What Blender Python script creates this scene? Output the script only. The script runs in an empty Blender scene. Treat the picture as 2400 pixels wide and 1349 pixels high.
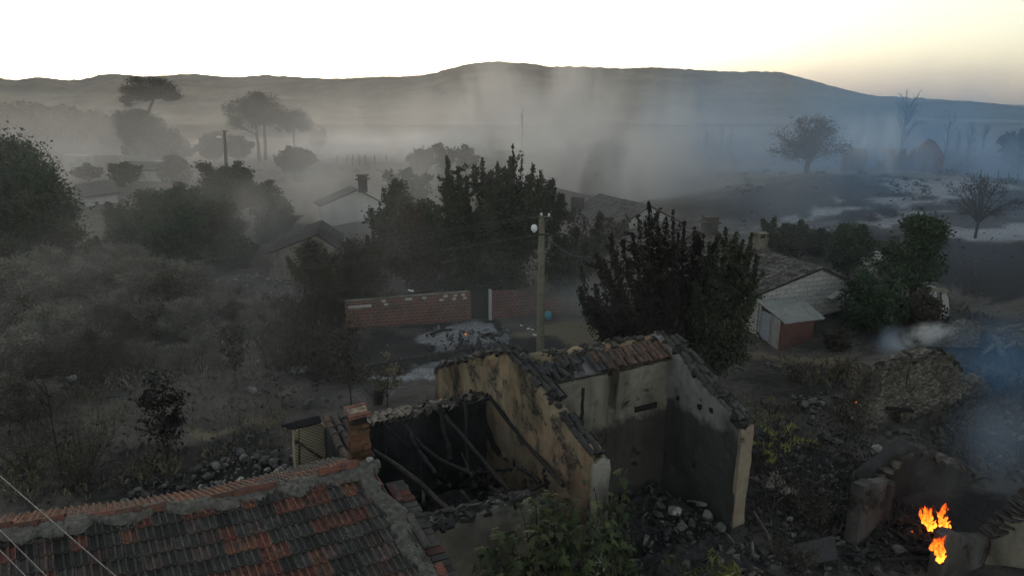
import bpy, math, random
import numpy as np
from mathutils import Vector, Matrix

sc = bpy.context.scene
col = sc.collection
R = math.radians
rng = np.random.default_rng(11)
rnd = random.Random(5)

# ---------------------------------------------------------------- camera
CAM_H = 12.0
PITCH = 15.0
cam_data = bpy.data.cameras.new('camera')
cam = bpy.data.objects.new('camera', cam_data)
col.objects.link(cam)
cam_data.sensor_width = 36.0
cam_data.lens = 24.0
cam_data.clip_start = 0.1
cam_data.clip_end = 8000
cam.location = (0, 0, CAM_H)
cam.rotation_euler = (R(90 - PITCH), 0, 0)
sc.camera = cam

# ---------------------------------------------------------------- render settings
sc.render.engine = 'CYCLES'
sc.view_settings.view_transform = 'Standard'
sc.view_settings.look = 'None'
sc.view_settings.exposure = 1.5
sc.view_settings.gamma = 1.0
sc.cycles.use_denoising = True
sc.cycles.max_bounces = 6
sc.cycles.diffuse_bounces = 2
sc.cycles.glossy_bounces = 1
sc.cycles.transmission_bounces = 2
sc.cycles.transparent_max_bounces = 6
sc.cycles.volume_bounces = 2
sc.cycles.volume_max_steps = 96
sc.cycles.sample_clamp_indirect = 4.0

# ---------------------------------------------------------------- sky and sun (dusk, sun just over the left ridge)
SUN_EL, SUN_AZ = 5.0, -22.0          # degrees; azimuth from +Y, negative = left
world = bpy.data.worlds.new('World')
sc.world = world
world.use_nodes = True
wn = world.node_tree
for n in list(wn.nodes):
    wn.nodes.remove(n)
w_out = wn.nodes.new('ShaderNodeOutputWorld')
w_bg = wn.nodes.new('ShaderNodeBackground')
w_sky = wn.nodes.new('ShaderNodeTexSky')
w_sky.sky_type = 'NISHITA'
w_sky.sun_disc = False
w_sky.sun_elevation = R(SUN_EL)
w_sky.sun_rotation = R(SUN_AZ)
w_sky.altitude = 100
w_sky.air_density = 1.0
w_sky.dust_density = 1.8
w_sky.ozone_density = 1.0
w_hsv = wn.nodes.new('ShaderNodeHueSaturation')
w_hsv.inputs['Saturation'].default_value = 0.58
w_hsv.inputs['Value'].default_value = 1.0
w_bg.inputs['Strength'].default_value = 0.15
wn.links.new(w_sky.outputs[0], w_hsv.inputs['Color'])
wn.links.new(w_hsv.outputs[0], w_bg.inputs['Color'])
wn.links.new(w_bg.outputs[0], w_out.inputs['Surface'])

sun_data = bpy.data.lights.new('sun', 'SUN')
sun = bpy.data.objects.new('sun', sun_data)
col.objects.link(sun)
sun_data.energy = 0.12
sun_data.angle = R(12)
sun_data.color = (1.0, 0.86, 0.68)
_sd = Vector((math.sin(R(SUN_AZ)) * math.cos(R(SUN_EL)), math.cos(R(SUN_AZ)) * math.cos(R(SUN_EL)), math.sin(R(SUN_EL))))
sun.rotation_euler = (-_sd).to_track_quat('-Z', 'Y').to_euler()

# ---------------------------------------------------------------- picture geometry: a ray of the photograph (2400 px wide)
FPX = 1600.0
_c, _s = math.cos(R(PITCH)), math.sin(R(PITCH))

def ray(u, v):
    a = (u - 1200.0) / FPX
    b = (674.5 - v) / FPX
    return np.array([a, _c + b * _s, -_s + b * _c])

CAMP = np.array([0, 0, CAM_H])

def at_z(u, v, z):
    d = ray(u, v)
    return CAMP + d * ((z - CAM_H) / d[2])

def at_y(u, v, y):
    d = ray(u, v)
    return CAMP + d * (y / d[1])

def at_plane(u, v, p0, dirxy):
    """hit of the ray with the vertical plane through p0 along dirxy"""
    n = np.array([-dirxy[1], dirxy[0], 0.0])
    d = ray(u, v)
    t = np.dot(n, np.asarray(p0, float) - CAMP) / np.dot(n, d)
    return CAMP + d * t

def proj(p):
    p = np.asarray(p, float) - CAMP
    dep = p[1] * _c - p[2] * _s
    up = p[1] * _s + p[2] * _c
    return 1200 + FPX * p[0] / dep, 674.5 - FPX * up / dep

# ---------------------------------------------------------------- numpy value noise
def _hash(ix, iy, seed):
    h = (ix.astype(np.int64) * 374761393 + iy.astype(np.int64) * 668265263 + seed * 974634777) & 0x7fffffff
    h = ((h ^ (h >> 13)) * 1274126177) & 0x7fffffff
    return ((h ^ (h >> 16)) & 0xffff) / 65535.0

def vnoise(x, y, seed=0):
    x = np.asarray(x, float); y = np.asarray(y, float)
    ix = np.floor(x); iy = np.floor(y)
    fx = x - ix; fy = y - iy
    fx = fx * fx * (3 - 2 * fx); fy = fy * fy * (3 - 2 * fy)
    a = _hash(ix, iy, seed); b = _hash(ix + 1, iy, seed)
    c = _hash(ix, iy + 1, seed); d = _hash(ix + 1, iy + 1, seed)
    return (a * (1 - fx) + b * fx) * (1 - fy) + (c * (1 - fx) + d * fx) * fy

def fbm(x, y, seed=0, octv=4):
    s = 0; amp = 0.5; tot = 0
    for o in range(octv):
        s = s + amp * vnoise(np.asarray(x) * 2 ** o + o * 17.3, np.asarray(y) * 2 ** o - o * 9.1, seed + o)
        tot += amp; amp *= 0.5
    return s / tot

# ---------------------------------------------------------------- objects
def tag(o, label=None, cat=None, group=None, kind=None):
    if label: o['label'] = label
    if cat: o['category'] = cat
    if group: o['group'] = group
    if kind: o['kind'] = kind
    return o

def empty(name, loc, label=None, cat=None, group=None, rz=0.0):
    o = bpy.data.objects.new(name, None)
    o.empty_display_size = 0.3
    col.objects.link(o)
    o.location = tuple(float(c) for c in loc)
    o.rotation_euler = (0, 0, rz)
    return tag(o, label, cat, group)

def copy_tree(o, parent=None):
    c = o.copy()
    col.objects.link(c)
    c.parent = parent
    for ch in [x for x in col.objects if x.parent == o]:
        copy_tree(ch, c)
    return c

def mesh_np(name, V, F, mat, parent=None, smooth=False, colr=None, mats=None):
    """V (n,3) in world space, F list/array of faces; the mesh is stored relative to its parent's location"""
    V = np.asarray(V, dtype=np.float32).reshape(-1, 3)
    me = bpy.data.meshes.new(name)
    if parent is not None:
        V = V - world_loc(parent)
        o_loc = (0, 0, 0)
    else:
        o_loc = V.mean(axis=0) if len(V) else np.zeros(3)
        if len(V):
            o_loc = np.array([o_loc[0], o_loc[1], V[:, 2].min()])
        V = V - o_loc
    if isinstance(F, np.ndarray):
        nf, k = F.shape
        tot = np.full(nf, k, dtype=np.int32)
        flat = F.astype(np.int32).ravel()
    else:
        nf = len(F)
        tot = np.array([len(f) for f in F], dtype=np.int32)
        flat = np.concatenate([np.asarray(f, dtype=np.int32) for f in F]) if nf else np.zeros(0, np.int32)
    start = np.zeros(nf, dtype=np.int32)
    if nf: start[1:] = np.cumsum(tot)[:-1]
    me.vertices.add(len(V)); me.vertices.foreach_set('co', V.ravel().astype(np.float32))
    me.loops.add(len(flat)); me.loops.foreach_set('vertex_index', flat)
    me.polygons.add(nf); me.polygons.foreach_set('loop_start', start)
    me.polygons.foreach_set('loop_total', tot)
    me.polygons.foreach_set('use_smooth', np.full(nf, bool(smooth)))
    if colr is not None:
        ca = me.color_attributes.new('tint', 'FLOAT_COLOR', 'POINT')
        cc = np.ones((len(V), 4), dtype=np.float32)
        c = np.asarray(colr, dtype=np.float32)
        cc[:, :c.shape[1]] = c
        ca.data.foreach_set('color', cc.ravel())
    me.update(calc_edges=True)
    me.validate()
    me.materials.append(mat)
    o = bpy.data.objects.new(name, me)
    col.objects.link(o)
    if parent is not None:
        o.parent = parent
    o.location = tuple(float(c) for c in o_loc)
    return o

def world_loc(o):
    l = np.zeros(3)
    while o is not None:
        l = l + np.array(o.location)
        o = o.parent
    return l

class MB:
    """collects shapes, builds ONE mesh object; all coordinates in world space"""
    def __init__(s):
        s.v = []; s.f = []; s.c = []; s.n = 0
    def add(s, V, F, c=(1, 1, 1)):
        V = np.asarray(V, float).reshape(-1, 3)
        s.v.append(V)
        s.f.extend([tuple(int(i) + s.n for i in f) for f in F])
        c = np.asarray(c, float)
        if c.ndim == 1: c = np.repeat(c[None, :3], len(V), axis=0)
        s.c.append(c)
        s.n += len(V)
    def box(s, cen, size, ax=None, c=(1, 1, 1), jit=0.0):
        """ax: 3x3 rows = local axes"""
        ax = np.eye(3) if ax is None else np.asarray(ax, float)
        h = np.asarray(size, float) / 2
        P = np.array([[x, y, z] for z in (-1, 1) for y in (-1, 1) for x in (-1, 1)], float) * h
        if jit: P = P + rng.normal(0, jit, P.shape)
        s.add(np.asarray(cen, float) + P @ ax, [(0, 2, 3, 1), (4, 5, 7, 6), (0, 1, 5, 4), (2, 6, 7, 3), (0, 4, 6, 2), (1, 3, 7, 5)], c)
    def tube(s, path, rad, n=8, c=(1, 1, 1), cap=True, wob=0.0):
        path = np.asarray(path, float)
        m = len(path)
        rad = np.full(m, rad, float) if np.isscalar(rad) else np.asarray(rad, float)
        V = []
        prev = None
        for i in range(m):
            t = path[min(i + 1, m - 1)] - path[max(i - 1, 0)]
            t = t / (np.linalg.norm(t) + 1e-9)
            if prev is None:
                a = np.array([0, 0, 1.0]) if abs(t[2]) < 0.9 else np.array([1.0, 0, 0])
            else:
                a = prev
            x = a - t * np.dot(a, t); x /= np.linalg.norm(x) + 1e-9
            y = np.cross(t, x); prev = x
            for k in range(n):
                an = 2 * math.pi * k / n
                r = rad[i] * (1 + (rng.normal(0, wob) if wob else 0))
                V.append(path[i] + r * (math.cos(an) * x + math.sin(an) * y))
        F = []
        for i in range(m - 1):
            for k in range(n):
                k2 = (k + 1) % n
                F.append((i * n + k, i * n + k2, (i + 1) * n + k2, (i + 1) * n + k))
        if cap:
            F.append(tuple(range(n - 1, -1, -1)))
            F.append(tuple((m - 1) * n + k for k in range(n)))
        s.add(V, F, c)
    def prism(s, poly, off, c=(1, 1, 1)):
        """poly: list of 3D points (planar), extruded by vector off"""
        P = np.asarray(poly, float); n = len(P)
        V = np.vstack([P, P + np.asarray(off, float)])
        F = [tuple(range(n)), tuple(range(2 * n - 1, n - 1, -1))]
        for i in range(n):
            j = (i + 1) % n
            F.append((j, i, n + i, n + j))
        s.add(V, F, c)
    def build(s, name, mat, parent=None, smooth=False):
        return mesh_np(name, np.vstack(s.v), s.f, mat, parent, smooth, np.vstack(s.c))

# ---------------------------------------------------------------- materials
MAT = {}
def nt(name):
    m = bpy.data.materials.new(name); m.use_nodes = True
    t = m.node_tree
    for n in list(t.nodes): t.nodes.remove(n)
    out = t.nodes.new('ShaderNodeOutputMaterial')
    MAT[name] = m
    return m, t, out

class NG:
    """tiny node helper"""
    def __init__(s, t): s.t = t
    def n(s, typ, **kw):
        nd = s.t.nodes.new(typ)
        for k, v in kw.items(): setattr(nd, k, v)
        return nd
    def put(s, sock, val):
        if isinstance(val, bpy.types.NodeSocket): s.t.links.new(val, sock)
        elif isinstance(val, (tuple, list)) and len(val) == 3 and sock.type == 'RGBA': sock.default_value = (*val, 1)
        else: sock.default_value = val
    def coord(s, which='Object'):
        return s.n('ShaderNodeTexCoord').outputs[which]
    def geo(s, which='Position'):
        return s.n('ShaderNodeNewGeometry').outputs[which]
    def noise(s, vec, scale, det=4, rough=0.6, dist=0.0):
        nd = s.n('ShaderNodeTexNoise')
        s.t.links.new(vec, nd.inputs['Vector'])
        nd.inputs['Scale'].default_value = scale; nd.inputs['Detail'].default_value = det
        nd.inputs['Roughness'].default_value = rough; nd.inputs['Distortion'].default_value = dist
        return nd.outputs['Fac']
    def vor(s, vec, scale, feat='F1', out='Distance'):
        nd = s.n('ShaderNodeTexVoronoi', feature=feat)
        s.t.links.new(vec, nd.inputs['Vector']); nd.inputs['Scale'].default_value = scale
        return nd.outputs[out]
    def ramp(s, fac, lo, hi, a=0.0, b=1.0):
        nd = s.n('ShaderNodeMapRange'); nd.clamp = True
        s.put(nd.inputs['Value'], fac)
        for k, v in (('From Min', lo), ('From Max', hi), ('To Min', a), ('To Max', b)): nd.inputs[k].default_value = v
        return nd.outputs[0]
    def math(s, op, a, b=0.0, c=None):
        nd = s.n('ShaderNodeMath', operation=op)
        s.put(nd.inputs[0], a); s.put(nd.inputs[1], b)
        if c is not None: s.put(nd.inputs[2], c)
        return nd.outputs[0]
    def mix(s, fac, a, b, blend='MIX'):
        nd = s.n('ShaderNodeMix', data_type='RGBA', blend_type=blend)
        s.put(nd.inputs[0], fac); s.put(nd.inputs[6], a); s.put(nd.inputs[7], b)
        return nd.outputs[2]
    def attr(s, name):
        return s.n('ShaderNodeAttribute', attribute_name=name)
    def mapping(s, vec, scale=(1, 1, 1), rot=(0, 0, 0)):
        nd = s.n('ShaderNodeMapping')
        s.t.links.new(vec, nd.inputs['Vector'])
        nd.inputs['Scale'].default_value = scale; nd.inputs['Rotation'].default_value = rot
        return nd.outputs[0]
    def bsdf(s, out, colr, rough=0.9, bump=None, bstr=0.4, bdist=0.02, spec=0.25, metal=0.0):
        b = s.n('ShaderNodeBsdfPrincipled')
        s.put(b.inputs['Base Color'], colr); s.put(b.inputs['Roughness'], rough)
        b.inputs['Specular IOR Level'].default_value = spec
        b.inputs['Metallic'].default_value = metal
        if bump is not None:
            bp = s.n('ShaderNodeBump'); bp.inputs['Strength'].default_value = bstr; bp.inputs['Distance'].default_value = bdist
            s.put(bp.inputs['Height'], bump); s.t.links.new(bp.outputs[0], b.inputs['Normal'])
        s.t.links.new(b.outputs[0], out.inputs['Surface'])
        return b

def simple(name, c1, c2, scale=6.0, rough=0.9, bstr=0.3, bdist=0.02, det=5, tint=False, spec=0.2, metal=0.0, lo=0.35, hi=0.65):
    m, t, out = nt(name); g = NG(t)
    p = g.geo()
    f = g.noise(p, scale, det)
    c = g.mix(g.ramp(f, lo, hi), c1, c2)
    if tint:
        c = g.mix(1.0, c, g.attr('tint').outputs['Color'], 'MULTIPLY')
    g.bsdf(out, c, rough, g.noise(p, scale * 3.7, 4), bstr, bdist, spec, metal)
    return m
# ================================================================ terrain
GP = []
for (u, v, z) in [(100, 1320, 0), (700, 1340, 0), (1240, 1300, 0), (1740, 1240, 0.15), (1266, 850, 0), (840, 768, 0), (1105, 752, 0), (1350, 740, 0),
                  (500, 1000, 0), (100, 930, 0), (600, 1090, 0), (1000, 880, 0), (620, 650, 0.1), (150, 640, 0.0), (1830, 824, 0),
                  (2100, 1000, 0.2), (2200, 1330, -0.2), (1950, 950, 0.1), (2390, 1340, 0.0), (1650, 880, 0), (300, 560, 0), (900, 620, 0.1), (1150, 640, 0.1)]:
    GP.append(at_z(u, v, z))
for (u, v, y) in [(2260, 720, 39), (2000, 690, 38), (2400, 860, 29), (2200, 850, 27.5), (2280, 558, 50), (1890, 406, 72), (2100, 396, 86), (2400, 600, 45), (2400, 420, 90), (2400, 330, 150), (2250, 300, 190),
                  (1700, 330, 150), (1750, 470, 66), (1300, 350, 150), (1500, 470, 82), (1000, 360, 150), (600, 372, 130), (340, 392, 130), (60, 330, 170),
                  (1650, 400, 105), (780, 420, 100), (250, 440, 80), (830, 515, 62), (1400, 560, 52),
                  (1200, 318, 260), (300, 330, 260), (2000, 290, 260), (-300, 330, 260), (2700, 300, 260)]:
    GP.append(at_y(u, v, y))
for p in [(-25, 5, 0), (25, 5, 0.3), (0, -30, 0), (-60, -60, 0), (60, -60, 0), (-60, 30, 0), (80, 30, 4.0), (-150, 60, 1), (160, 80, 8), (0, 500, 6), (-500, 500, 8), (500, 500, 10),
          (0, 1500, 6), (-1500, 800, 8), (1500, 800, 8), (-1500, -500, 0), (1500, -500, 0), (0, -1500, 0), (2400, 2500, 8), (-2400, 2500, 8)]:
    GP.append(np.array(p, float))
GP = np.array(GP)
_d = np.sqrt(((GP[:, None, :2] - GP[None, :, :2]) ** 2).sum(-1))
_A = np.block([[_d + np.eye(len(GP)) * 0.15, np.ones((len(GP), 1))], [np.ones((1, len(GP))), np.zeros((1, 1))]])
_W = np.linalg.solve(_A, np.append(GP[:, 2], 0))

def terr(x, y):
    x = np.asarray(x, float); y = np.asarray(y, float)
    s = np.full(x.shape, _W[-1])
    for i in range(len(GP)):
        s = s + _W[i] * np.hypot(x - GP[i, 0], y - GP[i, 1])
    return s

def tz(x, y):
    return float(_W[-1] + np.dot(_W[:-1], np.hypot(GP[:, 0] - x, GP[:, 1] - y)))

def ground(u, v):
    """where the ray of a photo pixel meets the terrain"""
    d = ray(u, v)
    lo = 3.0; t = lo
    for k in range(4000):
        p = CAMP + d * t
        if p[2] < tz(p[0], p[1]): break
        t *= 1.03
        if t > 3000: break
    a, b = t / 1.03, t
    for k in range(20):
        mth = (a + b) / 2
        p = CAMP + d * mth
        if p[2] < tz(p[0], p[1]): b = mth
        else: a = mth
    p = CAMP + d * b
    return np.array([p[0], p[1], tz(p[0], p[1])])

def patch(u, v, ru, rv):
    """an ellipse seen at pixel (u,v) with half sizes in pixels -> ground ellipse"""
    c = ground(u, v); a = ground(u + ru, v); b = ground(u, v + rv)
    return c[0], c[1], max(abs(a[0] - c[0]), .2), max(abs(b[1] - c[1]), .2)

tx = np.sinh(np.linspace(-7.5, 7.5, 440)) * 2.2
ty = 20 + 6 * np.sinh(np.linspace(-6.0, 6.7, 420))
GX, GY = np.meshgrid(tx, ty)
GZ = terr(GX, GY)
near = np.exp(-np.maximum(np.hypot(GX, GY - 30) - 60, 0) / 60)
GZ = GZ + near * ((fbm(GX * .25, GY * .25, 3) - .5) * .35 + (fbm(GX * 1.3, GY * 1.3, 7) - .5) * .16) + (1 - near) * (fbm(GX * .03, GY * .03, 9) - .5) * 3.0
ash = np.zeros_like(GX); burn = np.zeros_like(GX); dry = np.zeros_like(GX)
wx = GX + (fbm(GX * .5, GY * .5, 21) - .5) * 3 * (1 + GY / 60); wy = GY + (fbm(GX * .5, GY * .5, 33) - .5) * 3 * (1 + GY / 60)
def blob(arr, u, v, ru, rv, s=1.0):
    x, y, rx, ry = patch(u, v, ru, rv)
    q = ((wx - x) / rx) ** 2 + ((wy - y) / ry) ** 2
    np.maximum(arr, s * np.clip(1.6 - 1.1 * q, 0, 1), out=arr)
for a in [(1090, 790, 95, 32), (960, 882, 90, 26, .9), (1010, 850, 60, 14, .7), (880, 915, 60, 15, .6),
          (2330, 540, 150, 20, 1.4), (2380, 560, 80, 14, .9), (2200, 535, 60, 8, .7), (2170, 435, 110, 15, 1.2), (2230, 455, 80, 12, 1.1), (1950, 487, 130, 11, 1.15), (2050, 520, 120, 12, 1.0), (2130, 470, 60, 12, 1.1), (1850, 520, 100, 8, .9), (2290, 430, 80, 10, 1.1), (2100, 500, 140, 6, 1.0), (1780, 570, 70, 10, .8),
          (1960, 540, 80, 8, .6), (2000, 585, 60, 8, .5), (2330, 440, 60, 8, .6), (2060, 470, 60, 5, .5), (760, 790, 25, 14, .8), (740, 740, 16, 14, .7), (2190, 415, 90, 8, .7), (1700, 540, 60, 12, .5), (1840, 480, 60, 6, .5)]:
    blob(ash, *a)
for a in [(900, 820, 140, 50, .8), (1200, 830, 140, 60, .8), (1850, 900, 200, 60, .7), (2050, 460, 420, 60, 1.0), (2330, 620, 240, 80, 1.3), (2100, 580, 250, 50, .8), (2250, 1250, 300, 120, 1.), (300, 800, 420, 140, .5), (2350, 950, 120, 120, .85), (2330, 800, 160, 60, 1.), (2150, 800, 160, 40, .9), (2100, 720, 300, 40, .7), (1750, 480, 200, 30, .55), (1150, 1200, 300, 80, 1.), (500, 1100, 260, 90, .9), (1880, 1150, 200, 200, .85), (300, 1130, 250, 60, .8), (2200, 490, 200, 20, .8), (1850, 440, 130, 20, .8), (1010, 760, 200, 12, .8)]:
    blob(burn, *a)
for a in [(1320, 780, 130, 40, .8), (560, 1000, 90, 14, .7), (300, 960, 200, 30, .3), (1850, 850, 120, 16, .6), (2000, 350, 300, 14, .8), (1600, 390, 140, 30, .8), (1980, 400, 200, 10, .7), (1750, 430, 80, 25, .7), (760, 420, 80, 30, .6), (880, 400, 60, 20, .5), (330, 590, 40, 25, .7), (2380, 290, 200, 16, .5), (230, 620, 250, 20, .3)]:
    blob(dry, *a)
nx, ny = len(tx), len(ty)
idx = np.arange(nx * ny).reshape(ny, nx)
GF = np.stack([idx[:-1, :-1].ravel(), idx[:-1, 1:].ravel(), idx[1:, 1:].ravel(), idx[1:, :-1].ravel()], axis=1)

m, t, out = nt('ground'); g = NG(t)
p = g.geo(); at = g.attr('tint').outputs['Color']
sep = g.n('ShaderNodeSeparateColor'); t.links.new(at, sep.inputs[0])
n1 = g.noise(p, 0.55, 6, .65); n2 = g.noise(p, 3.2, 6, .7); n3 = g.noise(p, 14, 4, .7)
soil = g.mix(g.ramp(n1, .35, .65), (.055, .050, .043), (.120, .108, .090))
soil = g.mix(g.ramp(n2, .5, .75), soil, (.030, .027, .024))
a_dry = g.math('ADD', sep.outputs[2], g.ramp(n2, .2, .8, -.35, .35))
c = g.mix(g.ramp(a_dry, .25, .65), soil, g.mix(g.ramp(n3, .3, .7), (.10, .085, .055), (.20, .165, .105)))
a_burn = g.math('ADD', g.math('ADD', sep.outputs[1], g.ramp(n1, .2, .8, -.4, .4)), g.ramp(n2, .2, .8, -.35, .35))
c = g.mix(g.ramp(a_burn, .2, .8), c, g.mix(g.ramp(n3, .35, .7), (.012, .012, .012), (.040, .038, .036)))
n4 = g.noise(g.mapping(p, (.5, 1.6, 1)), 1.1, 6, .7)
a_ash = g.math('ADD', g.math('ADD', sep.outputs[0], g.ramp(n2, .2, .8, -.42, .42)), g.math('ADD', g.ramp(n3, .2, .8, -.3, .3), g.ramp(n4, .3, .7, -.4, .2)))
c = g.mix(g.ramp(a_ash, .34, 1.15), c, g.mix(g.ramp(n3, .35, .65), (.17, .17, .17), (.42, .42, .415)))
g.bsdf(out, c, .95, g.math('ADD', n2, g.math('MULTIPLY', n3, .4)), .7, .09, .1)
gr = mesh_np('ground', np.stack([GX.ravel(), GY.ravel(), GZ.ravel()], 1), GF, m, None, True,
             np.stack([ash.ravel(), burn.ravel(), dry.ravel()], 1))
tag(gr, kind='structure')

# ---------------------------------------------------------------- hills
def hill_mesh(name, prof, ydist, ystart, zfun, seed, rough, mat, n=420, m_=90, ext=900):
    us = np.array([q[0] for q in prof], float); vs = np.array([q[1] for q in prof], float)
    U = np.linspace(-ext, 2400 + ext, n)
    Vp = np.interp(U, us, vs)
    V = []
    for j in range(m_ + 1):
        f = j / m_
        if f <= 0.72:
            q = f / 0.72
            yy = ystart + (ydist - ystart) * q
            k = q ** 1.25 * .55 + (3 * q * q - 2 * q ** 3) * .45
        else:
            q = (f - .72) / .28
            yy = ydist + q * ydist * .5
            k = 1 - q * q
        for i in range(n):
            tp = at_y(U[i], Vp[i], ydist)
            x = tp[0] * yy / ydist
            z0 = zfun
            V.append((x, yy, z0 + (tp[2] - z0) * k, k))
    V = np.array(V)
    x, y, k = V[:, 0], V[:, 1], V[:, 3]
    amp = np.clip(k * (1 - k) * 4, 0, 1)
    z = V[:, 2] + amp * (fbm(x / 160, y / 160, seed, 4) - .5) * rough * 2.4 + (fbm(x / 6.0, y / 6.0, seed + 5, 2) - .5) * rough * .34 * (k > .02)
    idx = np.arange(n * (m_ + 1)).reshape(m_ + 1, n)
    F = np.stack([idx[:-1, :-1].ravel(), idx[:-1, 1:].ravel(), idx[1:, 1:].ravel(), idx[1:, :-1].ravel()], axis=1)
    o = mesh_np(name, np.stack([x, y, z], 1), F, mat, None, True)
    return tag(o, kind='structure')

m, t, out = nt('hill_scrub'); g = NG(t)
p = g.geo()
c = g.mix(g.ramp(g.noise(p, .02, 6, .65), .4, .6), (.012, .015, .010), (.095, .086, .060))
c = g.mix(g.ramp(g.noise(p, .09, 4, .7), .55, .72), c, (.020, .025, .014))
c = g.mix(g.ramp(g.noise(g.mapping(p, (.3, 1.2, 1)), .03, 4, .6), .68, .76), c, (.16, .135, .09))
g.bsdf(out, c, .95, g.noise(p, .25, 5, .7), 1.0, 3.0, .1)
P1 = [(-1200, 215), (-300, 200), (0, 184), (40, 188), (90, 181), (160, 188), (190, 186), (240, 174), (300, 174), (340, 180), (450, 173), (540, 181), (620, 176), (700, 181), (800, 184), (870, 180), (960, 178), (1020, 172), (1060, 158), (1110, 148), (1165, 143), (1220, 148), (1290, 157), (1370, 156), (1440, 161), (1520, 158), (1600, 163), (1700, 169), (1770, 168), (1830, 170), (1880, 182), (1940, 200), (2000, 216), (2060, 230), (2130, 236), (2200, 240), (2300, 250), (2500, 262), (3600, 280)]
hill_mesh('hills', P1, 1250, 420, 5.0, 3, 16, m)
P2 = [(-1200, 300), (1200, 300), (1700, 275), (1900, 256), (2060, 243), (2150, 240), (2250, 237), (2330, 244), (2400, 252), (2500, 262), (3600, 275)]
hill_mesh('hills', P2, 520, 260, 5.0, 8, 7, m, n=360, m_=60)

# ---------------------------------------------------------------- haze (even density) and smoke (uneven, local)
def volume_mat(name, dens, colr, aniso=0.0, nscale=None, lo=.45, hi=.75, stretch=(1, 1, 1), step=1.0, fall=True, flat=False, dist=.6, absorb=None):
    m, t, out = nt(name); g = NG(t)
    pv = g.n('ShaderNodeVolumePrincipled')
    g.put(pv.inputs['Color'], colr)
    pv.inputs['Anisotropy'].default_value = aniso
    if nscale is None:
        pv.inputs['Density'].default_value = dens
    else:
        p = g.geo()
        gen = g.coord('Generated')
        f = g.ramp(g.noise(g.mapping(p, stretch), nscale, 4, .55, dist), lo, hi)
        vm = g.n('ShaderNodeVectorMath', operation='SUBTRACT'); t.links.new(gen, vm.inputs[0]); vm.inputs[1].default_value = (.5, .5, .5)
        if flat:
            sx = g.n('ShaderNodeSeparateXYZ'); t.links.new(gen, sx.inputs[0])
            ln = g.n('ShaderNodeVectorMath', operation='LENGTH')
            mu = g.n('ShaderNodeVectorMath', operation='MULTIPLY'); t.links.new(vm.outputs[0], mu.inputs[0]); mu.inputs[1].default_value = (1, 1, 0)
            t.links.new(mu.outputs[0], ln.inputs[0])
            e = g.math('MULTIPLY', g.ramp(ln.outputs['Value'], .5, .28), g.ramp(sx.outputs[2], 1.0, .25))
        else:
            ln = g.n('ShaderNodeVectorMath', operation='LENGTH'); t.links.new(vm.outputs[0], ln.inputs[0])
            e = g.ramp(ln.outputs['Value'], .49, .1)
        t.links.new(g.math('MULTIPLY', g.math('MULTIPLY', f, e), dens), pv.inputs['Density'])
    t.links.new(pv.outputs[0], out.inputs['Volume'])
    m.cycles.volume_step_rate = step
    return m

def box_obj(name, lo, hi, mat):
    b = MB(); lo = np.array(lo, float); hi = np.array(hi, float)
    b.box((lo + hi) / 2, hi - lo)
    return b.build(name, mat)

tag(box_obj('haze', (-2600, -300, -8), (2600, 2700, 125), volume_mat('haze_air', .00024, (.80, .80, .78), .1)), kind='stuff')

SMOKE_N = [0]
def puff(u, v, y, size, dens, colr=(.82, .82, .80), nscale=.12, lo=.40, hi=.75, rot=(0, 0, 0), stretch=(1, 1, 1), step=.6, dz=0.0, label=None, flat=False):
    """an ellipsoid of drifting smoke centred where pixel (u,v) is at distance y"""
    SMOKE_N[0] += 1
    c = at_y(u, v, y); c[2] += dz
    mat = volume_mat('smoke_%d' % SMOKE_N[0], dens, colr, .35, nscale, lo, hi, stretch, step, flat=flat)
    nu, nv = 20, 12
    V = []; F = []
    for j in range(nv + 1):
        th = math.pi * j / nv
        for i in range(nu):
            ph = 2 * math.pi * i / nu
            V.append((math.sin(th) * math.cos(ph), math.sin(th) * math.sin(ph), math.cos(th)))
    for j in range(nv):
        for i in range(nu):
            i2 = (i + 1) % nu
            F.append((j * nu + i, (j + 1) * nu + i, (j + 1) * nu + i2, j * nu + i2))
    V = np.array(V) * np.array(size) / 2
    o = mesh_np('smoke', V, F, mat)
    o.location = (c[0], c[1], c[2] - size[2] / 2)
    o.rotation_euler = rot
    tag(o, kind='stuff')
    return o
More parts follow.
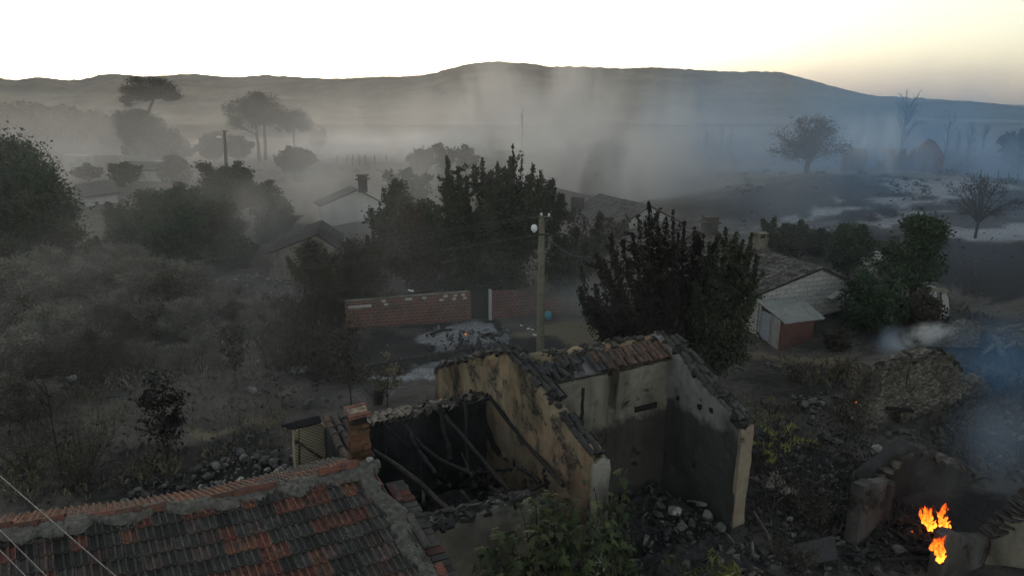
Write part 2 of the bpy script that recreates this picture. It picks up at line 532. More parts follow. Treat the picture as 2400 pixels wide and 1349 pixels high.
# ================================================================ materials of the built things
def wall_mat(name, plaster, plaster2, stone, soot_amt=.5, brick=None, expose=.5, sootcol=(.018, .017, .016), scale=1.0, warm=None, sootline=None):
    """old lime plaster, fallen away in patches to the masonry behind it, with soot stains"""
    m, t, out = nt(name); g = NG(t)
    p = g.geo()
    n1 = g.noise(p, 1.1 * scale, 6, .7, .4); n2 = g.noise(p, 4.5 * scale, 5, .7); n3 = g.noise(p, 22 * scale, 4, .7)
    pv = g.mapping(p, (1, 1, .22))
    streak = g.noise(pv, 3.0 * scale, 5, .65)
    c = g.mix(g.ramp(n2, .3, .7), plaster, plaster2)
    if warm is not None:
        c = g.mix(g.ramp(g.noise(p, .8 * scale, 4, .6), .48, .62), c, warm)
    c = g.mix(g.ramp(streak, .5, .8, 0, .55), c, (plaster[0] * .35, plaster[1] * .35, plaster[2] * .35))
    # exposed masonry
    vo = g.vor(g.mapping(p, (1, 1, 1.7)), 5.5 * scale, 'DISTANCE_TO_EDGE')
    vc = g.vor(g.mapping(p, (1, 1, 1.7)), 5.5 * scale, 'F1', 'Color')
    bw = g.n('ShaderNodeRGBToBW'); t.links.new(vc, bw.inputs[0])
    vg = g.ramp(bw.outputs[0], .2, .8, .55, 1.35)
    st = g.mix(1.0, stone, vg, 'MULTIPLY')
    st = g.mix(g.ramp(vo, .0, .07, 1, 0), st, (stone[0] * .3, stone[1] * .3, stone[2] * .3))
    mask = g.math('ADD', n1, g.math('MULTIPLY', g.math('SUBTRACT', n3, .5), .12))
    ex = g.ramp(mask, expose, expose + .04)
    c = g.mix(ex, c, st)
    so = g.ramp(g.math('ADD', g.noise(g.mapping(p, (1, 1, .6)), .7 * scale, 5, .6, .5), g.math('MULTIPLY', g.math('SUBTRACT', n2, .5), .25)), 1 - soot_amt - .12, 1 - soot_amt + .14, 0, .88)
    c = g.mix(so, c, sootcol)
    if sootline is not None:   # the burnt room below its lost ceiling; the attic part above stayed pale
        sz = g.n('ShaderNodeSeparateXYZ'); t.links.new(p, sz.inputs[0])
        lv = g.math('ADD', sz.outputs[2], g.math('ADD', g.math('MULTIPLY', g.math('SUBTRACT', n1, .5), 1.1), g.math('MULTIPLY', g.math('SUBTRACT', n2, .5), .5)))
        c = g.mix(g.ramp(lv, sootline - .10, sootline + .12, .80, 0), c, (.034, .032, .030))
    # thin cracks
    cr = g.vor(g.mapping(p, (1, 1, .45)), .75 * scale, 'DISTANCE_TO_EDGE')
    c = g.mix(g.ramp(g.math('ADD', cr, g.math('MULTIPLY', n3, .03)), .006, .014, .55, 0), c, (.015, .014, .013))
    h = g.math('ADD', g.math('MULTIPLY', n3, .3), g.math('ADD', n2, g.math('MULTIPLY', ex, g.math('SUBTRACT', g.ramp(vo, 0, .12), 1.3))))
    g.bsdf(out, c, .93, h, .8, .05, .15)
    return m

def brick_mat(name, c1, c2, mortar, w=.29, h=.19, rot=0.0, stain=.5):
    m, t, out = nt(name); g = NG(t)
    p = g.geo()
    # brick courses follow the wall: turn world x/y into the wall's own run
    mp = g.mapping(p, (1, 1, 1), (0, 0, -rot))
    sx = g.n('ShaderNodeSeparateXYZ'); t.links.new(mp, sx.inputs[0])
    cb = g.n('ShaderNodeCombineXYZ'); g.put(cb.inputs[0], sx.outputs[0]); g.put(cb.inputs[1], sx.outputs[2])
    br = g.n('ShaderNodeTexBrick')
    t.links.new(cb.outputs[0], br.inputs['Vector'])
    g.put(br.inputs['Color1'], c1); g.put(br.inputs['Color2'], c2); g.put(br.inputs['Mortar'], mortar)
    br.inputs['Scale'].default_value = 1.0
    br.inputs['Brick Width'].default_value = w; br.inputs['Row Height'].default_value = h
    br.inputs['Mortar Size'].default_value = .016; br.inputs['Mortar Smooth'].default_value = .3; br.inputs['Bias'].default_value = -.1
    n1 = g.noise(p, 1.4, 5, .65); n2 = g.noise(p, 9, 4, .7)
    c = g.mix(g.ramp(n2, .3, .7, 0, .5), br.outputs[0], (.06, .05, .045))
    c = g.mix(g.ramp(n1, 1 - stain - .1, 1 - stain + .15, 0, .8), c, (.05, .047, .043))
    g.bsdf(out, c, .9, g.math('ADD', g.math('MULTIPLY', br.outputs['Fac'], -1), g.math('MULTIPLY', n2, .4)), .6, .02, .15)
    return m

def tile_mat(name):
    """fired clay: the tile's own colour is in 'tint'; lichen specks, grime and moss over it"""
    m, t, out = nt(name); g = NG(t)
    p = g.geo(); at = g.attr('tint').outputs['Color']
    n1 = g.noise(p, 7, 5, .7); n2 = g.noise(p, 38, 4, .7); n3 = g.noise(p, 2.2, 4, .6)
    c = g.mix(g.ramp(n1, .40, .64, 0, .85), at, (.034, .033, .031))
    c = g.mix(g.ramp(n2, .50, .64, 0, .7), c, (.034, .032, .029))
    c = g.mix(g.ramp(g.noise(p, 17, 5, .75), .56, .66, 0, .55), c, (.095, .088, .078))
    c = g.mix(g.ramp(g.math('ADD', n2, g.math('MULTIPLY', n3, .45)), .86, .92, 0, .8), c, (.24, .24, .21))
    g.bsdf(out, c, .9, g.math('ADD', n1, n2), .5, .012, .2)
    return m

tile_mat('clay_tile')
wall_mat('plaster_ochre', (.215, .168, .105), (.300, .240, .155), (.150, .128, .098), .42, expose=.53, warm=(.290, .185, .118))
wall_mat('plaster_grey', (.165, .150, .120), (.245, .220, .170), (.125, .110, .090), .44, expose=.60)
wall_mat('plaster_sooty', (.185, .176, .162), (.255, .242, .222), (.10, .09, .075), .46, expose=.64)
wall_mat('plaster_room', (.165, .150, .120), (.245, .220, .170), (.125, .110, .090), .40, expose=.60, sootline=2.75)
wall_mat('plaster_gable_room', (.185, .176, .162), (.255, .242, .222), (.10, .09, .075), .40, expose=.62, sootline=3.15)
wall_mat('plaster_black', (.050, .049, .048), (.075, .073, .071), (.055, .050, .045), .55, expose=.66)
wall_mat('plaster_cream', (.22, .185, .128), (.275, .235, .165), (.16, .14, .11), .27, expose=.63, warm=(.235, .175, .135))
wall_mat('plaster_white', (.225, .205, .170), (.30, .275, .235), (.18, .16, .13), .33, expose=.60)
wall_mat('plaster_dim', (.085, .080, .072), (.125, .116, .104), (.075, .066, .055), .5, expose=.55)
wall_mat('stone_wall', (.10, .092, .080), (.14, .128, .108), (.145, .128, .105), .36, expose=.36)
wall_mat('far_plaster', (.36, .35, .32), (.44, .43, .40), (.16, .15, .13), .33, expose=.66, scale=.6)
wall_mat('far_clay_wall', (.165, .098, .064), (.220, .132, .085), (.22, .12, .07), .25, expose=.58, scale=.8)
brick_mat('brick_yard', (.215, .072, .046), (.120, .056, .043), (.24, .22, .19), .29, .19, 0.08, .46)
brick_mat('brick_shed', (.19, .062, .042), (.13, .052, .040), (.15, .13, .12), .24, .13, 0.0, .40)
brick_mat('white_block', (.50, .48, .44), (.42, .40, .37), (.25, .24, .23), .60, .26, 0.0, .20)
brick_mat('chimney_brick', (.150, .085, .050), (.095, .062, .042), (.07, .063, .055), .22, .075, .45, .45)
simple('mortar', (.060, .054, .045), (.165, .152, .128), 9, .95, .8, .04, lo=.3, hi=.7)
simple('charred_timber', (.008, .008, .008), (.030, .028, .026), 16, .8, .7, .02)
simple('grey_timber', (.07, .062, .052), (.145, .13, .108), 14, .85, .5, .02)
simple('concrete_post', (.135, .122, .085), (.19, .172, .125), 4, .9, .3, .02)
simple('dark_metal', (.02, .02, .02), (.05, .048, .045), 20, .6, .2, .01)
simple('white_plastic', (.62, .62, .60), (.72, .72, .70), 8, .5, .1, .01)
simple('ceramic', (.55, .55, .53), (.66, .66, .64), 8, .35, .1, .01)
simple('blue_plastic', (.05, .22, .26), (.07, .28, .33), 8, .5, .1, .01)
simple('zinc_sheet', (.235, .235, .212), (.310, .308, .28), 3, .7, .15, .01, metal=.0, spec=.2)
simple('door_paint', (.26, .30, .32), (.34, .38, .40), 10, .7, .3, .01)
simple('rock', (.085, .080, .074), (.175, .165, .150), 5, .92, .7, .03, tint=True)
simple('bark', (.035, .029, .023), (.075, .064, .050), 12, .95, .7, .02)
simple('bark_charred', (.014, .013, .012), (.038, .034, .030), 12, .95, .7, .02)
simple('cable', (.11, .11, .11), (.16, .16, .16), 5, .6, .1, .01)
simple('debris', (.018, .017, .016), (.055, .050, .045), 6, .95, .9, .04)

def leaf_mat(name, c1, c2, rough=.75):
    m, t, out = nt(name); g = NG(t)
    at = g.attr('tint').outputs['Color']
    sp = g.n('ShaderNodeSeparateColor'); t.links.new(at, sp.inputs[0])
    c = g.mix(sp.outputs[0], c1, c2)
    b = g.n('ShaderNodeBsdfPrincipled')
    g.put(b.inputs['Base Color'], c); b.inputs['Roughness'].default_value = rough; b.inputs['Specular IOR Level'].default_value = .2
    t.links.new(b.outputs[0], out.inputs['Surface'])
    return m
leaf_mat('leaf_dark', (.026, .032, .020), (.070, .078, .046))
leaf_mat('leaf_scorched', (.030, .027, .021), (.095, .080, .056))
leaf_mat('leaf_black', (.012, .012, .010), (.040, .036, .028))
leaf_mat('leaf_green', (.026, .044, .026), (.060, .088, .050))
leaf_mat('leaf_fig', (.022, .030, .012), (.085, .105, .035))
leaf_mat('leaf_olive', (.095, .090, .072), (.270, .248, .192))
leaf_mat('leaf_yellow', (.10, .105, .030), (.24, .24, .07))
leaf_mat('leaf_straw', (.075, .064, .042), (.20, .168, .105))
leaf_mat('needle', (.030, .032, .022), (.070, .070, .050))
# ================================================================ the tiled house at the lower left
UPZ = np.array([0, 0, 1.0])
RA = at_z(868, 1088, 5.4); RB = at_z(-150, 1284, 5.4)
rdir = (RB - RA); RLEN = np.linalg.norm(rdir); rdir = rdir / RLEN
sd_h = np.array([.559, -.829, 0]); sd_h /= np.linalg.norm(sd_h)
PF, PB = R(19), R(23)
sF = sd_h * math.cos(PF) - UPZ * math.sin(PF)
sB = -sd_h * math.cos(PB) - UPZ * math.sin(PB)
house = empty('tiled_house', (RA[0] - 3, RA[1] - 3, 0), 'low house with mottled red and blackened tile roof beside the burned shell', 'house')

def sag(t):   # ridge line sags a little along its run
    return -.13 * math.sin(math.pi * min(t / 5.0, 1.2)) if t < 6 else .05

def tile_field(mb, s_dir, n_rows, n_cols, w, ex, colour, u0=0.0, thick=.022):
    nrm0 = np.cross(rdir, s_dir); nrm0 /= np.linalg.norm(nrm0)
    if nrm0[2] < 0: nrm0 = -nrm0
    prof = [(0, .046), (.022, .046), (.034, .004), (.086, .002), (.098, .040), (.132, .040), (.144, .002), (.206, .002), (.216, .036), (.245, .036)]
    for r in range(n_rows):
        for c_ in range(n_cols):
            L = ex * 1.13
            jx, jy, jz = rng.normal(0, .004), rng.normal(0, .010), rng.normal(0, .004)
            rot = rng.normal(0, .012)
            base = RA + rdir * (u0 + c_ * w + jx) + s_dir * (r * ex + jy) + UPZ * sag(u0 + c_ * w)
            colr = colour(r, c_)
            V = []; k = len(prof)
            for (e, lift) in ((0, .0), (1, .042)):
                for (x, h) in prof:
                    V.append(base + rdir * (x / .245 * w + rot * e * L) + s_dir * (e * L) + nrm0 * (h + lift + jz))
            for (x, h) in prof:
                V.append(base + rdir * (x / .245 * w + rot * L) + s_dir * (L - .004) + nrm0 * (h * .2 + .004))
            F = [(i, i + 1, k + i + 1, k + i) for i in range(k - 1)] + [(k + i, k + i + 1, 2 * k + i + 1, 2 * k + i) for i in range(k - 1)]
            mb.add(V, F, colr)

RED = np.array([.200, .072, .048]); DARK = np.array([.064, .055, .047]); ORG = np.array([.235, .105, .062])
tile_rng = np.random.default_rng(23)
_redmap = {}
def front_col(r, c_):
    k = (r, c_)
    if k not in _redmap:
        p = .08 + .30 * (vnoise(np.array([c_ * .45 + 3]), np.array([r * .9]), 44)[0] > .58)
        if (r, c_ - 1) in _redmap and _redmap[(r, c_ - 1)]: p += .30
        _redmap[k] = bool(tile_rng.random() < p)
    if _redmap[k]:
        return (RED if tile_rng.random() < .75 else ORG * .8) * tile_rng.uniform(.75, 1.3)
    return DARK * tile_rng.uniform(.55, 1.7) + (RED * .22 if tile_rng.random() < .3 else 0)
def back_col(r, c_):
    q = vnoise(np.array([c_ * .35]), np.array([r * .8 + 7]), 91)[0]
    return (ORG if q > .42 else DARK * 1.9) * tile_rng.uniform(.7, 1.2)

roof = MB(); tile_field(roof, sF, 19, 30, .235, .295, front_col)
roof_o = roof.build('roof', MAT['clay_tile'], house)
roof_o['label'] = 'front roof slope of red and soot black tiles'
rb = MB(); tile_field(rb, sB, 8, 30, .235, .295, back_col)
rb_o = rb.build('roof', MAT['clay_tile'], house)
rb_o['label'] = 'rear roof slope of orange tiles'

# mortar bed along the ridge and down the verge: lumpy, ragged edges
def lumpy_strip(p0, along, across, up, L, w0, w1, h, n, mat, parent, name, seed, sagf=None, m_=9):
    V = []
    for i in range(n + 1):
        a = i / n
        for j in range(m_):
            q = j / (m_ - 1) * 2 - 1
            rag = 1 + (fbm(a * L * 2.6 + 5, (q > 0) * 9.0 + seed, seed, 4) - .5) * 2.6
            wv = (w0 if q < 0 else w1) * rag
            hh = h * (1 - abs(q) ** 2.4) * (.75 + .6 * fbm(a * L * 4, q * 3 + seed, seed + 3, 4)) + .030 * (vnoise(a * L * 14, q * 7, seed) - .3) + .02 * (vnoise(a * L * 30, q * 15, seed + 1) - .5)
            if abs(q) > .98: hh = -.05
            P = p0 + along * (a * L) + across * (q * wv) + up * hh
            if sagf: P = P + UPZ * sagf(a * L)
            V.append(P + rng.normal(0, .006, 3))
    idx = np.arange((n + 1) * m_).reshape(n + 1, m_)
    F = np.stack([idx[:-1, :-1].ravel(), idx[1:, :-1].ravel(), idx[1:, 1:].ravel(), idx[:-1, 1:].ravel()], 1)
    return mesh_np(name, np.array(V), F, mat, parent, False)
nF = np.cross(sF, rdir); nF = nF / np.linalg.norm(nF)
if nF[2] < 0: nF = -nF
rm = lumpy_strip(RA - rdir * .15 + UPZ * .02, rdir, sd_h, UPZ, RLEN, .17, .22, .045, 260, MAT['mortar'], house, 'ridge_mortar', 4, sag)
vm = lumpy_strip(RA + rdir * .16 + UPZ * .04, sF, -rdir, nF, 5.4, .15, .21, .045, 200, MAT['mortar'], house, 'verge_mortar', 9)
# ridge tiles half bedded in the mortar, some of them gone
def half_round(mb, p, a, up, L, r0, r1, c, n=6, th=.016):
    a = a / np.linalg.norm(a); x = np.cross(a, up); x /= np.linalg.norm(x); u = np.cross(x, a)
    V = []
    for e, r in ((0, r0), (1, r1)):
        for q in (r, r - th):
            for i in range(n + 1):
                an = math.pi * i / n
                V.append(p + a * (L * e) + x * (math.cos(an) * q) + u * (math.sin(an) * q))
    k = n + 1; F = []
    for i in range(n):
        F += [(i, i + 1, 2 * k + i + 1, 2 * k + i), (k + i + 1, k + i, 3 * k + i, 3 * k + i + 1), (i, k + i, k + i + 1, i + 1), (2 * k + i, 2 * k + i + 1, 3 * k + i + 1, 3 * k + i)]
    F += [(0, 2 * k, 3 * k, k), (n, k + n, 3 * k + n, 2 * k + n)]
    mb.add(V, F, c)
pos = .22
gone = {2, 3, 7, 8, 12}
for i in range(17):
    if i not in gone:
        b = MB()
        half_round(b, RA + rdir * pos + sd_h * (-.03 + rng.normal(0, .02)) + UPZ * (sag(pos) + .035 + rng.normal(0, .012)), rdir + UPZ * rng.normal(0, .03) + sd_h * rng.normal(0, .03), UPZ, .37, .105, .095,
                   (RED * 1.0 if rng.random() < .6 else ORG * .6) * rng.uniform(.6, 1.1), n=4)
        b.build('ridge_tile', MAT['clay_tile'], house)
    pos += .365
# verge: bedded half-round tiles and the stepped edge of flat tile ends outside them
for i in range(14):
    if rng.random() < .75:
        b = MB()
        half_round(b, RA + sF * (.25 + i * .37) - rdir * .16 + nF * (-.015 + rng.normal(0, .012)), sF + nF * rng.normal(0, .03), nF, .36, .085, .075, (RED if rng.random() < .5 else DARK * 2) * rng.uniform(.6, 1.1), n=5)
        b.build('verge_tile', MAT['clay_tile'], house)
b = MB()
for i in range(36):
    o = RA + sF * (.5 + i * .135) - rdir * (.27 + rng.uniform(0, .05)) - nF * (.09 + rng.uniform(0, .04))
    b.box(o, (.26 + rng.uniform(-.04, .08), .115, .05), np.array([rdir, sF, nF]), (RED * .55 if rng.random() < .15 else DARK * 1.2) * rng.uniform(.6, 1.3), .006)
b.build('verge_edge', MAT['clay_tile'], house)
# walls under the roof
def vwall(mb, a, b_, z0, z1a, z1b, th, inward):
    a = np.array([a[0], a[1], 0]); b_ = np.array([b_[0], b_[1], 0])
    mb.prism([a + UPZ * z0, b_ + UPZ * z0, b_ + UPZ * z1b, a + UPZ * z1a], np.array([inward[0], inward[1], 0]) * th)
W = MB()
r0 = RA + rdir * .1; r1 = RB
e0 = r0 + sF * 5.2; b0 = r0 + sB * 2.2
b1 = r1 + sB * 2.2
W.prism([np.array([r0[0], r0[1], 5.25]), np.array([e0[0], e0[1], e0[2] - .1]), np.array([e0[0], e0[1], -.3]), np.array([b0[0], b0[1], -.3]), np.array([b0[0], b0[1], b0[2] - .08])], rdir * .45)
W.prism([np.array([b0[0], b0[1], -.3]), np.array([b0[0], b0[1], b0[2] - .10]), np.array([b1[0], b1[1], b1[2] - .10]), np.array([b1[0], b1[1], -.3])], -np.array([sB[0], sB[1], 0]) * .45)
W.build('wall', MAT['plaster_sooty'], house)
# ================================================================ the burned-out house in the middle
RO = np.array([2.08, 14.84, 0.0])
D1 = np.array([.891, .454, 0.0]); D2 = np.array([-.454, .891, 0.0])
def rp(t_, s_, z): return RO + D1 * t_ + D2 * s_ + UPZ * z
def on_s(u, v, s_):
    P = at_plane(u, v, RO + D2 * s_, D1[:2]) - RO
    return float(P @ D1), float(P[2])
def on_t(u, v, t_):
    P = at_plane(u, v, RO + D1 * t_, D2[:2]) - RO
    return float(P @ D2), float(P[2])
def P_s(u, v, s_): return at_plane(u, v, RO + D2 * s_, D1[:2])

ruin = empty('burned_house', rp(1, 2, 0), 'roofless burned house with ochre plaster walls and charred rafters', 'house')

def ragged(pts, step=.22, amp=.045, zmin=1.0, seed=0):
    r_ = random.Random(seed); out = []
    n = len(pts)
    for i in range(n):
        a = np.array(pts[i], float); b = np.array(pts[(i + 1) % n], float)
        out.append(tuple(a))
        L = np.linalg.norm(b - a)
        if L > step * 1.5 and (a[1] > zmin and b[1] > zmin):
            k = int(L / step)
            for j in range(1, k):
                q = a + (b - a) * j / k
                out.append((q[0] + r_.uniform(-amp, amp) * .6, q[1] + r_.uniform(-amp, amp) * 1.3))
    return out

def fix_orient(P):
    return P
def rwall(name, axis, val, outline, th, mat, parent, rag=True, seed=0, amp=.045, zmin=1.0):
    pts = ragged(outline, .22, amp, zmin, seed) if rag else outline
    b = MB()
    if axis == 's':
        b.prism([rp(x, val, z) for x, z in pts], D2 * th)
    else:
        b.prism([rp(val, x, z) for x, z in pts], D1 * th)
    o = b.build(name, MAT[mat], parent)
    return o

def rough_wall(name, place, prof, z0, th, mat, parent, seed=0, dx=.085, rag=.10, bulge=.07, zr=.11):
    """a rubble core wall: both faces uneven, the top broken, the ends chipped"""
    prof = sorted(prof); px = np.array([q[0] for q in prof]); pz = np.array([q[1] for q in prof])
    n_ = max(4, int((px[-1] - px[0]) / dx)); xs = np.linspace(px[0], px[-1], n_ + 1)
    zt = np.interp(xs, px, pz) + (fbm(xs * 2.6, xs * 0 + seed, seed, 3) - .55) * rag * 2 + (np.floor(vnoise(xs * 4.2, xs * 0 + 3, seed + 1) * 3) / 3 - .35) * rag * .9
    rows = max(6, int((zt.max() - z0) / zr))
    V = []
    for side in (0, 1):
        for k in range(rows + 1):
            z = z0 + (zt - z0) * k / rows
            off = (fbm(xs * 1.1 + side * 9, z * 1.1, seed, 3) - .5) * bulge + (fbm(xs * 5 + side * 9, z * 5, seed + 2, 3) - .5) * bulge * .8
            if k == rows: off = off + (.03 if side == 0 else -.03)
            e0 = (fbm(z * 2.4, z * 0 + side, seed + 5, 3) - .5) * .10; e1 = (fbm(z * 2.4, z * 0 + side + 4, seed + 6, 3) - .5) * .10
            x = xs.copy(); x[0] += e0[0]; x[-1] += e1[-1]
            for i in range(n_ + 1):
                V.append(place(x[i], side * th + off[i], z[i]))
    w = n_ + 1; N1 = (rows + 1) * w; F = []
    for k in range(rows):
        for i in range(n_):
            a = k * w + i
            F.append((a, a + 1, a + w + 1, a + w)); F.append((N1 + a, N1 + a + w, N1 + a + w + 1, N1 + a + 1))
    t_ = rows * w
    for i in range(n_): F.append((t_ + i, t_ + i + 1, N1 + t_ + i + 1, N1 + t_ + i))
    for k in range(rows):
        a = k * w; F.append((a, a + w, N1 + a + w, N1 + a)); a = k * w + n_; F.append((a, N1 + a, N1 + a + w, a + w))
    return mesh_np(name, np.array(V), np.array(F), MAT[mat], parent)
def gwall(name, axis, val, prof, z0, th, mat, parent, **kw):
    return rough_wall(name, (lambda x, o, z: rp(x, val + o, z)) if axis == 's' else (lambda x, o, z: rp(val + o, x, z)), prof, z0, th, mat, parent, **kw)
def coping(axis, val, prof, th, n, seed, cols, parent, smin=.08, smax=.34, up=.03):
    rg = np.random.default_rng(seed); b = MB(); prof = sorted(prof)
    px = [q[0] for q in prof]; pz = [q[1] for q in prof]
    for i in range(n):
        x = rg.uniform(px[0], px[-1]); z = float(np.interp(x, px, pz)) + rg.uniform(-.06, up + .03); o = val + rg.uniform(.0, th)
        ax = np.linalg.qr(rg.normal(size=(3, 3)) * .35 + np.array([D1, D2, UPZ]).T)[0].T
        s_ = rg.uniform(smin, smax)
        b.box(rp(x, o, z) if axis == 's' else rp(o, x, z), (s_, s_ * rg.uniform(.5, .9), s_ * rg.uniform(.25, .6)), ax, np.array(cols[int(rg.integers(0, len(cols)))]) * rg.uniform(.6, 1.3), s_ * .06)
    return tag(b.build('rubble_coping', MAT['clay_tile'], parent), kind='stuff')
SOOTY = [(.035, .032, .030), (.06, .055, .05), (.02, .02, .02), (.11, .10, .085)]
# cross wall with its gable: pixel outline of the left face, thickness to the right
TC = -.2
cw = [on_t(u, v, TC) for (u, v) in [(1018, 872), (1040, 853), (1085, 842), (1130, 832), (1180, 822), (1215, 852), (1250, 896), (1290, 948), (1318, 985), (1345, 1020), (1375, 1052), (1392, 1082)]]
cwo = [(cw[0][0], -.2)] + cw + [(cw[-1][0], -.2)]
gwall('gable_wall', 't', TC, cw, -.2, .40, 'plaster_ochre', ruin, seed=3, rag=.07)
coping('t', TC, cw[:5], .40, 60, 31, SOOTY, ruin)
coping('t', TC, cw[6:], .40, 40, 32, SOOTY, ruin, .06, .2)
# white rendered end of the cross wall
s_end = cw[-1][0]
zt = cw[-1][1]
gwall('wall_end', 's', s_end - .05, [(TC - .04, zt - .10), (TC + .2, zt + .03), (TC + .44, zt - .05)], .1, .10, 'plaster_white', ruin, seed=41, dx=.05, rag=.05, bulge=.05)

# spine wall of the right room, with its burnt-out slot, and the thinner wall above its tiled ledge
SS = 3.1
sp = [on_s(u, v, SS) for (u, v) in [(1290, 905), (1340, 893), (1424, 878), (1428, 886), (1424, 905), (1421, 925), (1422, 946), (1446, 946), (1449, 905), (1443, 888), (1440, 874), (1510, 858), (1585, 842)]]
spo = [(.1, -.2), (.1, sp[0][1])] + sp + [(4.9, sp[-1][1]), (4.9, -.2)]
gwall('partition_wall', 's', SS, [(.1, sp[0][1])] + sp[:3] + [(sp[3][0] - .03, sp[2][1]), (sp[3][0], 3.2), (sp[8][0] - .04, 3.2), (sp[8][0] - .01, sp[10][1])] + sp[11:] + [(4.75, sp[-1][1])], -.2, .40, 'plaster_room', ruin, seed=5, dx=.06, rag=.03)
b = MB()
for (t0, t1, z0, z1) in [(2.2, 3.7, .0, 1.0)]:
    pass
lint = [P_s(1488, 950, SS), P_s(1536, 955, SS)]
b.box((lint[0] + lint[1]) / 2 - D2 * .01, (np.linalg.norm(lint[1] - lint[0]), .10, .17), np.array([D1, D2, UPZ]))
b.build('lintel', MAT['charred_timber'], ruin)
SU = 3.9
up = [on_s(u, v, SU) for (u, v) in [(1225, 838), (1262, 832), (1320, 829), (1380, 818), (1440, 806), (1500, 797), (1560, 790)]]
upo = [(-.1, 3.9)] + [(max(x, -.1), z) for x, z in up] + [(5.0, 3.9)]
upp = [(max(x, -.1) + .001 * i_, z) for i_, (x, z) in enumerate(up)] + [(4.75, up[-1][1])]
upp = [q for q in upp if q[0] <= 4.75]
gwall('upper_wall', 's', SU, upp, 3.9, .28, 'plaster_ochre', ruin, seed=8, rag=.09)
coping('s', SU, upp, .28, 70, 33, SOOTY + [(.16, .13, .09)], ruin, .06, .26)

# right gable wall and its cream rendered front end
TR = 4.68
rg = [on_t(u, v, TR) for (u, v) in [(1735, 1000), (1700, 950), (1660, 905), (1620, 862), (1578, 815), (1560, 800)]]
rgo = [(0.0, -.3)] + rg + [(4.1, rg[-1][1]), (4.1, -.3)]
rgp = rg + [(4.1, rg[-1][1])]
gwall('end_wall', 't', TR, rgp, -.3, .40, 'plaster_gable_room', ruin, seed=12, rag=.07)
coping('t', TR, rgp, .42, 90, 34, SOOTY + [(.14, .13, .115)], ruin, .07, .28)
for (u, v) in [(1590, 932), (1640, 952), (1668, 960), (1718, 983)]:  # solid dark blocks standing in for the shade inside empty joist holes
    b = MB(); P = at_plane(u, v, RO + D1 * TR, D2[:2])
    b.box(P + D1 * .06, (.22, .11, .13), np.array([D1, D2, UPZ]), jit=.01); b.build('joist_hole_shade', MAT['charred_timber'], ruin)
z1 = on_s(1765, 992, 0)[1]
gwall('wall_end', 's', -.05, [(TR - .03, z1 - .12), (TR + .2, z1 - .05), (TR + .42, z1 - .02)], .45, .10, 'plaster_cream', ruin, seed=44, dx=.05, rag=.05, bulge=.06)

# left room: back wall, party wall with chimney side, front wall
bw = [(-5.0, 3.0), (-3.8, 2.82), (-2.9, 2.95), (-1.64, 3.05), (-.9, 3.1), (-.2, 2.95)]
gwall('back_wall', 's', 6.0, bw, -.2, .42, 'plaster_black', ruin, seed=15)
fw = [on_s(u, v, 0) for (u, v) in [(992, 1246), (1040, 1232), (1090, 1216), (1150, 1196), (1190, 1182), (1236, 1176)]]
fwp = [(fw[0][0] - .3, fw[0][1])] + fw + [(-1.2, 2.7), (-.7, 2.0), (-.2, 1.6)]
gwall('front_wall', 's', 0, fwp, -.2, .42, 'plaster_grey', ruin, seed=18, rag=.12)
coping('s', 0, fwp, .42, 130, 35, SOOTY, ruin, .07, .34)
gwall('party_wall', 't', -5.45, [(0.2, 3.2), (1.6, 3.75), (4.9, 3.6), (6.4, 3.1)], -.2, .40, 'plaster_black', ruin, seed=21)
# pale cracked wall with tooled plaster left of the party wall
m, t, out = nt('plaster_tooled'); g = NG(t)
p = g.geo()
wv = g.n('ShaderNodeTexWave', wave_type='BANDS', bands_direction='DIAGONAL')
t.links.new(g.mapping(p, (1, 1, 1), (0, R(20), R(30))), wv.inputs['Vector']); wv.inputs['Scale'].default_value = 5.0; wv.inputs['Distortion'].default_value = 3.0; wv.inputs['Detail'].default_value = 3
n1 = g.noise(p, 3, 5); n2 = g.noise(p, 20, 4)
c = g.mix(g.ramp(n1, .35, .65), (.36, .29, .19), (.42, .35, .245))
c = g.mix(g.ramp(wv.outputs['Fac'], .1, .35, .8, 0), c, (.11, .085, .058))
cr = g.vor(g.mapping(p, (1, 1, .3)), 1.1, 'DISTANCE_TO_EDGE')
c = g.mix(g.ramp(g.math('ADD', cr, g.math('MULTIPLY', n2, .05)), .03, .05, .9, 0), c, (.02, .02, .018))
g.bsdf(out, c, .95, g.math('ADD', wv.outputs['Fac'], n2), .7, .02, .1)
SA = 5.2
ow = [on_s(u, v, SA) for (u, v) in [(694, 1120), (690, 1012), (715, 1000), (748, 988), (762, 1000), (800, 1078), (806, 1125)]]
annex = rwall('annex_wall', 's', SA, ow, .35, 'plaster_tooled', ruin, seed=24, amp=.02, zmin=2)
b = MB()
pa, pb = P_s(662, 1004, SA - .1), P_s(752, 986, SA - .1)
for i in range(5):
    o = D2 * (.06 * i - .05) + UPZ * rng.uniform(-.03, .05)
    b.tube([pa + o + D1 * rng.uniform(-.05, .25), (pa + pb) / 2 + o + UPZ * rng.uniform(.0, .05), pb + o + UPZ * .04], [.035, .05, .045], 5, wob=.15)
b.build('eave_timber', MAT['charred_timber'], ruin)

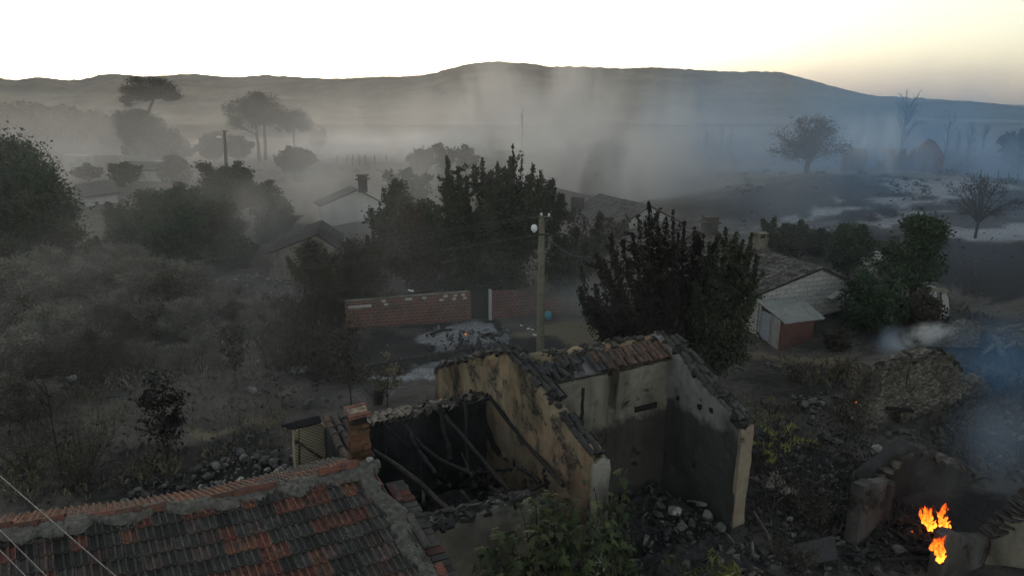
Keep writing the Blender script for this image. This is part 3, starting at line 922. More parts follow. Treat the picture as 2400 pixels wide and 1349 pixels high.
# ---- barrel tiles
CHAR = np.array([.030, .028, .026]); CLAY = np.array([.190, .105, .070]); PALE = np.array([.23, .205, .165])
def barrel_rows(mb, p, down, across, n_cols, n_rows, colour, pitch=.19, ex=.34, r=.095, jit=.03, miss=.0, covers=True):
    """courses of barrel tiles from p, running along 'down'; hollow pan tiles between the covers"""
    down = down / np.linalg.norm(down); nrm = np.cross(across, down); nrm /= np.linalg.norm(nrm)
    if nrm[2] < 0: nrm = -nrm
    for c_ in range(n_cols):
        for r_ in range(n_rows):
            if rng.random() < miss: continue
            dj = down + across * rng.normal(0, jit * 1.6) + nrm * rng.normal(0, jit)
            q = p + across * (c_ * pitch + rng.normal(0, jit * .5)) + down * (r_ * ex + rng.normal(0, jit)) + nrm * (.03 + .012 * rng.normal() + .004 * (n_rows - r_))
            half_round(mb, q, dj, nrm, .42, r * .86, r, colour(c_, r_), n=5)
            if rng.random() < .8:
                q2 = p + across * ((c_ + .5) * pitch + rng.normal(0, jit * .4)) + down * (r_ * ex + rng.normal(0, jit)) + nrm * (.055)
                half_round(mb, q2, dj, -nrm, .42, r * .86, r * .95, colour(c_, r_) * .7, n=4)

def char_col(a, b_): return CHAR * rng.uniform(.6, 2.0)
def warm_col(c_, r_):
    f = c_ / 22.0
    w = np.clip((f - .35) * 2.2 + rng.normal(0, .3), 0, 1)
    return CHAR * 1.6 * (1 - w) + CLAY * w * rng.uniform(.55, 1.15)
def grey_col(a, b_): return np.array([.075, .068, .060]) * rng.uniform(.6, 1.5)
def pale_col(a, b_): return PALE * rng.uniform(.45, 1.05)

def slope_dir(p, q):
    d = q - p; return d / np.linalg.norm(d)
# along the top of the cross wall, front slope: two stretches with a burnt gap between
apex = rp(TC, *cw[4]); mid1 = rp(TC, *cw[7]); mid2 = rp(TC, *cw[8]); front = rp(TC, *cw[11])
b = MB()
barrel_rows(b, apex + D1 * .02 + UPZ * .06, slope_dir(apex, mid1), D1, 3, int(np.linalg.norm(mid1 - apex) / .34), char_col, miss=.06)
b.build('roof_tiles', MAT['clay_tile'], ruin)['label'] = 'charred barrel tiles on the upper gable slope'
b = MB()
barrel_rows(b, mid2 + D1 * .05 + UPZ * .05, slope_dir(mid2, front), D1, 2, max(3, int(np.linalg.norm(front - mid2) / .34)), char_col, miss=.1)
b.build('roof_tiles', MAT['clay_tile'], ruin)['label'] = 'charred barrel tiles on the lower gable slope'
b = MB()
rear = rp(TC, *cw[0])
for i in range(46):
    f = rng.random(); q = apex + (rear - apex) * f
    zz = np.interp(-(q - RO) @ D2, [-cw[0][0], -cw[1][0], -cw[2][0], -cw[3][0], -cw[4][0]][::1], [cw[0][1], cw[1][1], cw[2][1], cw[3][1], cw[4][1]])
    q = np.array([q[0], q[1], zz + .03]) + D1 * rng.uniform(-.08, .42)
    ax = np.linalg.qr(rng.normal(size=(3, 3)) * .25 + np.array([D2, D1, UPZ]).T)[0].T
    b.box(q, (rng.uniform(.2, .55), rng.uniform(.12, .28), rng.uniform(.04, .12)), ax, CHAR * rng.uniform(.5, 2.2), .015)
tag(b.build('rubble_coping', MAT['clay_tile'], ruin), kind='stuff')
# the tiled ledge of the partition wall
b = MB()
lt = rp(.15, SS + .62, on_s(1300, 895, SS)[1] + .30); ld = rp(.15, SS - .06, on_s(1300, 895, SS)[1] - .0)
barrel_rows(b, lt + UPZ * .03 + D1 * 1.9, slope_dir(lt, ld), D1, 15, 2, lambda c_, r_: warm_col(c_ + 8, r_), jit=.03, miss=.03)
b.build('roof_tiles', MAT['clay_tile'], ruin)['label'] = 'orange barrel tiles on the partition ledge'
b = MB()
barrel_rows(b, lt + UPZ * .02, slope_dir(lt, ld), D1, 9, 2, lambda c_, r_: warm_col(c_ * .5 + 3, r_), jit=.11, miss=.12)
b.build('roof_tiles', MAT['clay_tile'], ruin)['label'] = 'broken blackened tiles on the partition ledge'
# ledge bed under the tiles
b = MB()
b.prism([rp(.1, SS + .02, on_s(1300, 895, SS)[1] - .02), rp(.1, SU, on_s(1300, 895, SS)[1] - .02), rp(.1, SU, on_s(1300, 895, SS)[1] + .26)], D1 * 4.6)
b.build('ledge', MAT['plaster_sooty'], ruin)
# right gable slope
b = MB()
ga = rp(TR, *rg[5]); ge = rp(TR, *rg[0])
barrel_rows(b, ga + UPZ * .06 + D1 * .0, slope_dir(ga, ge), D1, 3, int(np.linalg.norm(ge - ga) / .34), grey_col, jit=.05, miss=.16)
b.build('roof_tiles', MAT['clay_tile'], ruin)['label'] = 'grey barrel tiles on the end wall slope'
# party wall verge beside the chimney
b = MB()
va, vb = P_s(762, 982, 5.2), P_s(822, 1092, 2.6)
barrel_rows(b, va, slope_dir(va, vb), D1, 3, int(np.linalg.norm(vb - va) / .34), lambda c_, r_: (CLAY * .55 if (r_ == 0 and rng.random() < .7) or rng.random() < .12 else CHAR * 1.7) * rng.uniform(.7, 1.2), pitch=.21, r=.105, jit=.015)
b.build('roof_tiles', MAT['clay_tile'], ruin)['label'] = 'barrel tile verge beside the chimney'
# pale sagging tiles left on the back wall
b = MB()
bk = rp(-4.75, 5.75, 2.98); bk2 = rp(-4.75, 7.2, 2.62)
barrel_rows(b, bk, slope_dir(bk, bk2), D1, 20, 4, pale_col, jit=.05, miss=.12, pitch=.18)
b.build('roof_tiles', MAT['clay_tile'], ruin)['label'] = 'pale sagging tiles left on the back wall'
b = MB()
for i in range(40):
    q = rp(rng.uniform(-2.6, -.2), rng.uniform(5.7, 6.4), 3.04 + rng.uniform(-.05, .12))
    ax = np.linalg.qr(rng.normal(size=(3, 3)))[0]
    b.box(q, (rng.uniform(.1, .45), rng.uniform(.08, .2), .025), ax, PALE * rng.uniform(.2, .8), .01)
tag(b.build('rubble_coping', MAT['clay_tile'], ruin), kind='stuff')

# ---- charred rafters and posts (pixel, row s) pairs
RAFT = [((1148, 932, 5.3), (1235, 1040, 3.2), (1320, 1137, .5), .065), ((1030, 948, 5.6), (1045, 1020, 4.9), (1060, 1080, 4.2), .075), ((1042, 972, 5.3), (1110, 1052, 3.6), (1195, 1150, 1.6), .06),
        ((950, 995, 5.4), (1012, 1062, 4.2), (1112, 1112, 2.8), .055), ((962, 1016, 5.0), (985, 1060, 4.2), (1022, 1108, 3.3), .055), ((874, 1058, 4.4), (958, 1112, 3.0), (1050, 1196, 1.0), .08),
        ((982, 1040, 4.4), (985, 1090, 4.1), (990, 1142, 3.8), .055), ((1092, 940, 5.4), (1094, 1020, 4.6), (1102, 1112, 3.8), .05), ((1128, 962, 5.75), (1145, 1010, 5.4), (1170, 1064, 5.0), .08),
        ((1084, 948, 5.6), (1115, 942, 5.5), (1150, 930, 5.35), .055), ((904, 996, 5.6), (928, 1018, 5.2), (952, 1046, 4.9), .03), ((1152, 1130, 2.6), (1156, 1160, 2.3), (1160, 1182, 2.1), .05),
        ((1368, 908, 2.2), (1366, 955, 2.1), (1362, 1000, 2.0), .05), ((1275, 1096, 1.6), (1278, 1120, 1.5), (1282, 1150, 1.4), .055), ((1002, 985, 5.8), (1005, 1020, 5.6), (1010, 1060, 5.4), .035),
        ((1190, 1140, 2.2), (1235, 1150, 1.8), (1290, 1128, 1.4), .035), ((1080, 1150, 2.2), (1120, 1190, 1.4), (1160, 1215, .9), .05), ((1100, 1110, 3.2), (1180, 1100, 3.0), (1200, 1098, 2.9), .045),
        ((1215, 1090, 2.4), (1250, 1118, 1.8), (1268, 1130, 1.5), .06), ((898, 1000, 5.7), (903, 1040, 5.4), (905, 1066, 5.2), .035), ((1200, 1000, 4.6), (1203, 1045, 4.3), (1206, 1092, 4.0), .045),
        ((1105, 1120, 2.6), (1095, 1090, 3.4), (1082, 1060, 4.0), .03), ((1150, 1140, 2.2), (1200, 1175, 1.2), (1220, 1190, .8), .045)]
for a, m2, c2, r_ in RAFT:
    b = MB()
    p0, p1, p2 = P_s(*a), P_s(*m2), P_s(*c2)
    path = []
    for i in range(9):
        q = i / 8
        path.append((1 - q) ** 2 * p0 + 2 * q * (1 - q) * (2 * p1 - (p0 + p2) / 2) + q * q * p2 + rng.normal(0, .012, 3))
    b.tube(path, [r_ * rng.uniform(.85, 1.1) for _ in range(9)], 7, wob=.08)
    b.build('rafter', MAT['charred_timber'], ruin)

# ---- chimney of the tiled house's neighbour: brick shaft, clay cap tile
chim = empty('chimney', np.array([0.0, 0.0, 3.0]), 'small brick chimney capped by a flat red tile')
chim.parent = house
ca = at_y(845, 1092, RA[1] + .75)
cax = np.array([D1, D2, UPZ])
b = MB()
ctop = at_y(847, 985, ca[1])[2]
nlay = 13
for i in range(nlay):
    z = ca[2] - .5 + (ctop - ca[2] + .5) * (i + .5) / nlay
    h = (ctop - ca[2] + .5) / nlay
    for qx, qy in ((-1, -1), (1, -1), (-1, 1), (1, 1)):
        off = .092
        odd = (i % 2)
        sx, sy = (.23, .135) if (odd ^ (qx * qy > 0)) else (.135, .23)
        cxq = qx * (.185 - sx / 2); cyq = qy * (.185 - sy / 2)
        k = rng.uniform(.5, 1.3)
        b.box(np.array([ca[0], ca[1], z]) + D1 * cxq + D2 * cyq + rng.normal(0, .006, 3), (sx - .004, sy - .004, h * .86), cax, (k, k * .95, k * .9), .006)
    b.box(np.array([ca[0], ca[1], z]), (.33, .33, h), cax, (.35, .33, .3))
m, t, out = nt('flue_brick'); g = NG(t); p = g.geo()
c = g.mix(g.ramp(g.noise(p, 6, 5), .35, .65), (.135, .066, .040), (.080, .060, .043))
c = g.mix(1.0, c, g.attr('tint').outputs['Color'], 'MULTIPLY')
c = g.mix(g.ramp(g.noise(p, 3.1, 4), .5, .66, 0, .85), c, (.028, .028, .022))
g.bsdf(out, c, .95, g.noise(p, 30, 4), .6, .02, .1)
b.build('shaft', m, chim)
b = MB()
b.box(np.array([ca[0], ca[1], ctop + .05]), (.30, .30, .12), cax, (.2, .2, .2))
b.box(np.array([ca[0], ca[1], ctop + .12]), (.24, .24, .10), cax, (.2, .2, .2))
b.build('flue', MAT['charred_timber'], chim)
b = MB()
tl = np.array([D1 * math.cos(R(4)) + UPZ * math.sin(R(4)), D2 * math.cos(R(8)) + UPZ * math.sin(R(8)), UPZ])
b.box(np.array([ca[0], ca[1], ctop + .20]), (.42, .46, .03), tl, RED * 1.2, .006)
for o in (-.17, .17):
    b.box(np.array([ca[0], ca[1], ctop + .222]) + tl[1] * o, (.42, .06, .02), tl, RED * 1.25, .004)
b.box(np.array([ca[0], ca[1], ctop + .218]), (.36, .20, .014), tl, (.34, .26, .17), .006)
b.build('cap_tile', MAT['clay_tile'], chim)
b = MB()   # mortar flashing at the foot
for i in range(16):
    an = rng.uniform(0, 6.28)
    b.box(np.array([ca[0], ca[1], ca[2] - .06]) + D1 * math.cos(an) * .26 + D2 * math.sin(an) * .22 + UPZ * rng.uniform(-.1, .03), (.22, .2, .14), np.linalg.qr(rng.normal(size=(3, 3)))[0], (1, 1, 1), .03)
b.build('flashing', MAT['mortar'], chim)
# ================================================================ the other buildings
def v2(a): return np.array([a[0], a[1], 0.0])
def ribbed_roof(mb, p, down, across, L, W_, rows, rib, colf, th=.09, wave=.035, jit=.012):
    """a sheet of tile courses: ribs across, a small step at every course; closed underneath"""
    down = down / np.linalg.norm(down); across = across / np.linalg.norm(across)
    nrm = np.cross(across, down); nrm /= np.linalg.norm(nrm)
    if nrm[2] < 0: nrm = -nrm
    nx_ = max(4, int(W_ / rib) * 4) + 1
    V = []; C = []
    for r_ in range(rows):
        for e in (0, 1):
            d = (r_ + e) * L / rows
            off = rng.normal(0, .02)
            for i in range(nx_):
                x = W_ * i / (nx_ - 1)
                h = abs(math.sin(math.pi * x / rib)) * wave + (.03 if e else 0) + rng.normal(0, jit)
                V.append(p + across * x + down * (d + off) + nrm * h)
                C.append(colf(int(x / rib), r_))
    F = []
    for k in range(2 * rows - 1):
        for i in range(nx_ - 1):
            F.append((k * nx_ + i, k * nx_ + i + 1, (k + 1) * nx_ + i + 1, (k + 1) * nx_ + i))
    mb.add(V, F, np.array(C))
    q = [p, p + across * W_, p + across * W_ + down * L, p + down * L]
    mb.prism([a - nrm * .005 for a in q], -nrm * th, (.04, .035, .03))

_cc = {}
def tonemap(base, var, seed):
    def f(a, b_):
        k = (seed, a, b_)
        if k not in _cc: _cc[k] = np.array(base) * (1 + var * (_r2.random() * 2 - 1))
        return _cc[k]
    return f
_r2 = random.Random(77)

def gable_house(root, G0, E1, W_, L, ze, za, ratio, wallmat, roofcol, base=-.4, over=.3, rows=10, rib=.2, roofname='roof', wave=.04, jit=.012, th=.10):
    E1 = v2(E1); E1 /= np.linalg.norm(E1); E2 = np.array([-E1[1], E1[0], 0])
    G0 = v2(G0)
    A = G0 + UPZ * ze; Bp = G0 + E1 * W_ + UPZ * ze; T = G0 + E1 * W_ * ratio + UPZ * za
    b = MB()
    b.prism([G0 + UPZ * base, G0 + E1 * W_ + UPZ * base, Bp, T, A], E2 * .3)
    b.prism([G0 + E2 * (L - .3) + UPZ * base, G0 + E1 * W_ + E2 * (L - .3) + UPZ * base, Bp + E2 * (L - .3), T + E2 * (L - .3), A + E2 * (L - .3)], E2 * .3)
    b.prism([G0 + E2 * .3 + UPZ * base, G0 + E2 * (L - .3) + UPZ * base, A + E2 * (L - .3), A + E2 * .3], E1 * .3)
    b.prism([G0 + E1 * (W_ - .3) + E2 * .3 + UPZ * base, G0 + E1 * (W_ - .3) + E2 * (L - .3) + UPZ * base, Bp - E1 * .3 + E2 * (L - .3), Bp - E1 * .3 + E2 * .3], E1 * .3)
    w = b.build('wall', wallmat, root)
    b = MB()
    up = UPZ * .11
    for (e, sgn) in ((A, -1), (Bp, 1)):
        d = (e - T); Ls = np.linalg.norm(d); d = d / Ls
        ribbed_roof(b, T + up - E2 * over * .6, d, E2, Ls + over, L + over * 1.2, rows, rib, roofcol, th, wave, jit)
    r_ = b.build(roofname, MAT['clay_tile'], root)
    return w, r_

# ---- white block house on the right, its chimney, and the brick shed in front of it
E1h = np.array([.943, .333, 0]); E2h = np.array([-.333, .943, 0])
G0 = np.array([12.90, 34.25, 0])
wh = empty('block_house', G0 + E1h * 3, 'house with pale block gable wall and grey tiled roof behind the brick shed', 'house')
apx = at_plane(1925, 630, G0, E1h[:2]); ra_ = float((apx - G0) @ E1h) / 6.3
MAT['white_block'].node_tree.nodes['Mapping'].inputs['Rotation'].default_value = (0, 0, -math.atan2(.333, .943))
gable_house(wh, G0, E1h, 6.3, 9.5, at_plane(1781, 690, G0, E1h[:2])[2], apx[2], ra_, MAT['white_block'], tonemap((.135, .118, .102), .55, 1), over=.22, rows=11, rib=.21, wave=.06, jit=.022)
b = MB()
cc = at_y(1777, 600, 40.5)
b.box((cc[0], cc[1], (cc[2] + at_y(1777, 560, 40.5)[2]) / 2 - .3), (.72, .6, at_y(1777, 560, 40.5)[2] - cc[2] + .8), np.array([E1h, E2h, UPZ]))
ztop = at_y(1777, 560, 40.5)[2]
b.box((cc[0], cc[1], ztop + .05), (.80, .68, .10), np.array([E1h, E2h, UPZ]))
for q in (-.25, .25):
    b.box(np.array([cc[0], cc[1], ztop + .22]) + E1h * q, (.14, .5, .24), np.array([E1h, E2h, UPZ]))
b.box((cc[0], cc[1], ztop + .37), (.74, .62, .06), np.array([E1h, E2h, UPZ]))
b.build('chimney', MAT['plaster_grey'], wh)
for (u, v) in [(1866, 693), (1917, 680), (1857, 693)]:
    b = MB(); q = at_plane(u, v, G0 - E2h * .02, E1h[:2])
    b.box(q, (.16, .06, .17), np.array([E1h, E2h, UPZ]))
    b.build('vent', MAT['far_plaster'], wh)
for (u0, v0) in [(1955, 690)]:
    b = MB(); q = at_plane(u0, v0, G0 - E2h * .15, E1h[:2])
    b.box(q, (.75, .5, .05), np.array([E1h * .9 + UPZ * .43, E2h, UPZ]), (1, 1, 1))
    b.build('awning', MAT['far_plaster'], wh)

P1 = np.array([13.54, 32.45, 0])
shed = empty('brick_shed', P1 + E1h, 'small red brick shed under a corrugated metal sheet roof', 'shed')
zf = at_plane(1826, 757, P1, E1h[:2])[2]; zb = zf + .62
b = MB()
b.prism([P1 - UPZ * .3, P1 + E1h * 1.95 - UPZ * .3, P1 + E1h * 1.95 + UPZ * zf, P1 + UPZ * zf], E2h * .2)
MAT['brick_shed'].node_tree.nodes['Mapping'].inputs['Rotation'].default_value = (0, 0, -math.atan2(.333, .943))
b.build('wall', MAT['brick_shed'], shed)['label'] = 'red brick front wall'
b = MB()
q0 = P1 + E2h * .2
b.prism([q0 - UPZ * .3, q0 + E2h * .75 - UPZ * .3, q0 + E2h * .75 + UPZ * (zf + .3), q0 + UPZ * (zf + .06)], E1h * .2)
q1 = q0 + E2h * 1.5
b.prism([q1 - UPZ * .3, q1 + E2h * .12 - UPZ * .3, q1 + E2h * .12 + UPZ * zb, q1 + UPZ * (zf + .5)], E1h * .2)
q2 = P1 + E1h * 1.75 + E2h * .2
b.prism([q2 - UPZ * .3, q2 + E2h * 1.55 - UPZ * .3, q2 + E2h * 1.55 + UPZ * zb, q2 + UPZ * (zf + .06)], E1h * .2)
b.build('wall', MAT['far_plaster'], shed)['label'] = 'pale rendered side wall'
b = MB()
for i in range(5):
    o = q0 + E2h * (.78 + i * .142)
    b.box(o + E2h * .07 + E1h * .08 + UPZ * (zf * .5 + .05), (.05, .134, zf + .2), np.array([E1h, E2h, UPZ]))
b.box(q0 + E2h * 1.13 + E1h * .045 + UPZ * .4, (.03, .68, .09), np.array([E1h, E2h, UPZ]))
b.box(q0 + E2h * 1.13 + E1h * .045 + UPZ * (zf - .2), (.03, .68, .09), np.array([E1h, E2h, UPZ]))
dr = b.build('door', MAT['door_paint'], shed)
c0, c1, c2_, c3 = P1 - E1h * .12 - E2h * .22 + UPZ * (zf + .02), P1 + E1h * 2.4 - E2h * .22 + UPZ * (zf + .02), P1 + E1h * 2.4 + E2h * 1.75 + UPZ * (zb + .06), P1 - E1h * .35 + E2h * 1.75 + UPZ * (zb + .06)
V = []; nr = 26 * 6
for e in np.linspace(0, 1, 9):
    for i in range(nr + 1):
        f = i / nr
        a_ = c0 + (c1 - c0) * f; b_ = c3 + (c2_ - c3) * f
        V.append(a_ + (b_ - a_) * e + UPZ * (.042 * math.cos(2 * math.pi * f * 16) + rng.normal(0, .002)))
n1_ = len(V)
V2 = [q - UPZ * .012 for q in V]
w_ = nr + 1
F = []
for j in range(8):
    for i in range(nr):
        a_ = j * w_ + i
        F.append((a_, a_ + 1, a_ + w_ + 1, a_ + w_)); F.append((n1_ + a_, n1_ + a_ + w_, n1_ + a_ + w_ + 1, n1_ + a_ + 1))
for i in range(nr):
    F.append((i + 1, i, n1_ + i, n1_ + i + 1)); k = 8 * w_ + i; F.append((k, k + 1, n1_ + k + 1, n1_ + k))
mesh_np('roof', np.array(V + V2), F, MAT['zinc_sheet'], shed)

# ---- yard wall of red brick with a dark gateway
Y0, Y1, Y2, Y3 = [v2(at_z(u, v, 0)) for (u, v) in [(812, 773), (1104, 750), (1146, 748), (1258, 738)]]
yd = (Y1 - Y0) / np.linalg.norm(Y1 - Y0); yn = np.array([-yd[1], yd[0], 0])
ang = math.atan2(yd[1], yd[0])
MAT['brick_yard'].node_tree.nodes['Mapping'].inputs['Rotation'].default_value = (0, 0, -ang)
yw = empty('brick_wall', (Y0 + Y1) / 2, 'red brick yard wall with pale blocks in its top course and a dark gateway', 'wall')
h0 = at_plane(812, 707, Y0, yd[:2])[2]; h1 = at_plane(1104, 684, Y0, yd[:2])[2]
b = MB(); b.prism([Y0 - UPZ * .3, Y1 - UPZ * .3, Y1 + UPZ * h1, Y0 + UPZ * h0], yn * .2)
b.build('wall_panel', MAT['brick_yard'], yw)
h3 = h1 - .1
b = MB(); b.prism([Y2 - UPZ * .3, Y2 + yd * 5.2 - UPZ * .3, Y2 + yd * 5.2 + UPZ * (h3 - .75), Y2 + yd * 3.0 + UPZ * (h3 - .6), Y2 + yd * 2.6 + UPZ * h3, Y2 + UPZ * (h1)], yn * .2)
b.build('wall_panel', MAT['brick_yard'], yw)['label'] = 'shorter brick panel right of the gateway'
b = MB()
b.prism([Y0 + UPZ * (h0 + .003) - yn * .02, Y1 + UPZ * (h1 + .003) - yn * .02, Y1 + UPZ * (h1 + .06) - yn * .02, Y0 + UPZ * (h0 + .06) - yn * .02], yn * .24)
b.build('coping', MAT['plaster_grey'], yw)
b = MB()
for (u, wd, row) in [(830, 26, 1), (848, 10, 1), (862, 18, 1), (900, 10, 0), (905, 10, 1), (955, 10, 0), (962, 10, 0), (995, 10, 0), (1035, 10, 1), (1045, 10, 0), (1065, 9, 1), (1068, 8, 0), (1086, 9, 0), (1090, 9, 1)]:
    q = at_plane(u, 720, Y0, yd[:2]); s_ = float((q - Y0) @ yd); hh = h0 + (h1 - h0) * s_ / np.linalg.norm(Y1 - Y0)
    b.box(Y0 + yd * s_ + UPZ * (hh - .12 - row * .2) - yn * .006, (wd / 44., .03, .15), np.array([yd, yn, UPZ]))
b.build('pale_block', MAT['far_plaster'], yw)
b = MB()
b.box((Y1 + Y2) / 2 + UPZ * .95 + yn * .12, (np.linalg.norm(Y2 - Y1) - .06, .05, 2.0), np.array([yd, yn, UPZ]))
b.build('gate', MAT['charred_timber'], yw)
b = MB(); b.box(Y2 + yd * .07 + UPZ * (h1 / 2) - yn * .01, (.16, .26, h1 + .2), np.array([yd, yn, UPZ]))
b.build('gate_post', MAT['far_plaster'], yw)
# low kerb across the yard
ka, kb, kc = [ground(u, v) for (u, v) in [(800, 878), (930, 852), (1095, 828)]]
ks = MB()
for a_, b_ in ((ka, kb), (kb, kc)):
    d = b_ - a_; d[2] = 0; L_ = np.linalg.norm(d); d /= L_
    ks.box((a_ + b_) / 2 + UPZ * .08, (L_ + .05, .22, .34), np.array([d, np.array([-d[1], d[0], 0]), UPZ]), jit=.01)
tag(ks.build('kerb', MAT['debris'], None), 'low dark kerb running across the ash covered yard', 'kerb')

# ---- hazy houses beyond
def far_house(name, apex, el, er, y, L, label, wall='far_plaster', rc=(.12, .105, .09), ratio=.5, dy=3.0, over=.3, base=-1.0, chim=None, rows=8):
    A_ = at_y(*el, y)
    best = None
    for yr in np.linspace(y - 8, y + 10, 181):
        q = at_y(*er, yr)
        if best is None or abs(q[2] - A_[2]) < best[0]: best = (abs(q[2] - A_[2]), q)
    B_ = best[1]
    if dy is not None:
        B_ = at_y(*er, y + dy); 
    d = v2(B_ - A_); W_ = np.linalg.norm(d); d /= W_
    T_ = at_plane(*apex, A_, d[:2])
    rt = float((v2(T_) - v2(A_)) @ d) / W_
    gz = tz(A_[0], A_[1])
    o = empty(name, (A_[0], A_[1], gz), label, 'house')
    gable_house(o, A_, d, W_, L, A_[2], T_[2], rt, MAT[wall], tonemap(rc, .4, hash(label) % 1000), base=gz - 1.0, over=over, rows=rows, rib=.25)
    return o, A_, d, T_
def chimney(parent, u, v0, v1, y, w, mat, capw=1.25):
    a_ = at_y(u, v0, y); b_ = at_y(u, v1, y)
    m_ = MB(); h = a_[2] - b_[2]
    m_.box((a_[0], a_[1], (a_[2] + b_[2]) / 2), (w, w, h))
    m_.box((a_[0], a_[1], a_[2] - h * .22), (w * capw, w * capw, h * .06))
    m_.box((a_[0], a_[1], a_[2] + .03), (w * capw * .9, w * capw * .9, .08))
    return m_.build('chimney', MAT[mat], parent)
fh, A_, d_, T_ = far_house('plaster_house', (838, 446), (752, 484), (893, 482), 60, 2.6, 'burned house with a pale gable and a stubby chimney standing in the smoke', ratio=.6, dy=2.5, rc=(.10, .09, .08), over=.12)
chimney(fh, 849, 411, 450, 60.8, .68, 'plaster_black', 1.6)
rh, A_, d_, T_ = far_house('stone_house', (742, 552), (628, 596), (800, 610), 47, 6.0, 'stone gable with a crumbling plaster corner at the head of the rubble bank', wall='plaster_grey', dy=1.0, rc=(.05, .046, .042), over=.1)
h1_, A_, d_, T_ = far_house('hazy_house', (1412, 470), (1330, 508), (1500, 492), 62, 9.0, 'house with a low ridged tile roof and tall chimney dimmed by smoke', dy=3, rc=(.14, .13, .12))
chimney(h1_, 1353, 462, 505, 62.5, 1.15, 'plaster_dim', 1.1)
h2_, A_, d_, T_ = far_house('hazy_house', (1522, 484), (1430, 545), (1610, 530), 55, 8.0, 'house with a broad hipped tile roof in smoke behind the spiky tree', dy=3, rc=(.10, .095, .09))
h3_, A_, d_, T_ = far_house('white_house', (1628, 542), (1570, 590), (1692, 570), 47, 5.5, 'small white gabled house half hidden by the spiky tree', dy=2, wall='plaster_grey', rc=(.12, .11, .10))
chimney(h3_, 1665, 508, 560, 50, 1.0, 'plaster_dim', 1.3)
h5_, A_, d_, T_ = far_house('hazy_house', (1303, 461), (1270, 500), (1340, 490), 66, 5, 'steep little roof peak just left of the tall hazy chimney', dy=2, rc=(.12, .11, .10))

# ---- far left: white buildings among the trees
def far_block(name, pts, y, depth, mat, label, cat='house', dy=0.0, roof=None):
    """a low building: front face from left/right pixel corners at distance y"""
    (u0, vt0, vb0), (u1, vt1, vb1) = pts
    a_ = at_y(u0, vb0, y); b_ = at_y(u1, vb1, y + dy)
    zt0 = at_y(u0, vt0, y)[2]; zt1 = at_y(u1, vt1, y + dy)[2]
    d = v2(b_ - a_); L_ = np.linalg.norm(d); d /= L_; n_ = np.array([-d[1], d[0], 0])
    if n_[1] < 0: n_ = -n_
    o = empty(name, (a_[0], a_[1], min(a_[2], b_[2])), label, cat)
    m_ = MB(); zb_ = min(a_[2], b_[2]) - 1.5
    m_.prism([v2(a_) + UPZ * zb_, v2(b_) + UPZ * zb_, v2(b_) + UPZ * zt1, v2(a_) + UPZ * zt0], n_ * depth)
    m_.build('wall', MAT[mat], o)
    if roof:
        m_ = MB(); e_ = .3
        p0 = v2(a_) - d * e_ - n_ * e_ + UPZ * zt0; p1 = v2(a_) + d * (L_ + e_) - n_ * e_ + UPZ * zt1
        m_.prism([p0 + UPZ * .005, p1 + UPZ * .005, p1 + UPZ * .16, p0 + UPZ * .16], n_ * (depth + 2 * e_), roof)
        q = (n_ * (depth / 2 + e_) + UPZ * depth * .22)
        for r0_, r1_ in ((p0 + UPZ * .16, p1 + UPZ * .16),):
            V = [r0_, r1_, r1_ + q, r0_ + q, r0_ + n_ * (depth + 2 * e_), r1_ + n_ * (depth + 2 * e_)]
            m_.add(V, [(0, 1, 2, 3), (3, 2, 5, 4), (0, 3, 4), (1, 5, 2)], roof)
        m_.build('roof', MAT['clay_tile'], o)
    return o, a_, b_, n_
w1, a_, b_, n_ = far_block('white_cottage', [(206, 464, 508), (282, 452, 506)], 72, 5, 'far_plaster', 'white cottage with a tiled hip roof between the tall left trees', roof=(.13, .12, .11), dy=2)
b = MB()
for q in (.30, .62):
    c_ = a_ + (b_ - a_) * q
    b.box(c_ + UPZ * 1.0 - n_ * .02, (.5, .06, 1.2))
    b.build('window', MAT['dark_metal'], w1); b = MB()
w2, a_, b_, n_ = far_block('shuttered_house', [(284, 399, 421), (372, 401, 425)], 90, 4, 'far_plaster', 'low pale building with a ribbed shutter front above the trees', roof=(.15, .14, .13))
b = MB()
for i in range(10):
    c_ = a_ + (b_ - a_) * .55 + UPZ * (.15 + i * .12)
    b.box(c_ - n_ * .03, (np.linalg.norm(b_ - a_) * .7, .06, .07))
b.build('shutter', MAT['far_plaster'], w2)
far_block('long_wall', [(205, 364, 388), (340, 364, 384)], 125, .5, 'plaster_grey', 'long grey wall beyond the left trees with a pale capping', 'wall')
far_block('white_wall', [(150, 362, 390), (206, 366, 390)], 120, 2.0, 'far_plaster', 'pale flat sided building at the end of the long grey wall', 'building')
far_block('stone_terrace', [(655, 528, 548), (735, 524, 552)], 55, 1.0, 'stone_wall', 'low rubble terrace wall in front of the smoky gable', 'wall')
tun = at_y(1316, 346, 150)
V = []; F = []
for j in range(9):
    for i in range(13):
        an = math.pi * i / 12
        sc_ = math.sin(math.pi * (j + .6) / 9.2)
        V.append((tun[0] + math.cos(an) * 1.35 * (.4 + .6 * sc_), tun[1] + (j - 4) * .8, tun[2] - .4 + math.sin(an) * 1.3 * (.4 + .6 * sc_)))
for j in range(8):
    for i in range(12): F.append((j * 13 + i, j * 13 + i + 1, (j + 1) * 13 + i + 1, (j + 1) * 13 + i))
tag(mesh_np('cover_tunnel', np.array(V), F, MAT['white_plastic'], None, True), 'small white domed cover on the far burnt field', 'tunnel')

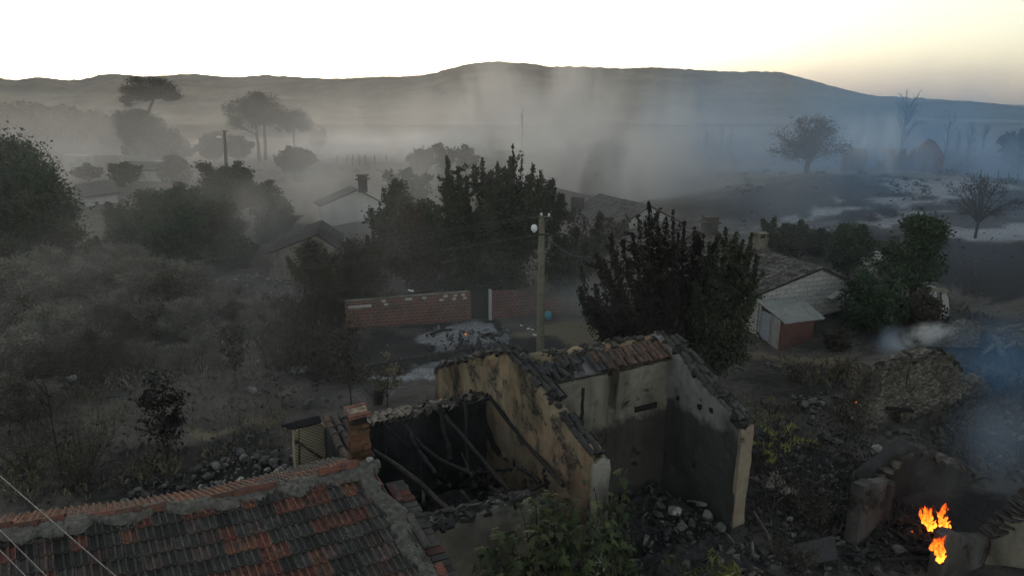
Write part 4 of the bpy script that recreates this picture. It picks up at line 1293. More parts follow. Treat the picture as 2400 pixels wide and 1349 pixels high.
def pxwall(name, top, p0, d, z0, th, mat, parent, seed=0, rag=.12, bulge=.12, dx=.11):
    """a rough wall whose broken top passes the given pixels, in the vertical plane p0/d"""
    d = v2(d); d /= np.linalg.norm(d); n_ = np.array([-d[1], d[0], 0])
    if n_[1] < 0: n_ = -n_
    p0 = v2(p0); prof = []
    for (u, v) in top:
        P = at_plane(u, v, p0, d[:2]); prof.append((float((P - p0) @ d), float(P[2])))
    return rough_wall(name, lambda x, o, z: p0 + d * x + n_ * o + UPZ * z, prof, z0, th, MAT_NAME(mat), parent, seed=seed, rag=rag, bulge=bulge, dx=dx, zr=.14)
def MAT_NAME(m): return m
# ---- clay walled ruin on the right hill
def pwall(name, pix, p0, d, th, mat, parent, rag=0.0, seed=0, zmin=-99, step=.3, flip=1):
    d = v2(d); d /= np.linalg.norm(d); n_ = np.array([-d[1], d[0], 0])
    if n_[1] < 0: n_ = -n_
    p0 = v2(p0)
    pts = []
    for (u, v) in pix:
        P = at_plane(u, v, p0, d[:2]); pts.append((float((P - p0) @ d), float(P[2])))
    if rag: pts = ragged(pts, step, rag, zmin, seed)
    b = MB(); b.prism([p0 + d * a_ + UPZ * z_ for a_, z_ in pts], n_ * th)
    return b.build(name, MAT[mat], parent)
J = at_y(1992, 398, 84)
cr_ = empty('clay_ruin', (J[0] + 5, J[1], tz(J[0] + 5, J[1])), 'orange clay walled ruin with gaps and one rounded gable on the burnt hill', 'ruin')
dJ = np.array([1, .05, 0])
pxwall('wall_panel', [(1980, 352), (1990, 347), (2033, 347), (2035, 352)], J, dJ, 3, .5, 'far_clay_wall', cr_, 3, rag=.12)
pxwall('wall_panel', [(2078, 347), (2098, 347), (2099.5, 369), (2124, 370), (2126, 347), (2148, 346)], J, dJ, 3, .5, 'far_clay_wall', cr_, 4, rag=.10)
J2 = at_y(2146, 405, 83)
pxwall('gable_wall', [(2146, 366), (2155, 345), (2166, 333), (2180, 325), (2192, 330), (2203, 344), (2213, 366)], J2, np.array([1, -.25, 0]), 3, .5, 'far_clay_wall', cr_, 6, rag=.12)
pwall('wall_panel', [(2060, 410), (2062, 376), (2150, 372), (2150, 410)], J + np.array([0, 5, 0]), dJ, .5, 'far_clay_wall', cr_, .08, 7)

# ---- stone ruins on the right
S0 = v2(at_z(2050, 1005, .15)); dS = np.array([.97, .242, 0]); dS /= np.linalg.norm(dS)
sr = empty('stone_ruin', S0, 'roofless rubble stone house with a charred ridge of tiles at the right', 'ruin')
zS = lambda u, v: float(at_plane(u, v, S0, dS[:2])[2])
pxwall('front_wall', [(2046, 858), (2060, 855), (2084, 849)], S0, dS, -.3, .5, 'stone_wall', sr, 9)
pxwall('front_wall', [(2085, 849), (2110, 841), (2134, 834)], S0, dS, zS(2110, 962), .5, 'stone_wall', sr, 10)
pxwall('front_wall', [(2135, 834), (2160, 827), (2190, 821), (2218, 825), (2240, 838), (2252, 856), (2262, 880)], S0, dS, -.3, .5, 'stone_wall', sr, 11)
pxwall('front_wall', [(2263, 888), (2300, 886), (2318, 902), (2345, 940), (2368, 985), (2400, 1012)], S0 + np.array([.1, .25, 0]), dS, -.3, .5, 'stone_wall', sr, 12, rag=.2)
pxwall('partition_wall', [(2070, 880), (2200, 850), (2255, 862)], S0 + np.array([-.6, 2.6, 0]), dS, -.3, .45, 'stone_wall', sr, 13)
b = MB(); nS = np.array([-dS[1], dS[0], 0])
b.prism([S0 + UPZ * -.3, S0 + nS * 1.7 - UPZ * .3, S0 + nS * 1.7 + UPZ * 2.2, S0 + UPZ * 2.9], dS * .5)
b.build('side_wall', MAT['stone_wall'], sr)
b = MB()
q = at_plane(2108, 958, S0, dS[:2])
b.box(q - nS * .02, (1.25, .14, .14), np.array([dS * .98 - UPZ * .2, nS, UPZ]))
b.build('lintel', MAT['charred_timber'], sr)
for (u0, v0, u1, v1, r_) in [(2050, 858, 2188, 824, .10), (2090, 852, 2146, 830, .07), (2200, 818, 2252, 868, .10), (2052, 868, 2100, 874, .08), (2195, 828, 2245, 850, .08)]:
    b = MB(); p0, p1 = at_plane(u0, v0, S0 + nS * .1, dS[:2]), at_plane(u1, v1, S0 + nS * .1, dS[:2])
    b.tube([p0, (p0 + p1) / 2 + rng.normal(0, .04, 3), p1], r_, 6, wob=.15)
    b.build('roof_timber', MAT['charred_timber'], sr)
b = MB()
p0, p1 = at_plane(2196, 826, S0 + nS * .25, dS[:2]), at_plane(2256, 880, S0 + nS * .25, dS[:2])
barrel_rows(b, p0, slope_dir(p0, p1), nS, 3, 4, char_col, miss=.1)
b.build('roof_tiles', MAT['clay_tile'], sr)
b = MB()
p0 = at_plane(2052, 862, S0 + nS * .5, dS[:2])
for i in range(34):
    f = rng.random(); q = at_plane(2050 + 140 * f, 860 - 38 * f, S0 + nS * .25, dS[:2])
    b.box(q + UPZ * rng.uniform(-.03, .06) + nS * rng.uniform(-.3, .3), (rng.uniform(.2, .6), rng.uniform(.15, .3), rng.uniform(.03, .08)), np.array([dS * .97 + UPZ * .15, nS, UPZ]) + rng.normal(0, .1, (3, 3)), CHAR * rng.uniform(.6, 2.2) if rng.random() < .85 else CLAY * .5, .01)
tag(b.build('rubble_coping', MAT['clay_tile'], sr), kind='stuff')

# ruin behind it
K0 = v2(at_z(2150, 838, .4)); dK = np.array([.98, .2, 0]); dK /= np.linalg.norm(dK)
kr = empty('stone_ruin', K0, 'smoking stone ruin with a bowed tile topped wall behind the rubble house', 'ruin')
pxwall('rear_wall', [(2132, 786), (2170, 776), (2196, 770), (2240, 760), (2282, 754), (2304, 764)], K0, dK, -.3, .5, 'stone_wall', kr, 15, rag=.16)
pxwall('rear_wall', [(2326, 796), (2345, 778), (2400, 764), (2470, 756)], K0, dK, -.3, .5, 'stone_wall', kr, 16, rag=.16)
pxwall('side_wall', [(2304, 764), (2330, 800), (2352, 838)], K0 + dK * float((at_plane(2304, 790, K0, dK[:2]) - K0) @ dK), np.array([.5, -.86, 0]), -.3, .5, 'stone_wall', kr, 17, rag=.16)
nK = np.array([-dK[1], dK[0], 0])
b = MB()
for i in range(60):
    f = rng.random(); u = 2135 + 330 * f
    v = np.interp(u, [2135, 2240, 2282, 2312, 2345, 2470], [782, 760, 754, 776, 776, 756])
    q = at_plane(u, v, K0 + nK * .2, dK[:2])
    b.box(q + UPZ * rng.uniform(-.02, .05) + nK * rng.uniform(-.25, .3), (rng.uniform(.2, .5), rng.uniform(.2, .4), rng.uniform(.04, .10)), np.array([dK, nK, UPZ]) + rng.normal(0, .1, (3, 3)), (CLAY * .6 if rng.random() < .4 else PALE * .5) * rng.uniform(.5, 1.3), .01)
tag(b.build('rubble_coping', MAT['clay_tile'], kr), kind='stuff')
b = MB(); p0, p1 = at_plane(2290, 842, K0 - nK * .8, dK[:2]), at_plane(2338, 796, K0 - nK * .3, dK[:2])
b.tube([p0, p1], [.04, .16], 6); b.build('roof_timber', MAT['grey_timber'], kr)
b = MB(); p0, p1 = at_plane(2352, 816, K0 - nK * .8, dK[:2]), at_plane(2378, 802, K0 - nK * .5, dK[:2])
b.tube([p0, p1], .06, 6); b.build('roof_timber', MAT['grey_timber'], kr)

# low gable ruin with the fire in it
L0 = v2(at_z(2330, 1185, .15)); dL = np.array([-.93, .36, 0])
L1 = v2(at_z(2040, 1245, .1))
lr = empty('burning_ruin', L1, 'dark low gabled shell at the lower right with flames inside', 'ruin')
dF = v2(at_z(2330, 1185, .15) - at_z(2040, 1245, .1)); dF /= np.linalg.norm(dF)
L1b = L1 + np.array([.4, 1.6, 0])
pxwall('rear_gable', [(2015, 1150), (2050, 1105), (2085, 1078), (2118, 1052), (2136, 1044), (2180, 1062), (2240, 1090), (2300, 1112), (2345, 1128), (2420, 1150)], L1b, np.array([.97, .24, 0]), -.4, .5, 'plaster_black', lr, 31)
nL = np.array([-.24, .97, 0])
b = MB()
for i in range(70):
    u = rng.uniform(2010, 2400); v = np.interp(u, [2010, 2050, 2085, 2118, 2136, 2180, 2300, 2420], [1150, 1105, 1078, 1052, 1044, 1062, 1112, 1150])
    q = at_plane(u, v, L1b + nL * .2, np.array([.97, .24]))
    k = rng.uniform(.15, .8)
    b.box(q + UPZ * rng.uniform(-.04, .05) + nL * rng.uniform(-.3, .25), (rng.uniform(.12, .4), rng.uniform(.15, .35), rng.uniform(.05, .14)), np.linalg.qr(rng.normal(size=(3, 3)) * .3 + np.eye(3))[0], PALE * k, .02)
tag(b.build('rubble_coping', MAT['clay_tile'], lr), kind='stuff')
pxwall('side_wall', [(2026, 1140), (2045, 1134), (2075, 1130), (2100, 1128)], L1, np.array([.8, .6, 0]), -.4, .35, 'plaster_dim', lr, 33, rag=.05, bulge=.03)
# rendered corner wall in front of the fire
Wc = v2(at_z(2225, 1349, .0)); 
cw_ = empty('rendered_wall', Wc, 'cracked grey rendered wall corner beside the flames at the right edge', 'wall')
Wc2 = v2(at_z(2290, 1330, .0))
pxwall('front_panel', [(2220, 1262), (2235, 1250), (2262, 1258), (2300, 1264), (2318, 1260)], Wc, np.array([.93, .37, 0]), -.6, .35, 'plaster_dim', cw_, 41, rag=.04, bulge=.03)
p0 = at_plane(2316, 1300, Wc, np.array([.93, .37]))
pxwall('side_panel', [(2322, 1262), (2345, 1232), (2400, 1188), (2470, 1120)], p0 + np.array([.06, -.02, 0]), np.array([.62, -.20, 0]), -.6, .35, 'plaster_grey', cw_, 43, rag=.09, bulge=.04)
b = MB()
for i in range(14):
    f = i / 13; q = at_plane(2322 + 100 * f, 1250 - 90 * f, p0 + np.array([0, .15, 0]), np.array([.62, -.20]))
    b.box(q + UPZ * rng.uniform(0, .06), (.34, .5, .06), np.linalg.qr(rng.normal(size=(3, 3)) * .15 + np.eye(3))[0], CHAR * rng.uniform(.8, 2.5), .012)
tag(b.build('rubble_coping', MAT['clay_tile'], cw_), kind='stuff')
# little white walled hut behind the bluish tree
M0 = v2(at_y(2172, 745, 34.5))
hut = empty('white_hut', M0, 'broken white walled hut remnant behind the big bluish bush', 'hut')
pwall('wall_panel', [(2168, 760), (2170, 676), (2194, 672), (2196, 700), (2192, 760)], M0, np.array([1, .1, 0]), .4, 'far_plaster', hut, .05, 51)
pwall('wall_panel', [(2208, 752), (2207, 690), (2215, 682), (2223, 700), (2224, 752)], M0 + np.array([0, .3, 0]), np.array([1, -.3, 0]), .4, 'far_plaster', hut, .05, 52)
pwall('roof_beam', [(2168, 680), (2170, 671), (2222, 679), (2222, 688)], M0 - np.array([0, .05, 0]), np.array([1, .1, 0]), .3, 'plaster_grey', hut)
far_block('white_wall', [(2022, 596, 622), (2068, 590, 620)], 44, .4, 'far_plaster', 'pale wall fragment seen through the bluish green trees', 'wall')

# ---- poles and wires
pb_ = np.array([1.357, 30.84, 0])
pole = empty('utility_pole', pb_, 'tall tapering concrete pole with a white lamp beside the yard', 'pole')
zt_ = at_y(1266, 510, 30.84)[2]
b = MB(); b.tube([pb_ - UPZ * .3, pb_ + UPZ * zt_ * .5, pb_ + UPZ * zt_], [.20, .17, .13], 12)
b.build('shaft', MAT['concrete_post'], pole)
b = MB()
b.box(pb_ + UPZ * (zt_ + .0) + np.array([.12, 0, 0]), (.62, .12, .10)); b.build('crossarm', MAT['dark_metal'], pole)
b = MB()
zb_ = at_y(1266, 548, 30.84)[2]
b.box(pb_ + UPZ * zb_ + np.array([.04, -.14, 0]), (.56, .06, .07)); b.build('bracket', MAT['dark_metal'], pole)
for (dx, zz) in [(-.02, zt_ + .12), (.32, zt_ + .10)]:
    b = MB(); b.tube([pb_ + np.array([dx, 0, zz - .06]), pb_ + np.array([dx, 0, zz + .04]), pb_ + np.array([dx, 0, zz + .10])], [.03, .055, .03], 8)
    b.build('insulator', MAT['ceramic'], pole)
lc = at_y(1252, 535, 30.75)
V = []; F = []
for j in range(9):
    th_ = math.pi * j / 8
    for i in range(12):
        ph = 2 * math.pi * i / 12
        k = 1.0 if j < 6 else .75
        V.append(lc + np.array([math.sin(th_) * math.cos(ph) * .15 * k, math.sin(th_) * math.sin(ph) * .14 * k, math.cos(th_) * (.19 if j < 5 else .21)]))
for j in range(8):
    for i in range(12): F.append((j * 12 + i, (j + 1) * 12 + i, (j + 1) * 12 + (i + 1) % 12, j * 12 + (i + 1) % 12))
mesh_np('lamp', np.array(V), F, MAT['white_plastic'], pole, True)
b = MB(); b.tube([lc - UPZ * .2, lc + np.array([.05, .04, -.34]), pb_ + UPZ * zb_ + np.array([-.1, -.1, 0])], .03, 6); b.build('lamp_arm', MAT['dark_metal'], pole)
fp = at_y(531, 400, 85)
far_pole = empty('utility_pole', fp, 'distant dark pole with a small lamp arm among the left trees', 'pole')
ft = at_y(526, 308, 85)
b = MB(); b.tube([fp, ft], [.24, .17], 8); b.build('shaft', MAT['bark_charred'], far_pole)
b = MB(); b.box(ft + UPZ * .05, (.7, .14, .12)); b.build('crossarm', MAT['dark_metal'], far_pole)
b = MB(); la = at_y(514, 321, 85); b.tube([la - np.array([.35, 0, 0]), la, la + np.array([.3, 0, -.02])], [.08, .13, .05], 8); b.build('lamp', MAT['ceramic'], far_pole)
def wire(p0, p1, sagz, r_, label, group=None, n=24):
    b = MB(); P = []
    for i in range(n + 1):
        f = i / n; q = p0 + (p1 - p0) * f; q = q - UPZ * sagz * 4 * f * (1 - f); P.append(q)
    b.tube(P, r_, 5)
    return tag(b.build('cable', MAT['cable'], None), label, 'cable', group)
wire(pb_ + np.array([-.02, 0, zt_ + .2]), at_y(-320, 640, 26), .7, .0055, 'upper thin wire running left from the concrete pole top')
wire(pb_ + np.array([.3, 0, zt_ + .18]), at_y(-320, 655, 25), .8, .0055, 'second thin wire running left from the concrete pole top')
wire(pb_ + np.array([-.2, -.14, zb_]), at_y(-320, 702, 25), .5, .006, 'lower thin wire running left from the pole lamp bracket')
wire(pb_ + np.array([.25, -.14, zb_ - .1]), at_y(1420, 590, 30.2), .55, .013, 'slack wire drooping right from the pole lamp bracket')
wire(at_y(-120, 1011, 9.5), at_y(420, 1479, 6.2), .0, .0075, 'longest of the three pale wires crossing the tiled roof')
wire(at_y(-120, 1122, 9.3), at_y(260, 1500, 6.4), .0, .0065, 'middle of the three pale wires crossing the tiled roof')
wire(at_y(-120, 1168, 9.1), at_y(200, 1490, 6.4), .0, .0065, 'shortest of the three pale wires at the lower left corner')
# ================================================================ trees, shrubs, plants
def unit(v): return v / (np.linalg.norm(v, axis=-1, keepdims=True) + 1e-9)

def leaf_quads(C, size, rg, droop=0.0, aspect=.55, axis=None, jitter=.35):
    """one folded leaf (4 verts) for every centre; axis = preferred long direction"""
    n = len(C)
    a = rg.normal(size=(n, 3))
    if axis is not None: a = a * .8 + np.asarray(axis) * 1.2
    a[:, 2] -= droop * 1.6
    a = unit(a)
    b = unit(np.cross(a, rg.normal(size=(n, 3))))
    nn = np.cross(a, b)
    L = size * (1 + jitter * rg.normal(size=(n, 1))).clip(.4, 2)
    Wd = L * aspect
    base = C - a * L * .5
    V = np.stack([base, base + a * L * .5 + b * Wd * .5 + nn * L * .10, base + a * L, base + a * L * .5 - b * Wd * .5 + nn * L * .10], 1)
    F = np.arange(n * 4).reshape(n, 4)
    return V.reshape(-1, 3), F

def bez(p0, p1, p2, n):
    t_ = np.linspace(0, 1, n)[:, None]
    return (1 - t_) ** 2 * p0 + 2 * t_ * (1 - t_) * p1 + t_ ** 2 * p2

def tree(name, base, h, rx, label, cat='tree', group=None, leaf='leaf_dark', bark='bark', seed=0, n_leaf=6000, size=.2, hc=.58, rz=None, ry=None,
         trunk_r=None, fork=.28, n_limb=7, twigs=6, droop=.3, shoots=0, shoot_len=1.6, lean=(0, 0), clump=.55, bare=0.0, flat=1.0, multi=1, shell=.45, aspect=.55, inner=.25, tw_r=1.0, low=-.35, spires=(), sy=0.0):
    rg = np.random.default_rng(seed + 1000)
    base = np.asarray(base, float)
    ry = rx if ry is None else ry
    rz = h * (1 - hc) if rz is None else rz
    top = base + np.array([lean[0], lean[1], 0])
    cen = top + UPZ * (h * hc)
    tr = trunk_r or h * .028
    root = empty(name, base, label, cat, group)
    T = MB(); B = MB()
    forks = []
    for k in range(multi):
        off = rg.normal(0, .12 * (multi > 1), 3) * [1, 1, 0] * h * .2
        f = base + (top - base) * fork + UPZ * (h * fork * rg.uniform(.8, 1.15)) + off
        mid = base + (f - base) * .5 + rg.normal(0, h * .012, 3) + off * .2
        P = bez(base - UPZ * .25 + off * .3, mid, f, 7)
        T.tube(P, np.linspace(tr * 1.25, tr * .85, 7) / math.sqrt(multi), 8, wob=.06)
        forks.append(f)
    tips = []; segs = []
    n_l = n_limb * multi
    for i in range(n_l):
        f = forks[i % multi]
        th = 2 * math.pi * (i + rg.uniform(-.3, .3)) / n_l
        el = rg.uniform(low, 1.0)
        rr = rg.uniform(.6, .92)
        ce = math.cos(el * math.pi / 2)
        tgt = cen + np.array([math.cos(th) * rx * rr * ce, math.sin(th) * ry * rr * ce, math.sin(el * math.pi / 2) * rz * rr * flat])
        ctl = f + (tgt - f) * .45 + UPZ * (np.linalg.norm(tgt - f) * .16) + rg.normal(0, h * .02, 3)
        P = bez(f, ctl, tgt, 9)
        r0 = tr * .55 / math.sqrt(multi)
        B.tube(P, np.linspace(r0, r0 * .22, 9), 6, wob=.05)
        for j in range(twigs):
            q = P[rg.integers(3, 9)]
            d = rg.normal(size=3); d[2] = abs(d[2]) * .7; d = d / np.linalg.norm(d)
            out_ = (q - cen) / np.array([rx, ry, rz]); out_ = out_ / (np.linalg.norm(out_) + 1e-6)
            d = d * .75 + out_ * .6; d /= np.linalg.norm(d)
            L_ = h * rg.uniform(.10, .22)
            e = q + d * L_
            # stay inside the crown
            w = (e - cen) / np.array([rx, ry, rz]); ln = np.linalg.norm(w)
            if ln > 1: e = cen + w / ln * np.array([rx, ry, rz]) * rg.uniform(.9, 1.05)
            P2 = bez(q, q + (e - q) * .5 + rg.normal(0, h * .012, 3), e, 5)
            B.tube(P2, np.linspace(r0 * .3, r0 * .10, 5) * tw_r, 4)
            tips.append((e, d)); segs.append((q, e))
            if bare > 0:
                for m2 in range(3):
                    q3 = P2[rg.integers(1, 5)]; d3 = d + rg.normal(0, .6, 3); d3[2] += .3; d3 /= np.linalg.norm(d3)
                    e3 = q3 + d3 * L_ * rg.uniform(.3, .6)
                    B.tube(np.stack([q3, (q3 + e3) / 2 + rg.normal(0, .03, 3), e3]), np.array([r0 * .12, r0 * .09, r0 * .05]) * tw_r, 3)
    C = []; ax = []; tn = []
    # leaf clumps round the twig ends, a few inside, and gaps between them
    ncl = max(1, len(tips))
    per = max(4, int(n_leaf * (1 - bare) / ncl))
    for (e, d), (q, e2) in zip(tips, segs):
        k = int(per * rg.uniform(.35, 1.6))
        s_ = rg.random((k, 1)) ** .7
        c0 = q + (e2 - q) * s_
        C.append(c0 + rg.normal(0, 1, (k, 3)) * np.array([1, 1, .75]) * clump * h * .075 * rg.uniform(.6, 1.3))
        ax.append(np.repeat(d[None], k, 0)); tn.append(np.full(k, rg.uniform(0, .75)))
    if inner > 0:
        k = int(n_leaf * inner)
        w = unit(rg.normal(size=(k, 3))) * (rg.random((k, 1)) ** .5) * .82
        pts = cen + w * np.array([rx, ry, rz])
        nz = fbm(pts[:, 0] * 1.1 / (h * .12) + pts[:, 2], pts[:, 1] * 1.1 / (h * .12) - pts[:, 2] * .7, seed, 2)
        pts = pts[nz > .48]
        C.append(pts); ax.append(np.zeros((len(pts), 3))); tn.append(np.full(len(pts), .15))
    # upright shoots above the crown, leaves hanging along them
    for i in range(shoots):
        th = rg.uniform(0, 2 * math.pi); rr = math.sqrt(rg.random()) * .95
        el = math.sqrt(max(0, 1 - rr * rr))
        s0 = cen + np.array([math.cos(th) * rx * rr, math.sin(th) * ry * rr, rz * el * .35 - rz * .05])
        outw = np.array([math.cos(th) * rr, math.sin(th) * rr, 0])
        L_ = shoot_len * rg.uniform(.35, 1.35) * (1.15 - .35 * rr)
        s1 = s0 + UPZ * (rz * el * .55 + L_ * .7) + outw * L_ * .75 + rg.normal(0, .16, 3)
        P = bez(s0, s0 + UPZ * L_ * .5 + outw * L_ * .5, s1, 8)
        B.tube(P, np.linspace(.035, .008, 8), 4)
        k = int(n_leaf * .45 / max(1, shoots) * rg.uniform(.7, 1.3))
        s_ = rg.random(k) ** .8
        ii = s_ * 7; i0 = np.clip(ii.astype(int), 0, 6); fr = (ii - i0)[:, None]
        c0 = P[i0] * (1 - fr) + P[i0 + 1] * fr
        wdt = (.045 + .17 * (1 - s_))[:, None] * (size / .13)
        C.append(c0 + rg.normal(0, 1, (k, 3)) * wdt); ax.append(np.repeat(np.array([[0, 0, -.3]]), k, 0)); tn.append(np.full(k, rg.uniform(0, .6)))
    # named leaders: long shoots whose tips stand at these points of the skyline
    for (u, v) in spires:
        e = at_y(u, v, sy + rg.uniform(-1.2, 1.2)); hz = e - cen; hz[2] = 0
        s0 = cen + hz * .55 + UPZ * (rz * .15)
        P = bez(s0, s0 + (e - s0) * .5 + hz * .12 + rg.normal(0, .10, 3), e, 10)
        B.tube(P, np.linspace(.045, .008, 10), 4)
        k = int(n_leaf * .26 / len(spires) * rg.uniform(.5, 1.5))
        s_ = rg.random(k) ** .85; ii = s_ * 9; i0 = np.clip(ii.astype(int), 0, 8); fr = (ii - i0)[:, None]
        c0 = P[i0] * (1 - fr) + P[i0 + 1] * fr
        wdt = (.035 + .14 * (1 - s_))[:, None] * (size / .13) * rg.uniform(.6, 1.2)
        C.append(c0 + rg.normal(0, 1, (k, 3)) * wdt); ax.append(np.repeat(np.array([[0, 0, -.3]]), k, 0)); tn.append(np.full(k, rg.uniform(0, .6)))
        for j in range(9):   # little side sprays
            q = P[rg.integers(3, 8)]; d = rg.normal(0, 1, 3); d[2] = abs(d[2]) * .8 + .3; d /= np.linalg.norm(d); L_ = rg.uniform(.3, .95) * (size / .13)
            B.tube(np.stack([q, q + d * L_ * .5, q + d * L_]), [.014, .01, .006], 3)
            kk = int(k * .12); f2 = rg.random((kk, 1)); C.append(q + d * L_ * f2 + rg.normal(0, .05 * size / .13, (kk, 3))); ax.append(np.repeat(d[None], kk, 0)); tn.append(np.full(kk, rg.uniform(0, .6)))
    C = np.vstack(C); ax = np.vstack(ax); tn = np.concatenate(tn)
    T.build('trunk', MAT[bark], root, True)
    if B.n: B.build('branches', MAT[bark], root, True)
    if len(C):
        V, F = leaf_quads(C, size, rg, droop, aspect, ax)
        t1 = np.clip(np.repeat(tn, 4) + np.repeat(rg.normal(0, .18, len(C)), 4), 0, 1)
        mesh_np('crown', V, F, MAT[leaf], root, False, np.stack([t1, t1, t1], 1))
    return root

def tree_px(name, u, v_base, y, v_top, half_px, label, **kw):
    """place by the pixel its foot and top have at distance y"""
    b_ = at_y(u, v_base, y); gz = tz(b_[0], b_[1])
    t_ = at_y(u, v_top, y)
    h = t_[2] - gz
    dep = y * _c + (CAM_H - (gz + h * .5)) * _s
    return tree(name, (b_[0], b_[1], gz), h, half_px * dep / FPX, label, **kw)

# the big tree with upright leafy shoots behind the burned house
NB = v2(at_z(1600, 872, 0))
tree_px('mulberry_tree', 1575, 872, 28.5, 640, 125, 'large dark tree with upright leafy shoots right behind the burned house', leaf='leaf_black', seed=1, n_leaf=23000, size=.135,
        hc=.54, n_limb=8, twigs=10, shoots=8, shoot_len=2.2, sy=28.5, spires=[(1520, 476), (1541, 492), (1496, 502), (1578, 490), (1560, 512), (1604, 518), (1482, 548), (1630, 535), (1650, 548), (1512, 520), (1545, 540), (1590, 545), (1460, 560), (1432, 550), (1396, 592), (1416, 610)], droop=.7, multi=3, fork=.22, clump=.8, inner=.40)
tree_px('mulberry_tree', 1668, 880, 27.5, 660, 70, 'dense dark crown leaning against the shed side of the shooting tree', leaf='leaf_dark', seed=2, n_leaf=20000, size=.130,
        hc=.52, n_limb=8, twigs=9, shoots=3, shoot_len=1.6, sy=27.5, spires=[(1702, 532), (1726, 545), (1762, 546), (1742, 562), (1752, 585), (1680, 552), (1662, 566), (1715, 575), (1775, 600)], droop=.5, clump=.8, inner=.45)
tree_px('mulberry_tree', 1440, 860, 29.5, 690, 62, 'ragged lower tree with sparse shoots left of the large dark tree', leaf='leaf_black', seed=3, n_leaf=6500, size=.13,
        hc=.5, n_limb=6, twigs=6, shoots=12, shoot_len=2.3, droop=.6, clump=.7)
# the tall feathery one behind the yard wall
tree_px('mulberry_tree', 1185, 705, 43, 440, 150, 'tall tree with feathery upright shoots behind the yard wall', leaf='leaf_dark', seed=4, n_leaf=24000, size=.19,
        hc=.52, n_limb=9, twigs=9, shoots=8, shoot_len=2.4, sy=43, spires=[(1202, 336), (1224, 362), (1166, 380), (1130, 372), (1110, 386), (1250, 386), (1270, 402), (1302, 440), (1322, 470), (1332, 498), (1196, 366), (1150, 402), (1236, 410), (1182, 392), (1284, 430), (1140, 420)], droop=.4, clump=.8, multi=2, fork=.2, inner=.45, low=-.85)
tree_px('mulberry_tree', 1085, 700, 42, 470, 90, 'narrow tree with a pair of tall leafy spires left of the feathery tree', leaf='leaf_dark', seed=5, n_leaf=11000, size=.185, hc=.5, n_limb=6, twigs=7, shoots=3, shoot_len=2.0, sy=42, spires=[(1047, 368), (1074, 392), (1060, 410), (1094, 412), (1040, 430)], droop=.4, inner=.4, low=-.85)
tree_px('fruit_tree', 1330, 705, 43, 560, 75, 'lower bush crowned tree behind the concrete pole', leaf='leaf_dark', seed=6, n_leaf=8000, size=.23, hc=.48, n_limb=8, twigs=7, shoots=8, shoot_len=1.6, inner=.45, low=-.85)
tree_px('fruit_tree', 1385, 640, 47, 545, 50, 'thin topped tree between the pole and the large dark tree', leaf='leaf_scorched', seed=7, n_leaf=4500, size=.24, hc=.5, n_limb=6, twigs=6, shoots=12, shoot_len=2.4, low=-.85)
tree_px('fruit_tree', 985, 690, 43.5, 470, 95, 'brown scorched tree behind the left half of the brick wall', leaf='leaf_scorched', seed=8, n_leaf=13000, size=.23, hc=.5, n_limb=9, twigs=8, droop=.4, inner=.45, low=-.85)
tree_px('fruit_tree', 938, 640, 50, 415, 62, 'round topped grey tree beside the pale smoky gable', leaf='leaf_dark', seed=9, n_leaf=9000, size=.26, hc=.52, n_limb=8, twigs=7, inner=.45, low=-.85)
tree_px('fruit_tree', 918, 590, 52, 490, 36, 'small tree with pale bare stems in front of the pale gable', leaf='leaf_dark', seed=10, n_leaf=2600, size=.24, hc=.6, n_limb=6, twigs=5, shoots=6, shoot_len=1.8, low=-.85)
tree_px('weeping_bush', 825, 765, 38.5, 560, 115, 'broad drooping bush at the left end of the brick wall', cat='bush', leaf='leaf_scorched', seed=11, n_leaf=23000, size=.135, hc=.46, n_limb=12, twigs=9, shoots=10, shoot_len=1.4, droop=.9, fork=.12, multi=2, aspect=.3, inner=.5, low=-.85)
tree_px('weeping_bush', 740, 745, 40, 560, 60, 'thin stemmed scorched bush above the white rubble bank', cat='bush', leaf='leaf_scorched', seed=12, n_leaf=5000, size=.17, hc=.5, n_limb=8, twigs=6, droop=.6, fork=.12, aspect=.35, low=-.85)
tree_px('fruit_tree', 985, 430, 100, 340, 38, 'hazy round tree left of the pair on the far field', leaf='leaf_dark', seed=13, n_leaf=3500, size=.42, hc=.55, n_limb=8, twigs=6, inner=.5, low=-.85)
tree_px('fruit_tree', 1040, 430, 104, 336, 40, 'hazy tree with small leaf clusters at the middle of the far field', leaf='leaf_dark', seed=14, n_leaf=3200, size=.42, hc=.58, n_limb=8, twigs=6, inner=.4, low=-.85)
tree_px('fruit_tree', 1092, 425, 106, 342, 30, 'hazy small crowned tree at the right of the far field pair', leaf='leaf_dark', seed=15, n_leaf=2400, size=.42, hc=.6, n_limb=7, twigs=6, inner=.4, low=-.85)
tree_px('fruit_tree', 960, 520, 70, 395, 70, 'smoke veiled tree behind the brown scorched tree', leaf='leaf_green', seed=16, n_leaf=6000, size=.34, hc=.5, n_limb=8, twigs=7, inner=.5, low=-.85)
